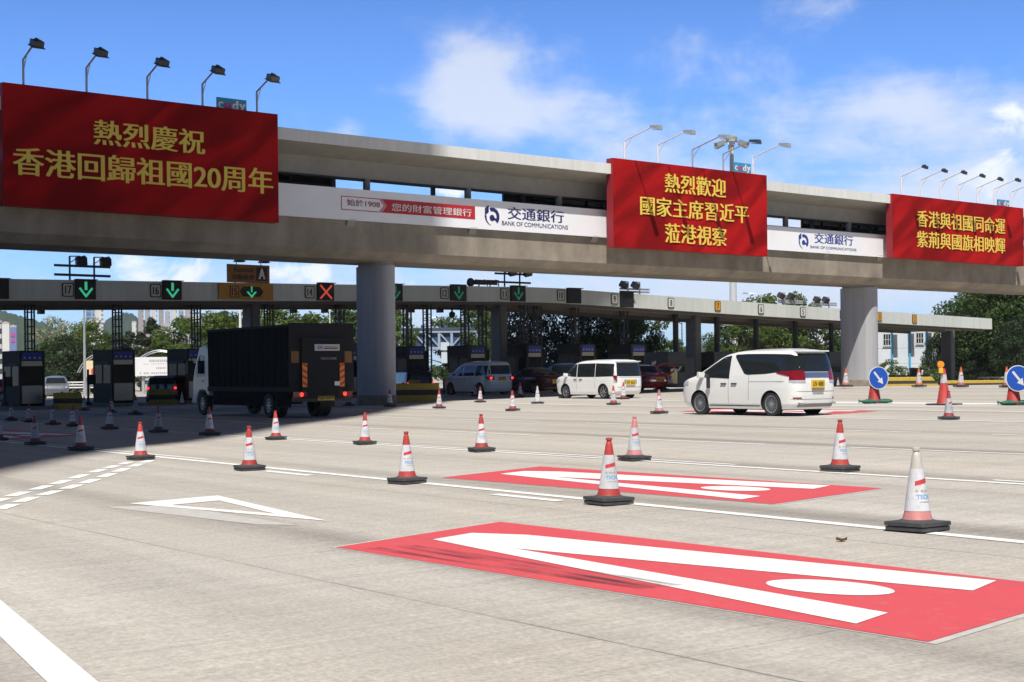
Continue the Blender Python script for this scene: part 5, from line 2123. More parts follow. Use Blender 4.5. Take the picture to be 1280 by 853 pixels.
cone('maroon', 14, 526, 505, 'shaded cone with a white sleeve below the left corner of the leftmost booth', GM)
GB2 = 'shaded cones near the left booths'
cone('maroon', 139.5, 516, 497, 'small shaded cone peeping out behind another, at the foot of the second booth', GB2)
cone('dirty', 169.5, 519, 494.5, 'stout shaded cone left of the block behind the truck cab', GB2)
cone('dirty', 105.5, 513.5, 498, 'small dim cone at the right end of the left concrete block', GB2)
cone('white', 227.5, 506, 490.5, 'pale small cone at the right end of the middle concrete block', GB2)
cone('maroon', 435.5, 507.5, 487, 'dim cone half hidden behind the truck tail light', GB2)
cone('maroon', 487.5, 508.8, 487.5, 'dim cone left of the long concrete block', GB2)
GC = 'cones between the queuing vehicles'
cone('red', 549, 511, 487.6, 'cone at the right end of the long concrete block', GC)
cone('dirty', 594, 496, 481.5, 'shaded cone beside the rear wheel of the silver van', GC)
cone('maroon', 600.3, 503.3, 484, 'cone in front of the silver van rear wheel, in half shade', GC)
cone('red', 641, 514, 488.3, 'sunlit cone on the third line below the silver van tail', GC)
cone('red', 650.3, 497, 478.6, 'cone right of the silver van bumper', GC)
cone('maroon', 668.5, 491.5, 475, 'cone in shade in front of the maroon saloon', GC)
cone('white', 672, 505, 483, 'bleached white cone with a pink skirt below the maroon saloon', GC)
cone('red', 705.6, 498, 478.8, 'cone in front of the front wheel of the smaller white people carrier', GC)
cone('red', 767, 506.5, 482.6, 'cone on a black base below the rear corner of the smaller white people carrier', GC)
cone('red', 779.5, 499.3, 478.2, 'cone in front of the rear bumper of the smaller white people carrier', GC)
cone('pink', 824, 517.5, 487.6, 'faded pale cone just left of the large white people carrier', GC)
cone('red', 822.5, 487.5, 471, 'left one of two small cones between the red taxi and the large people carrier', GC, .75)
cone('red', 829.8, 487.5, 471, 'right one of two small cones between the red taxi and the large people carrier', GC, .75)
cone('dirty', 1186, 525, 489, 'dull cone with a dark red tip in front of the amber beacon cone', GC)
cone('orange', 838.6, 483.3, 463, 'orange cone with a red hoop behind it at the closed booth', GC, .9)
GR = 'tall orange cones along the far edge'
cone('orange', 1057, 483.8, 460.3, 'tall orange cone at the left foot of the far pier', GR, 1.0)
cone('orange', 1148.8, 484, 459.6, 'tall orange cone on a wide base in front of the yellow and black barrier', GR, 1.0)
cone('orange', 1201, 484.3, 459, 'tall orange cone right of the amber beacon, before the dark trees', GR, 1.0)
cone('orange', 1258.6, 484.5, 458.5, 'tall orange cone half behind the right keep-left sign', GR, 1.0)
GS2 = 'small cones beyond the far edge'
cone('red', 1047.5, 484.5, 472, 'small cone left of the tall orange cone by the far pier', GS2, .7)
cone('red', 1052.3, 484.5, 471.5, 'small cone squeezed between two others at the far pier', GS2, .7)
cone('red', 1113, 484.5, 473, 'small cone at the left end of the yellow and black barrier', GS2, .7)
cone('white', 1216.5, 485.5, 475.6, 'small white cone, first right of the tall orange one by the beacon', GS2, .6)
cone('red', 1230.3, 485.5, 474, 'small red-tipped cone between two small white cones', GS2, .7)
cone('white', 1244.8, 485.5, 473, 'small white cone nearest to the right keep-left sign', GS2, .7)


# red hoop leaning behind the orange cone at the closed booth
def hoop():
    Y = 82
    p = at(840, Y)
    t = thing('warning_hoop', 'red and white hoop barrier leaning behind the orange cone at the closed booth', 'barrier', (p.x, p.y, zpx(840, 484, Y)), 0)
    mb = MB()
    mb.tube([(-.35 + .5 * math.cos(a), .1, 1.0 + .3 * math.sin(a)) for a in [math.pi * 2 * k / 16 for k in range(17)]], .05, 8)
    mb.tube([(0, .1, 0), (-.2, .1, .75)], .03, 6)
    mb.tube([(-.5, .1, 0), (-.45, .1, .75)], .03, 6)
    mb.build('hoop', CONE_RED, t, 40)
    mb = MB()
    mb.tube([(.05, .05, 1.0), (.35, .05, .9), (.5, .05, 1.12)], .05, 8)
    mb.build('white_band', WHITE, t, 40)
    Y = 84
    p = at(817.5, Y)
    t = thing('works_sign', 'tall narrow orange and white marker beside the red taxi', 'sign', (p.x, p.y, zpx(817, 484, Y)), 0)
    mb = MB()
    mb.box(-.12, .12, 0, .05, .2, 1.5)
    mb.build('panel', CONE_ORANGE, t)
    mb = MB()
    for k in range(3):
        mb.quad((-.12, -.004, .45 + k * .38), (.12, -.004, .58 + k * .38), (.12, -.004, .72 + k * .38), (-.12, -.004, .59 + k * .38))
    mb.build('white_band', WHITE, t)


hoop()


# beacon cone and keep-left signs on cones
def fat_cone(t, h, r0, r1, z0=.03, m=CONE_RED):
    mb = MB()
    mb.lathe([(r0 * 1.12, z0), (r0, z0 + .05), (r1, h)], 28)
    return mb.build('cone', m, t, 40)


def beacon():
    p = G(1180, 506.5)
    t = thing('beacon_cone', 'tall red cone carrying an amber beacon lamp', 'traffic cone', (p.x, p.y, gz(p.x, p.y) + .006), PSI)
    mb = MB()
    mb.box(-.42, .42, -.42, .42, 0, .05)
    mb.build('base', CONE_BASE, t, bevel=.015)
    fat_cone(t, .72, .22, .12, .05)
    mb = MB()
    mb.lathe([(.119, .722), (.085, 1.0)], 24)
    mb.build('reflective_sleeve', SLEEVE, t, 40)
    mb = MB()
    mb.lathe([(.086, 1.0), (.06, 1.12), (.05, 1.2)], 20)
    mb.build('tip', CONE_RED, t, 40)
    mb = MB()
    mb.box(-.07, .07, -.06, .06, 1.04, 1.22)
    M = Matrix.Rotation(-PSI, 4, 'Z')
    mb.v = [tuple(M @ (Vector(v) + Vector((0, 0, 0))) + (M @ Vector((-.12, -.08, 0)))) for v in mb.v]
    b = mb.build('battery_box', mat('beacon_yellow', (.70, .45, .03), .5, vary=.05), t, bevel=.015)
    mb = MB()
    mb.lathe([(.02, -.06), (.10, -.055), (.115, -.025), (.115, .025), (.10, .055), (.02, .06)], 22, (0, 0), 'y')
    mb.v = [tuple(M @ (Vector(v) + Vector((-.12, -.08, 1.33)))) for v in mb.v]
    mb.build('amber_lens', mat('beacon_amber', (.80, .28, .01), .25, vary=.05, coat=.4), t, 40)


beacon()


def keep_left(label, x, yb, cy, ry, cx):
    p = G(x, yb)
    k = p.y / F
    g = gz(p.x, p.y)
    t = thing('keep_left_sign', label, 'sign', (p.x, p.y, g + .006), 0, 'blue arrow signs standing on cones')
    mb = MB()
    mb.prism([(-.3, -.3), (.3, -.3), (.3, .3), (-.3, .3)], 0, .05, 'z')
    mb.build('base', CONE_BASE, t, bevel=.015)
    fat_cone(t, .72, .225, .13, .05)
    zc, r = zpx(cx, cy, p.y - .34) - g, ry * k
    ox = (cx - x) * k
    ang = R(-46)
    ct, st = math.cos(ang), math.sin(ang)
    def T(a, b, e):
        return (ox + a * ct - e * st * 0, -.34 + a * st - e, zc + b)
    n = 44
    mb = MB()
    ring = [[T(r * f * math.cos(2 * math.pi * k2 / n), r * f * math.sin(2 * math.pi * k2 / n), e) for k2 in range(n)] for f, e in ((1, -.02), (1, .0))]
    mb.rings(ring)
    d = mb.build('white_rim', WHITE, t)
    mb = MB()
    mb.rings([[T(r * .93 * math.cos(2 * math.pi * k2 / n), r * .93 * math.sin(2 * math.pi * k2 / n), e) for k2 in range(n)] for e in (.0015, .005)])
    mb.build('blue_disc', mat('sign_blue', (.015, .10, .52), .4, vary=.04), d)
    # white arrow pointing down to the right
    arrow = [(-.68, .09), (.18, .09), (.18, .30), (.70, 0), (.18, -.30), (.18, -.09), (-.68, -.09)]
    q = R(-50)
    mb = MB()
    mb.add([T(r * (a * math.cos(q) - b * math.sin(q)) * 1.0, r * (a * math.sin(q) + b * math.cos(q)), .0085) for a, b in arrow], [tuple(range(7))])
    mb.build('white_arrow', WHITE, d)
    mb = MB()
    mb.tube([(0, 0, .6), (ox * .5, -.12, .8), (ox, -.30, zc - r * .4)], .03, 6)
    mb.tube([(ox, -.29, zc - r * .6), (ox, -.29, zc + r * .5)], .02, 6)
    mb.build('bracket', GALV, t, 40)
    for i, (dx, dy, a) in enumerate(((-.26, -.28, .3), (.30, -.22, -.4))):
        sb = thing('sandbag', 'green sandbag at the %s foot of the arrow sign %s' % (('left', 'right')[i], 'by the far pier' if x < 1200 else 'at the right edge'), 'sandbag', (p.x + dx, p.y + dy, g + .006), a, 'green sandbags weighing down the signs')
        mb = MB()
        rg = []
        for u in range(11):
            f = u / 10
            wv = math.sin(math.pi * min(1, max(0.02, f))) ** .35
            rg.append([(-.30 + .6 * f, (.15 + .02 * math.sin(9 * f)) * wv * math.cos(2 * math.pi * k2 / 16), .075 + .075 * wv * math.sin(2 * math.pi * k2 / 16) * (1 + .2 * math.sin(7 * f + k2))) for k2 in range(16)])
        mb.rings(rg)
        mb.build('bag', mat('sandbag_green', (.025, .12, .075), .7, vary=.3, scale=9), sb, 60)
        mb = MB()
        mb.tube([(-.30, 0, .08), (-.36, .02, .10), (-.40, -.03, .04)], [.03, .05, .02], 8)
        mb.build('tied_neck', MATS['sandbag_green'], sb, 60)


keep_left('blue round keep-left arrow sign on a red cone by the far pier', 1093, 504.5, 472.8, 14.2, 1095.5)
keep_left('blue round keep-left arrow sign on a red cone at the right edge', 1267, 506.5, 473.5, 16.4, 1268.5)

# ------------------------------------------------------------------ yellow and black concrete blocks
CUSH = band_mat('black_yellow_bands', [(.36, CUSHION_Y), (.60, (.035, .033, .03)), (9, CUSHION_Y)], rough=.6)


def block(label, px0, px1, yb, yt, Y, slope=(.0, .0)):
    p0, p1 = at(px0, Y), at(px1, Y)
    x = (p0.x + p1.x) / 2
    w = (p1.x - p0.x) / 2
    g = zpx((px0 + px1) / 2, yb, Y)
    h = (yb - yt) * Y / F
    t = thing('concrete_block', label, 'barrier', (x, Y, g), 0, 'yellow and black concrete blocks')
    mb = MB()
    mb.prism([(-w, 0), (w, 0), (w - slope[1], h), (-w + slope[0], h)], 0, .8, 'y')
    o = mb.build('block', band_mat('black_yellow_bands_%d' % len(MATS), [(h * .37, CUSHION_Y), (h * .66, (.035, .033, .03)), (9, CUSHION_Y)], rough=.6), t, bevel=.03)
    mb = MB()
    mb.box(-w * .6, -w * .5, .3, .5, h - .01, h + .05)
    mb.box(w * .5, w * .6, .3, .5, h - .01, h + .05)
    mb.build('lifting_eye', BLACK, t)


block('shaded yellow and black block at the foot of the leftmost booth', 66, 102, 512.5, 491, 72, (.0, .28))
block('shaded yellow and black block between the second booth and the truck', 184, 225, 507.5, 486.5, 78, (.1, .5))
block('long shaded yellow and black block right of the near pier', 489.5, 548.5, 503, 479.5, 70, (.1, .02))
block('small shaded yellow and black block behind the smaller white people carrier', 686, 702, 487, 476, 84)
block('long sunlit yellow and black barrier beside the far pier', 1107, 1176, 485, 471.5, 84, (.15, .5))
block('dark yellow and black barrier before the trees at the right edge', 1181, 1275, 486, 475.5, 92, (.1, .1))

# ------------------------------------------------------------------ posts and barrier arms at the left booths
for px, y0, y1, Y, lab in ((5.5, 465, 506, 72, 'thin black barrier post left of the leftmost booth'), (110, 462, 505, 74, 'thin black barrier post left of the second booth')):
    p = at(px, Y)
    g = zpx(px, y1, Y)
    t = thing('barrier_post', lab, 'post', (p.x, p.y, g), 0, 'thin black posts by the left booths')
    h = zpx(px, y0, Y) - g
    mb = MB()
    mb.lathe([(.06, 0), (.06, h)], 10)
    mb.build('post', BLACK, t, 40)
    mb = MB()
    mb.box(.08, .36, -.1, .1, h * .55, h * .85)
    mb.build('signal_box', SIGBOX, t)
    mb = MB()
    mb.box(-.14, .14, -.14, .14, -.06, .1)
    mb.build('base', BLACK, t)


# ------------------------------------------------------------------ a worker in a yellow vest by the silver van
def skin_figure(name, joints, bones, parent, m, levels=2):
    me = bpy.data.meshes.new(name)
    keys = list(joints)
    me.from_pydata([joints[k][0] for k in keys], [(keys.index(a), keys.index(b)) for a, b in bones], [])
    o = bpy.data.objects.new(name, me)
    COL.objects.link(o)
    sk = o.modifiers.new('skin', 'SKIN')
    for i, k in enumerate(keys):
        r = joints[k][1]
        me.skin_vertices[0].data[i].radius = r if isinstance(r, tuple) else (r, r)
        me.skin_vertices[0].data[i].use_root = (k == 'pelvis')
    sb = o.modifiers.new('sub', 'SUBSURF')
    sb.levels = sb.render_levels = levels
    dg = bpy.context.evaluated_depsgraph_get()
    m2 = bpy.data.meshes.new_from_object(o.evaluated_get(dg))
    bpy.data.objects.remove(o)
    m2.name = name
    for q in m if isinstance(m, list) else [m]:
        m2.materials.append(q)
    m2.polygons.foreach_set('use_smooth', [True] * len(m2.polygons))
    return link(bpy.data.objects.new(name, m2), parent)


def worker():
    Y = 85
    p = at(557, Y)
    t = thing('person', 'person in dark clothes and a bright yellow-green vest standing ahead of the silver van', 'person', (p.x, p.y, gz(p.x, p.y)), R(200))
    J = {'pelvis': ((0, 0, .95), (.15, .11)), 'belly': ((0, 0, 1.12), (.145, .105)), 'chest': ((0, .01, 1.32), (.17, .115)), 'neck0': ((0, 0, 1.46), (.075, .07)), 'neck': ((0, .01, 1.53), .052),
         'head': ((0, .03, 1.62), (.078, .09)), 'crown': ((0, .02, 1.71), (.06, .075))}
    Bn = [('pelvis', 'belly'), ('belly', 'chest'), ('chest', 'neck0'), ('neck0', 'neck'), ('neck', 'head'), ('head', 'crown')]
    for sg, n, el, ha in ((1, 'a', (.30, .06, 1.14), (.26, .28, 1.10)), (-1, 'b', (-.29, .0, 1.14), (-.31, .1, .90))):
        J['sh' + n] = ((sg * .19, 0, 1.41), .062)
        J['el' + n] = (el, .045)
        J['wr' + n] = (ha, .032)
        d = (Vector(ha) - Vector(el)).normalized()
        h = Vector(ha) + d * .07
        J['pa' + n] = (tuple(h), (.036, .022))
        for k in range(4):
            f = h + d * (.075 - .008 * abs(k - 1)) + Vector((0, .02 * (k - 1.5), -.012))
            J['f%d' % k + n] = (tuple(f), .009)
            Bn.append(('pa' + n, 'f%d' % k + n))
        J['th' + n] = (tuple(h + Vector((-sg * .03, .04, .01))), .010)
        Bn += [('chest', 'sh' + n), ('sh' + n, 'el' + n), ('el' + n, 'wr' + n), ('wr' + n, 'pa' + n), ('pa' + n, 'th' + n)]
        J['hip' + n] = ((sg * .10, 0, .88), (.09, .09))
        J['kn' + n] = ((sg * .115, .02, .49), .062)
        J['an' + n] = ((sg * .12, -.01, .09), .045)
        J['toe' + n] = ((sg * .13, .15, .04), (.045, .03))
        Bn += [('pelvis', 'hip' + n), ('hip' + n, 'kn' + n), ('kn' + n, 'an' + n), ('an' + n, 'toe' + n)]
    SKIN = mat('skin', (.45, .27, .19), .6, vary=.05)
    TROU = mat('dark_trousers', (.02, .022, .03), .8, vary=.1)
    body = skin_figure('body', J, Bn, t, [SKIN, TROU])
    for poly in body.data.polygons:
        if poly.center.z < .98 or (poly.center.z < 1.47 and abs(poly.center.x) < .29 and poly.center.z > 1.1):
            poly.material_index = 1
    mb = MB()
    sec = [(.90, .17, .13), (1.05, .172, .135), (1.25, .19, .145), (1.38, .205, .14), (1.46, .15, .11)]
    mb.rings([[(a * math.cos(2 * math.pi * k / 24), .005 + b * math.sin(2 * math.pi * k / 24), z) for k in range(24)] for z, a, b in sec], caps=False)
    v = mb.build('vest', mat('vest_yellow_green', (.42, .62, .06), .6, vary=.05), t, 60)
    mb = MB()
    for z in (1.0, 1.18):
        a = interp(sec, z, 1) + .004
        b = interp(sec, z, 2) + .004
        mb.rings([[(a * math.cos(2 * math.pi * k / 24), .005 + b * math.sin(2 * math.pi * k / 24), z + e) for k in range(24)] for e in (0, .05)], caps=False)
    mb.build('reflective_band', WHITE, v, 60)
    mb = MB()
    mb.lathe([(.094, 1.65), (.1, 1.70), (.085, 1.755), (.045, 1.785), (.004, 1.79)], 20, (0, .02))
    mb.build('hair', mat('black_hair', (.01, .01, .01), .6, vary=.1), t, 60)
    mb = MB()
    for sx in (-.033, .033):
        mb.lathe([(.001, .112), (.012, .110), (.014, .102)], 8, (0, 0), 'y')
        mb.v[-24:] = [(x + sx, y, z + 1.63) for x, y, z in mb.v[-24:]]
    mb.build('eyes', mat('dark_eyes', (.02, .015, .012), .3, vary=0), t)
    mb = MB()
    mb.add([(-.014, .112, 1.585), (.014, .112, 1.585), (0, .136, 1.592), (0, .113, 1.635)], [(0, 1, 2), (0, 2, 3), (1, 3, 2)])
    mb.build('nose', SKIN, t)
    mb = MB()
    mb.box(-.024, .024, .106, .114, 1.556, 1.566)
    mb.build('mouth', mat('lips', (.32, .12, .10), .5, vary=0), t)
    for sx in (-.085, .085):
        mb = MB()
        mb.lathe([(.002, -.012), (.026, -.008), (.026, .006), (.004, .01)], 10, (0, 0), 'y')
        mb.v = [(sx + y * .6, .025 + x * .7, 1.615 + z) for x, y, z in mb.v]
        mb.build('ear', SKIN, t, 60)


worker()
# ------------------------------------------------------------------ trees
LEAF_A = leaf_mat('leaf_mid_green', (.045, .085, .018), (.075, .12, .028))
LEAF_B = leaf_mat('leaf_dark', (.018, .034, .012), (.032, .055, .018), .2)
LEAF_C = leaf_mat('leaf_fresh', (.085, .14, .022), (.12, .17, .04), .4)
LEAF_D = leaf_mat('leaf_needle', (.04, .055, .028), (.065, .08, .045), .3)
BLOSSOM = leaf_mat('leaf_flowering', (.10, .15, .05), (.42, .42, .30), .3)
BARK = mat('bark', (.10, .085, .065), .9, vary=.3, scale=4, bump=.6, bscale=12)


def tree_proto(name, seed, h, rw, crown0, nclump, nleaf, leaf, m, shape='round', gap=.0):
    """trunk with limbs and a crown of many small leaf faces gathered in clumps; built at the origin"""
    rnd = random.Random(seed)
    t = thing(name, '', 'tree')
    tr = MB()
    top = h * .72
    r0 = .035 * h
    pts = [(0, 0, -.3), (rnd.uniform(-.1, .1), rnd.uniform(-.1, .1), h * .2), (rnd.uniform(-.25, .25), rnd.uniform(-.25, .25), h * .42), (rnd.uniform(-.3, .3), rnd.uniform(-.3, .3), top)]
    tr.tube(pts, [r0, r0 * .8, r0 * .6, r0 * .15], 9)
    clumps = []
    for k in range(nclump):
        for _ in range(50):
            a, u = rnd.uniform(0, 2 * math.pi), rnd.uniform(0, 1)
            f = u ** .5 if shape != 'cone' else u ** .5
            zz = rnd.uniform(0, 1)
            if shape == 'round':
                rr = rw * math.sqrt(max(.02, 1 - (2 * zz - .85) ** 2 / 1.33))
            elif shape == 'cone':
                rr = rw * (1.05 - zz) ** .8
            else:
                rr = rw * (.55 + .45 * zz) * (1 if zz < .8 else .75)
            r = rr * (.35 + .65 * f)
            z = crown0 * h + (1 - crown0) * h * zz
            c = Vector((r * math.cos(a), r * math.sin(a), z))
            cr_ = rw * rnd.uniform(.20, .36) * (.7 if shape == 'cone' else 1)
            if all((c - q).length > .45 * (cr_ + w) for q, w in clumps):
                break
        clumps.append((c, cr_))
    for c, w in clumps:
        if rnd.random() < .75:
            b = Vector(pts[2]).lerp(Vector(pts[1]), rnd.random() * .8) if shape != 'cone' else Vector((0, 0, max(h * .15, c.z - .5)))
            mid = b.lerp(c, .55) + Vector((rnd.uniform(-.2, .2), rnd.uniform(-.2, .2), rnd.uniform(-.3, .1)))
            tr.tube([b, mid, c], [r0 * .38, r0 * .22, r0 * .08], 6)
    tr.build('trunk', BARK, t, 50)
    mb = MB()
    tot = sum(w ** 2 for c, w in clumps)
    for c, w in clumps:
        n = int(nleaf * w ** 2 / tot)
        for _ in range(n):
            d = Vector((rnd.gauss(0, 1), rnd.gauss(0, 1), rnd.gauss(0, 1))).normalized()
            p = c + Vector((d.x, d.y, d.z * .72)) * w * rnd.uniform(.45, 1.08) ** .7
            nrm = (d + Vector((rnd.gauss(0, .6), rnd.gauss(0, .6), rnd.gauss(.35, .6)))).normalized()
            e1 = nrm.cross(Vector((rnd.gauss(0, 1), rnd.gauss(0, 1), rnd.gauss(0, 1)))).normalized()
            e2 = nrm.cross(e1)
            L = leaf * rnd.uniform(.6, 1.25)
            W = L * (.42 if shape != 'cone' else .22)
            mb.add([p - e1 * L * .5, p + e2 * W * .5 + nrm * W * .12, p + e1 * L * .5, p - e2 * W * .5 + nrm * W * .12], [(0, 1, 2, 3)])
    me = bpy.data.meshes.new('crown')
    me.from_pydata(mb.v, [], mb.f)
    me.materials.append(m)
    link(bpy.data.objects.new('crown', me), t)
    return t


PROTO = {
    'round': lambda: tree_proto('broadleaf_tree', 11, 8, 3.6, .12, 34, 6500, .42, LEAF_A),
    'fresh': lambda: tree_proto('broadleaf_tree', 23, 8, 3.5, .10, 34, 6500, .42, LEAF_C),
    'dark': lambda: tree_proto('dark_tree', 31, 8, 3.7, .08, 36, 6500, .42, LEAF_B),
    'needle': lambda: tree_proto('casuarina_tree', 47, 9, 2.3, .1, 40, 6500, .55, LEAF_D, 'cone'),
    'flower': lambda: tree_proto('flowering_tree', 53, 8, 4.0, .35, 26, 4200, .36, BLOSSOM, 'spread'),
    'open': lambda: tree_proto('open_tree', 61, 9, 3.6, .1, 40, 4200, .40, LEAF_B, 'spread'),
    'big': lambda: tree_proto('banyan_tree', 71, 10, 5.2, .10, 60, 15000, .42, LEAF_A),
    'bigdark': lambda: tree_proto('banyan_tree', 73, 10, 5.0, .06, 60, 15000, .42, LEAF_B),
    'bush': lambda: tree_proto('shrub', 83, 2.2, 1.5, .05, 16, 1400, .26, LEAF_C),
}
MADE = {}
PH = {'needle': 9, 'open': 9, 'big': 10, 'bigdark': 10, 'bush': 2.2}


def tree(kind, px, Y, ytop, label, group, wide=1.0, base=None):
    if kind not in MADE:
        t = MADE[kind] = PROTO[kind]()
    else:
        t = copy_tree(MADE[kind])
    p = at(px, Y)
    z0 = (gz(p.x, p.y) - .1) if base is None else base
    h = zpx(px, ytop, Y) - z0
    s = h / PH.get(kind, 8)
    t.location = (p.x, p.y, z0)
    t.scale = (s * wide, s * wide, s)
    t.rotation_euler = (0, 0, (px * .37 + Y) % 6.28)
    tag(t, label, 'shrub' if kind == 'bush' else 'tree', group)
    return t


GT = 'trees beyond the toll booths'
TL = [('round', 62, 150, 430, 'green tree right of the leftmost booth', 1.0), ('dark', 84, 143, 424, 'dense dark green tree behind the grey four by four', 1.15), ('flower', 86, 165, 402, 'tree with pale flowering top above the dense dark green tree', 1.0),
      ('fresh', 112, 160, 408, 'light green tree behind the tall lamp post on the left', .9), ('dark', 116, 146, 436, 'low dark tree left of the second booth', .8), ('round', 140, 170, 422, 'tree just above the second booth roof', 1.0), ('needle', 161, 165, 413, 'feathery dark tree right of the second booth mast', 1.1),
      ('needle', 192, 155, 396, 'tall pointed dark tree above the white billboard', 1.0), ('needle', 178, 160, 414, 'lower feathery tree between two taller ones over the billboard', 1.2), ('needle', 210, 168, 418, 'feathery tree above the right end of the white billboard', 1.2),
      ('fresh', 236, 150, 402, 'bright green tree left of the third lattice mast', 1.1), ('fresh', 262, 138, 396, 'bright green tree behind the white lamp post', 1.15), ('needle', 283, 160, 388, 'grey-green feathery tree left of the canopy column', 1.3),
      ('round', 300, 142, 397, 'tree behind the left canopy column', 1.1), ('fresh', 345, 140, 391, 'yellow-green tree above the truck front half', 1.2), ('round', 372, 150, 402, 'lower tree above the middle of the truck box', 1.1), ('fresh', 398, 140, 397, 'yellow-green tree above the truck rear half', 1.1),
      ('round', 428, 150, 389, 'tree left of the near pier', 1.0), ('round', 455, 145, 392, 'tree behind the near pier', 1.0), ('fresh', 494, 138, 388, 'green tree just right of the near pier', .8), ('round', 560, 190, 402, 'pale distant tree above the truss footbridge', 1.2),
      ('round', 594, 170, 386, 'tall tree left of the middle canopy column', 1.0), ('round', 612, 160, 400, 'tree hugging the middle canopy column', .9)]
for k, px, Y, yt, lab, w in TL:
    tree(k, px, Y, yt, lab, GT, w)
GD = 'dark open trees behind lanes 11 to 9'
for k, px, Y, yt, lab, w in [('open', 646, 118, 378, 'dark open tree just right of the middle canopy column', .8), ('open', 672, 122, 370, 'dark open tree with sky gaps below lane signal 11', .8), ('open', 700, 120, 368, 'dark open tree with sky gaps below lane number 10', .8), ('open', 727, 124, 372, 'dark open tree below the unlit lane 10 box', .8),
                         ('dark', 752, 128, 380, 'dense dark tree below lane number 9', .7), ('dark', 690, 112, 440, 'dark bush-like tree behind the maroon saloon', 1.3), ('dark', 735, 116, 436, 'dark bush-like tree behind the smaller people carrier', 1.2), ('dark', 655, 116, 445, 'dark bush-like tree left of the maroon saloon roof', 1.2)]:
    tree(k, px, Y, yt, lab, GD, w)
GE = 'trees behind the right half of the canopy'
for k, px, Y, yt, lab, w in [('fresh', 778, 124, 388, 'bright green tree left of lane number 8 mast', .9), ('fresh', 808, 128, 392, 'bright round tree filling the gap below lane number 8', .9), ('dark', 790, 126, 430, 'dark lower tree behind the red taxi', 1.3), ('fresh', 848, 150, 428, 'low tree left of the middle-right canopy column', 1.1),
                         ('round', 915, 135, 402, 'tree below lane number 7, right of the sky gap', .9), ('fresh', 937, 132, 396, 'tree below lane number 6', .95), ('round', 966, 138, 394, 'tree between lane numbers 6 and 5', 1.0), ('fresh', 993, 134, 390, 'tree below lane number 5', 1.0), ('round', 1020, 138, 396, 'tree just left of the far pier', .95),
                         ('fresh', 952, 170, 376, 'small treetop showing over the canopy at lane 6', 1.0), ('fresh', 1000, 175, 374, 'treetop showing over the canopy at lane 5', .8)]:
    tree(k, px, Y, yt, lab, GE, w)
GF = 'big dark trees at the right edge'
for k, px, Y, yt, lab, w in [('bigdark', 1238, 142, 378, 'big dark tree right of the end canopy column', .95), ('big', 1246, 140, 352, 'big tree above the right tip of the canopy', 1.0), ('big', 1264, 138, 338, 'tallest big tree under the right end of the footbridge', 1.05), ('bigdark', 1282, 128, 400, 'big shaded tree behind the right keep-left sign', .9),
                         ('big', 1268, 132, 424, 'leafy tree with lit lower branches at the right edge', .75), ('bigdark', 1236, 138, 410, 'dark tree below the right tip of the canopy', .9), ('bigdark', 1168, 140, 424, 'dark rounded tree left of the end canopy column', .5), ('big', 1305, 136, 340, 'big tree cut off by the right edge', 1.1),
                         ('bigdark', 1222, 136, 446, 'low dark tree behind the amber beacon', 1.1), ('bigdark', 1250, 134, 448, 'low dark tree behind the small white cones', 1.1)]:
    tree(k, px, Y, yt, lab, GF, w)
GH = 'shrubs before the white building'
for px, Y, yt, lab, w in [(1100, 105, 456, 'leafy shrub right of the far pier', 1.0), (1112, 106, 451, 'tallest leafy shrub before the white building', 1.0), (1126, 107, 459, 'leafy shrub above the left half of the yellow barrier', 1.1), (1138, 105, 461, 'leafy shrub left of the dark bin', .9), (1157, 106, 457, 'leafy shrub right of the dark bin', 1.0), (1168, 107, 462, 'leafy shrub below the dark rounded tree', .9)]:
    tree('bush', px, Y, yt, lab, GH, w, zpx(px, 478, Y))
p = at(1145, 96)
t = thing('rubbish_bin', 'dark bin standing among the shrubs behind the yellow barrier', 'bin', (p.x, p.y, zpx(1145, 482, 96)), 0)
h = zpx(1145, 460, 96) - zpx(1145, 482, 96)
mb = MB()
mb.prism([(-.3, -.25), (.3, -.25), (.34, .3), (-.34, .3)], 0, h * .86, 'z')
mb.build('body', BLACK, t, bevel=.03)
mb = MB()
mb.prism([(-.36, -.3), (.36, -.3), (.36, .33), (-.36, .33)], h * .862, h, 'z')
mb.build('lid', mat('bin_lid_brown', (.10, .05, .03), .6, vary=.1), t, bevel=.04)

# low fence before the planting
def fence(label, px0, px1, Y, yb, yt, m, name='low_fence', pitch=.9, rails=2):
    p0, p1 = at(px0, Y), at(px1, Y)
    z0 = zpx((px0 + px1) / 2, yb, Y)
    h = (yb - yt) * Y / F
    t = thing(name, label, 'fence', (p0.x, Y, z0), 0)
    L = p1.x - p0.x
    n = max(2, int(L / pitch))
    for i in range(min(n, 60) + 1):
        x = L * i / min(n, 60)
        mb = MB()
        mb.box(x - .04, x + .04, -.04, .04, -.2, h)
        mb.build('post', m, t)
    mb = MB()
    for k in range(rails):
        z = h * (k + 1) / rails - .06
        mb.box(0, L, -.10, -.042, z - .05, z + .05)
    mb.build('rail', m, t)


fence('dark low fence behind the yellow barrier and before the shrubs', 1096, 1160, 94, 484, 469, BLACK, rails=3)
fence('white railing in the sun beyond the left booths', 83, 126, 128, 487, 477, WHITE, 'white_railing', 1.2, 3)
fence('faint white railing in the dark under the right-hand trees', 1222, 1262, 98, 485, 471, mat('dull_white_rail', (.30, .31, .31), .6, vary=.1), 'white_railing', .6, 2)

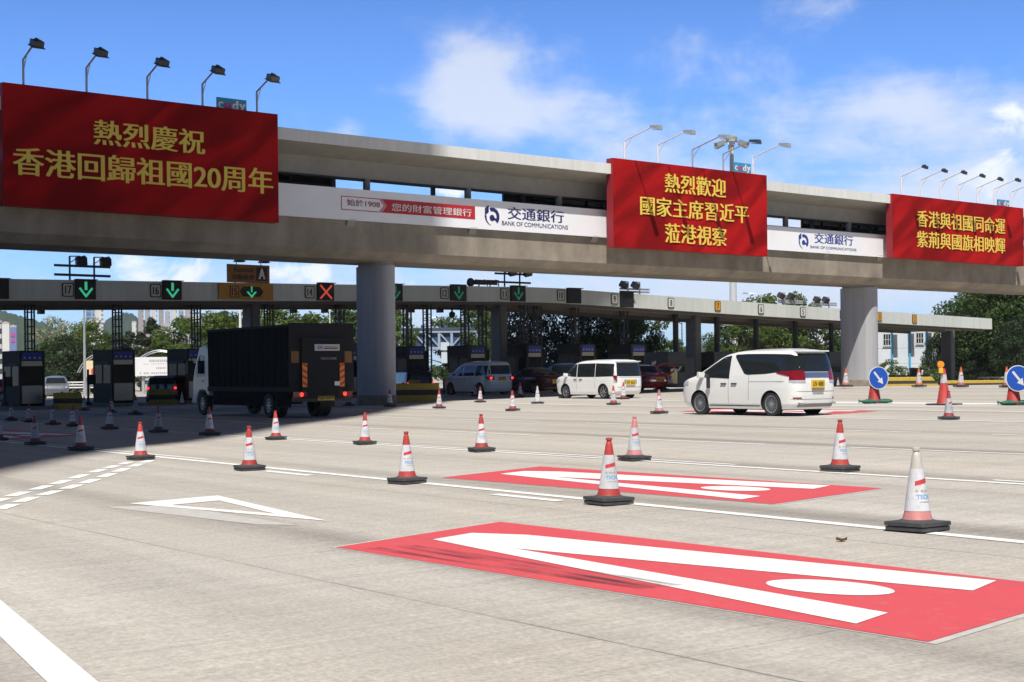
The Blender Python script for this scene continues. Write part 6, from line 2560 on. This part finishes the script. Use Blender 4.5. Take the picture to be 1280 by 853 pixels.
# ------------------------------------------------------------------ white building with blue pipes
def white_building():
    Y = 152
    pl = at(1036, Y)
    g = zpx(1100, 486, Y)
    t = thing('low_building', 'white rendered building with blue pipes and small windows behind the far pier', 'building', (pl.x, Y, g), 0)
    k = Y / F
    X = lambda px: (px - 1036) * k
    Z = lambda py: (486 - py) * k
    wall = mat('white_wall', (.60, .64, .68), .7, vary=.05, scale=.5)
    mb = MB()
    mb.box(-6, X(1182), 0, 10, -1, Z(404))
    w = mb.build('wall', wall, t)
    mb = MB()
    mb.box(-6.2, X(1182) + .2, -.3, 10.2, Z(404) + .002, Z(402.5))
    mb.build('roof', mat('roof_edge', (.40, .42, .43), .7, vary=.1), t)
    mb = MB()
    for z in (Z(436), Z(455), Z(470)):
        mb.box(-6, X(1182), -.006, -.001, z, z + .05)
    mb.build('wall_joint', mat('wall_joint_grey', (.42, .45, .48), .7, vary=.1), w)
    WF = mat('window_frame_grey', (.50, .52, .54), .5, vary=.1)
    for px, py, ww, hh in ((1048.5, 428, 8, 14), (1109, 425, 9, 14), (1150, 423.5, 9, 13), (1173, 419, 6, 9)):
        wd = bpy.data.objects.new('window', None)
        link(wd, t)
        a, b, c, d = X(px - ww / 2), X(px + ww / 2), Z(py + hh / 2), Z(py - hh / 2)
        mb = MB()
        mb.box(a, b, -.02, -.008, c, d)
        mb.build('pane', GLASS, wd)
        mb = MB()
        for x in (a, (2 * a + b) / 3, (a + 2 * b) / 3, b):
            mb.box(x - .03, x + .03, -.08, -.021, c, d)
        for z in (c, (c + d) / 2, d):
            mb.box(a, b, -.10, -.081, z - .03, z + .03)
        mb.build('frame', WF, wd)
        mb = MB()
        mb.box(a - .1, b + .1, -.16, -.101, c - .12, c - .035)
        mb.build('sill', WF, wd)
    BP_ = mat('blue_pipe', (.05, .36, .62), .5, vary=.05)
    for px in (1114.8, 1137, 1158.5):
        mb = MB()
        mb.box(X(px - 1.1), X(px + 1.1), -.22, -.007, 0, Z(413))
        mb.build('blue_pipe', BP_, t)
    AW = mat('unit_grey', (.35, .40, .47), .6, vary=.08)
    for px, py in ((1118, 420), (1139, 419), (1161, 418)):
        mb = MB()
        a, b = X(px - 4), X(px + 4)
        mb.add([(a, -.23, Z(py - 6)), (b, -.23, Z(py - 6)), (b, -1.5, Z(py - 4)), (a, -1.5, Z(py - 4)), (a, -.23, Z(py - 4)), (b, -.23, Z(py - 4)), (b, -1.5, Z(py - 2.6)), (a, -1.5, Z(py - 2.6))],
               [(0, 1, 2, 3), (4, 7, 6, 5), (0, 4, 5, 1), (2, 6, 7, 3), (0, 3, 7, 4), (1, 5, 6, 2)])
        mb.build('awning', AW, t)


white_building()

# ------------------------------------------------------------------ truss footbridge, hoarding and billboards beyond the booths
def truss_bridge():
    Y = 165
    k = Y / F
    a, b = at(486, Y).x, at(660, Y).x
    z0, z1 = zpx(570, 437, Y), zpx(570, 412, Y)
    t = thing('truss_footbridge', 'distant pale blue truss footbridge seen between the lattice masts', 'footbridge', (a, Y, z0), 0)
    L, h = b - a, z1 - z0
    M1, M2 = mat('truss_white', (.33, .40, .50), .5, vary=.06), mat('blue_glazing', (.05, .09, .17), .2, vary=.1)
    mb = MB()
    mb.box(0, L, .3, 2.6, .25, h - .25)
    mb.build('glazing', M2, t)
    mb = MB()
    mb.box(0, L, 0, .28, h - .35, h)
    mb.box(0, L, 0, .28, 0, .3)
    n = 11
    for i in range(n + 1):
        x = L * i / n
        mb.box(x - .14, x + .14, .04, .26, .3, h - .35)
        if i < n:
            x2 = L * (i + 1) / n
            mb.tube([(x, .14, h - .35), (x2, .14, .3)] if i < n // 2 else [(x, .14, .3), (x2, .14, h - .35)], .1, 6)
    mb.build('truss', M1, t)
    mb = MB()
    mb.box(-.2, L + .2, -.1, 2.9, h + .002, h + .22)
    for i in range(6):
        mb.box(L * (i + .5) / 6 - .3, L * (i + .5) / 6 + .1, .8, 1.4, h + .221, h + .55)
    mb.build('roof', mat('truss_roof', (.06, .09, .15), .5, vary=.1), t)
    mb = MB()
    for x in (L * .2, L * .72):
        mb.box(x - .4, x + .4, .6, 1.6, -z0 - 1, -.002)
    mb.build('leg', mat('truss_leg_grey', (.30, .32, .34), .6, vary=.1), t)
    p = at(556.5, 130)
    zz0, zz1 = zpx(556, 474, 130), zpx(556, 428, 130)
    t = thing('direction_sign', 'plain pale panel pair on a post between two booths ahead of the silver van', 'sign', (p.x, p.y, gz(p.x, p.y)), 0)
    g = gz(p.x, p.y)
    kk = 130 / F
    mb = MB()
    mb.box(-5.2 * kk, 5.2 * kk, 0, .08, zpx(556, 438, 130) - g, zpx(556, 428, 130) - g)
    mb.box(-4.6 * kk, 3.5 * kk, 0, .08, zpx(556, 454, 130) - g, zpx(556, 440.5, 130) - g)
    mb.build('panel', mat('pale_panel', (.55, .62, .70), .5, vary=.05), t)
    mb = MB()
    mb.box(-.1, .1, .1, .25, -.2, zpx(556, 428, 130) - g)
    mb.build('post', GALV, t)


truss_bridge()


def billboard(label, px0, px1, yt, yb, Y, m, ptop, content):
    p0, p1 = at(px0, Y), at(px1, Y)
    z0, z1 = zpx((px0 + px1) / 2, yb, Y), zpx((px0 + px1) / 2, yt, Y)
    g = gz(p0.x, Y)
    t = thing('billboard', label, 'billboard', (p0.x, Y, g), 0, 'billboards beyond the left booths')
    L = p1.x - p0.x
    a, b = z0 - g, z1 - g
    mb = MB()
    mb.box(0, L, 0, .25, a, b)
    p = mb.build('panel', m, t)
    mb = MB()
    for x in (L * .15, L * .5, L * .85):
        mb.box(x - .12, x + .12, .26, .5, -.2, b - .2)
    mb.build('post', GALV, t)
    zt = zpx((px0 + px1) / 2, ptop, Y) - g
    mb = MB()
    for yy, dz in ((.3, 0), (.9, -.12)):
        mb.tube([(-.6 + (L + 1.2) * i / 16, yy, b - 1.0 + (zt - b + 1.0 + dz) * math.sin(math.pi * i / 16) ** .8) for i in range(17)], .045, 6)
    mb.build('arch', GALV, t, 40)
    content(p, L, a, b)
    return t


def white_content(p, L, a, b):
    h = b - a
    letter('香港紫荊', p, mat('board_grey_text', (.30, .30, .32), .6, vary=0), L * .3, L * .95, a + h * .74, a + h * .9, -.01) if False else None
    rnd = random.Random(4)
    mb = MB()
    for z, x0, x1, hh in ((.74, .30, .97, .13), (.62, .18, .97, .035), (.36, .45, .75, .11), (.10, .10, .88, .10)):
        x = x0
        while x < x1:
            w = rnd.uniform(.018, .034)
            if rnd.random() < .86:
                mb.quad((L * x, -.006, a + h * z), (L * (x + w), -.006, a + h * z), (L * (x + w), -.006, a + h * (z + hh * rnd.uniform(.7, 1))), (L * x, -.006, a + h * (z + hh)))
            x += w + .012
    mb.build('lettering', mat('board_grey_text', (.42, .40, .42), .6, vary=.1), p)
    mb = MB()
    mb.add([(L * .76 + L * .05 * math.cos(i * .3927), -.009, a + h * .42 + h * .07 * math.sin(i * .3927)) for i in range(16)], [tuple(range(16))])
    mb.build('orange_emblem', mat('board_orange', (.70, .25, .12), .6, vary=0), p)


def cream_content(p, L, a, b):
    h = b - a
    mb = MB()
    c, n = (L * .55, a + h * .38), 40
    for q in range(2):
        vs = []
        for i in range(n + 1):
            th = i / n * 5.2 + q * .6
            r = h * (.08 + .26 * i / n) * (1 - .25 * q)
            w = h * .05
            vs += [(c[0] + (r - w) * math.cos(th), -.006 - q * .003, c[1] + (r - w) * math.sin(th)), (c[0] + (r + w) * math.cos(th), -.006 - q * .003, c[1] + (r + w) * math.sin(th))]
        mb.add(vs, [(2 * i, 2 * i + 2, 2 * i + 3, 2 * i + 1) for i in range(n)])
    mb.build('red_swirl', mat('board_red', (.62, .08, .04), .6, vary=.1), p)
    mb = MB()
    for i in range(5):
        mb.quad((L * (.5 + i * .085), -.006, a + h * .80), (L * (.56 + i * .085), -.006, a + h * .80), (L * (.56 + i * .085), -.006, a + h * .91), (L * (.5 + i * .085), -.006, a + h * .91))
    mb.build('lettering', mat('board_brown', (.30, .16, .08), .6, vary=0), p)


billboard('white billboard with lines of grey text under an arched truss', 169, 228, 446.5, 470, 128, mat('board_white', (.75, .75, .76), .6, vary=.02), 438, white_content)
billboard('cream billboard with a red swirl left of the second booth', 104.5, 132, 451, 471.5, 124, mat('board_cream', (.75, .62, .38), .6, vary=.03), 444, cream_content)

# ------------------------------------------------------------------ lamp posts beyond
def lamp_post(label, px, ytop, Y, arms, r=.09, m=None, base=None):
    p = at(px, Y)
    g = gz(p.x, p.y)
    t = thing('lamp_post', label, 'lamp post', (p.x, p.y, g), 0, 'tall lamp posts beyond the canopy')
    h = zpx(px, ytop, Y) - g
    mb = MB()
    mb.tube([(0, 0, -.2), (0, 0, h * .5), (0, 0, h)], [r * 1.3, r, r * .7], 10)
    mb.build('post', m or GALV, t, 40)
    for dx in arms:
        mb = MB()
        mb.tube([(0, 0, h - .1), (dx * .6, 0, h + .1), (dx, 0, h + .1)], .05, 6)
        ar = mb.build('arm', m or GALV, t, 40)
        mb = MB()
        mb.prism([(dx - .05, h + .05), (dx + math.copysign(.7, dx), h + .06), (dx + math.copysign(.6, dx), h + .2), (dx, h + .18)], -.13, .13, 'y')
        mb.build('lamp_head', LAMPGREY, ar)
    return t


lamp_post('tall pale lamp post left of the second booth', 106, 380, 120, [], .10)
lamp_post('white lamp post above the truck, left of the canopy column', 301, 384, 118, [], .13, WHITE)
lamp_post('thin lamp post above the truck rear half', 413, 386, 135, [], .06, WHITE)
lamp_post('twin-armed lamp post above the truss footbridge', 554.5, 398, 190, [-1.6], .09)
lamp_post('dark lamp post in the sky gap left of the middle-right column', 853, 404, 140, [-.6], .06, BLACK)
lamp_post('dark lamp post in the sky gap right of the middle-right column', 899.5, 408, 128, [.5], .06, BLACK)
lamp_post('grey street lamp rising over the canopy at lane 6', 952.5, 368, 165, [-1.4], .09)


def high_mast():
    Y = 150
    p = at(917.5, Y)
    g = gz(p.x, p.y)
    t = thing('high_mast_light', 'tall white mast with a ring of floodlights rising behind the middle banner', 'lamp post', (p.x, p.y, g), 0)
    h = zpx(916, 178, Y) - g
    mb = MB()
    mb.tube([(0, 0, -.2), (0, 0, h * .5), (0, 0, h)], [.45, .33, .2], 14)
    mb.build('mast', mat('mast_white', (.60, .62, .64), .5, vary=.05), t, 40)
    mb = MB()
    mb.lathe([(.1, h + .1), (.6, h + .12), (.6, h + .5), (.3, h + .7), (.05, h + .72)], 16)
    mb.build('head_frame', LAMPGREY, t, 40)
    for k in range(6):
        a = 2 * math.pi * k / 6 + .4
        mb = MB()
        T = Matrix.Rotation(a, 4, 'Z') @ Matrix.Translation((1.35, 0, h - .2)) @ Matrix.Rotation(R(20), 4, 'Y')
        mb.box(-.45, .5, -.3, .3, -.15, .22, M=T)
        mb.tube([Matrix.Rotation(a, 4, 'Z') @ Vector((.2, 0, h + .2)), Matrix.Rotation(a, 4, 'Z') @ Vector((1.0, 0, h - .05))], .05, 6)
        mb.build('floodlight', LAMPGREY, t)


high_mast()

# ------------------------------------------------------------------ far buildings
def tower(label, px0, px1, ytop, Y, m, name='tower_block', rot=.35, group='tower blocks far beyond the toll plaza', crown=True, step=0):
    xm = ray((px0 + px1) / 2, 450)[0] * Y
    w = (ray(px1, 450)[0] - ray(px0, 450)[0]) * Y
    z1 = zpx((px0 + px1) / 2, ytop, Y)
    d = w * .55
    c, s = math.cos(rot), math.sin(rot)
    q = w / (abs(c) + .55 * abs(s))
    t = thing(name, label, 'building', (xm, Y, -1), rot, group)
    a, b = q / 2, q * .275
    mb = MB()
    mb.box(-a, a, -b, b, 0, z1 + 1)
    if step:
        mb.box(-a - .002 * a, -a * .3, -b * 1.2, -b - .01, 0, (z1 + 1) * .97)
        mb.box(a * .3, a * 1.002, -b * 1.2, -b - .01, 0, (z1 + 1) * .97)
    mb.build('facade', m, t)
    if crown:
        mb = MB()
        mb.box(-a * .5, a * .3, -b * .5, b * .5, z1 + 1.01, z1 + 1 + w * .10)
        mb.box(-a * 1.01, a * 1.01, -b * 1.01, b * 1.01, z1 + .2, z1 + 1.008)
        mb.build('roof_plant', mat('roof_plant_grey', (.42, .42, .42), .7, vary=.1), t)
    return t


F1 = facade_mat('tower_cream', (.40, .37, .35), (.10, .12, .15), 6.5, 3.3, .5, .5)
F2 = facade_mat('tower_pinkish', (.36, .31, .30), (.10, .11, .14), 7.5, 3.2, .5, .5)
F3 = facade_mat('tower_blue_glass', (.22, .33, .48), (.08, .17, .32), 5, 4, .7, .7)
F4 = facade_mat('tower_white', (.62, .62, .60), (.16, .19, .23), 9, 3.4, .45, .5)
F5 = facade_mat('tower_dark_bands', (.48, .48, .48), (.03, .035, .045), 90, 4.2, .97, .55)
T = tower
T('white office block with dark window bands at the left edge', -14, 3, 401, 620, F5)
T('plain white slab block with a column of characters near the left edge', 3.5, 12.5, 403, 640, mat('slab_white', (.66, .66, .64), .6, vary=.05), rot=.1)
T('grey-blue block just left of the leftmost booth', 8, 16, 408, 700, F3, rot=.2)
tb = T('blue and pink painted block just left of the leftmost booth mast', 13, 21.5, 407, 660, mat('painted_blue', (.16, .20, .42), .6, vary=.1), rot=.1)
k = 660 / F
mb = MB()
mb.box(-2.3 * k, 2.3 * k, -2.9 * k, -2.6 * k, zpx(17, 421, 660) + 1, zpx(17, 416.5, 660) + 1)
mb.box(-1.8 * k, 1.8 * k, -2.9 * k, -2.6 * k, zpx(17, 428, 660) + 1, zpx(17, 424, 660) + 1)
mb.build('pink_sign', mat('pink_sign', (.55, .06, .22), .6, vary=.05), tb)
for i, (a, b, yt, m) in enumerate([(41, 47, 412, F4), (47, 53.5, 417, F2), (53.5, 60, 414, F1), (60, 66.5, 411.5, F1), (66, 72, 415, F4), (71, 78, 417, F2), (75, 82, 406, F1), (81, 90, 421, F4), (88, 98, 424, F1)]):
    T('residential tower block in the row below the green hill, %s from the left' % ['first', 'second', 'third', 'fourth', 'fifth', 'sixth', 'seventh', 'eighth', 'ninth'][i], a, b, yt, 1500 + 40 * i, m, step=1)
T('tall blue glass tower behind the flowering tree', 108, 119.5, 372, 1200, F3, rot=.25)
T('white tower with a blue side at the right of the glass tower', 118, 130, 386, 1180, F4, rot=.3)
T('white shorter tower in front of the glass tower', 109, 121, 400, 1100, F4, rot=.3)
for i, (a, b, yt, m) in enumerate([(165, 171, 402, F4), (173, 180, 386, F2), (182, 188, 381, F1), (190.5, 197, 384, F4), (199, 205, 383, F2), (207, 213, 389, F1), (215, 221.5, 385, F4), (224, 230, 388, F2), (232, 239, 386, F1), (241, 249, 392, F4), (203, 214, 405, F1), (252, 259, 396, F2)]):
    T('tall residential tower above the white billboard, %s from the left' % ['first', 'second', 'third', 'fourth', 'fifth', 'sixth', 'seventh', 'eighth', 'ninth', 'tenth', 'low one sixth', 'eleventh'][i], a, b, yt, 950 + 30 * (i % 5), m, step=1)

# ------------------------------------------------------------------ an unseen cloud, its outline shaped to shade the left of the plaza
def shade_cloud():
    Hc = 112
    edge = [(-8.8, 23), (-8.7, 29), (-8.4, 33), (-7.5, 35.5), (-6.9, 39), (-6.4, 44), (-5.4, 48), (-4.6, 60), (-3.0, 67.5), (-2.8, 74), (-2.5, 79), (-1.7, 82), (1.2, 84.3), (4.0, 87), (2.4, 91), (1.9, 95), (5, 101), (12, 107), (17, 113), (18, 123), (10, 134), (0, 128), (-12, 110), (-34, 104), (-70, 106), (-95, 80), (-92, 46), (-60, 20), (-34, 18), (-20, 22)]
    k = Hc / -SUN_DIR.z
    sh = [Vector((x - SUN_DIR.x * k, y - SUN_DIR.y * k, 0)) for x, y in edge]
    c = sum(sh, Vector()) / len(sh)
    fine = []
    for i in range(len(sh)):
        a, b = sh[i], sh[(i + 1) % len(sh)]
        n = max(2, int((b - a).length / 1.2))
        fine += [a.lerp(b, j / n) for j in range(n)]
    rnd = random.Random(9)
    ph = [rnd.uniform(0, 6.3) for _ in range(6)]
    N = len(fine)
    mb = MB()
    lev = [(.02, -6), (.5, -5.5), (.8, -4), (.95, -1.8), (1, 0), (.96, 3), (.85, 7), (.6, 12), (.3, 15), (.02, 16)]
    rg = []
    for f, z in lev:
        ring = []
        for i, p in enumerate(fine):
            w = .25 * math.sin(i * .45 + ph[0]) + .3 * math.sin(i * .21 + ph[1] + z * .3)
            q = c + (p - c) * f + (p - c).normalized() * w * (1 if f > .4 else 0)
            ring.append((q.x, q.y, Hc + z + (math.sin(i * .3 + ph[2] + f * 7) + math.sin(i * .11 + ph[3])) * .5))
        rg.append(ring)
    mb.rings(rg)
    tag(mb.build('shade_cloud', mat('cloud_white', (.85, .86, .88), .9, vary=.03, scale=.05), None, 80), kind='structure')


shade_cloud()

# ------------------------------------------------------------------ the hazy air
mb = MB()
mb.box(-2700, 2700, -120, 2700, -12, 92)
hz = mb.build('haze', None)
hm = bpy.data.materials.new('haze_air')
hm.use_nodes = True
hn = hm.node_tree
hn.nodes.clear()
ho = hn.nodes.new('ShaderNodeOutputMaterial')
hv = hn.nodes.new('ShaderNodeVolumePrincipled')
hv.inputs['Color'].default_value = (.80, .88, 1, 1)
hv.inputs['Density'].default_value = .00011
hv.inputs['Anisotropy'].default_value = .0
hn.links.new(hv.outputs[0], ho.inputs['Volume'])
hz.data.materials.clear()
hz.data.materials.append(hm)
tag(hz, kind='stuff')

# a dry leaf and a few dark crumbs on the concrete
for x, y, lab in ((1052, 677.5, 'curled brown leaf lying near the bleached cone on the right'),):
    p = G(x, y)
    mb = MB()
    for i in range(9):
        u = i / 8
        w = .035 * math.sin(math.pi * u) ** .7 + .002
        mb.v += [(-.05 + .1 * u, -w, .012 + .03 * abs(u - .5) + .02), (-.05 + .1 * u, 0, .006 + .02 * abs(u - .5)), (-.05 + .1 * u, w, .012 + .03 * abs(u - .5) + .01)]
    mb.f = [(3 * i + j, 3 * i + 3 + j, 3 * i + 4 + j, 3 * i + 1 + j) for i in range(8) for j in (0, 1)]
    mb.m = [0] * len(mb.f)
    o = mb.build('dry_leaf', mat('dry_leaf_brown', (.28, .15, .04), .7, vary=.3, scale=40), None, 60)
    o.location = (p.x, p.y, gz(p.x, p.y))
    tag(o, lab, 'leaf')
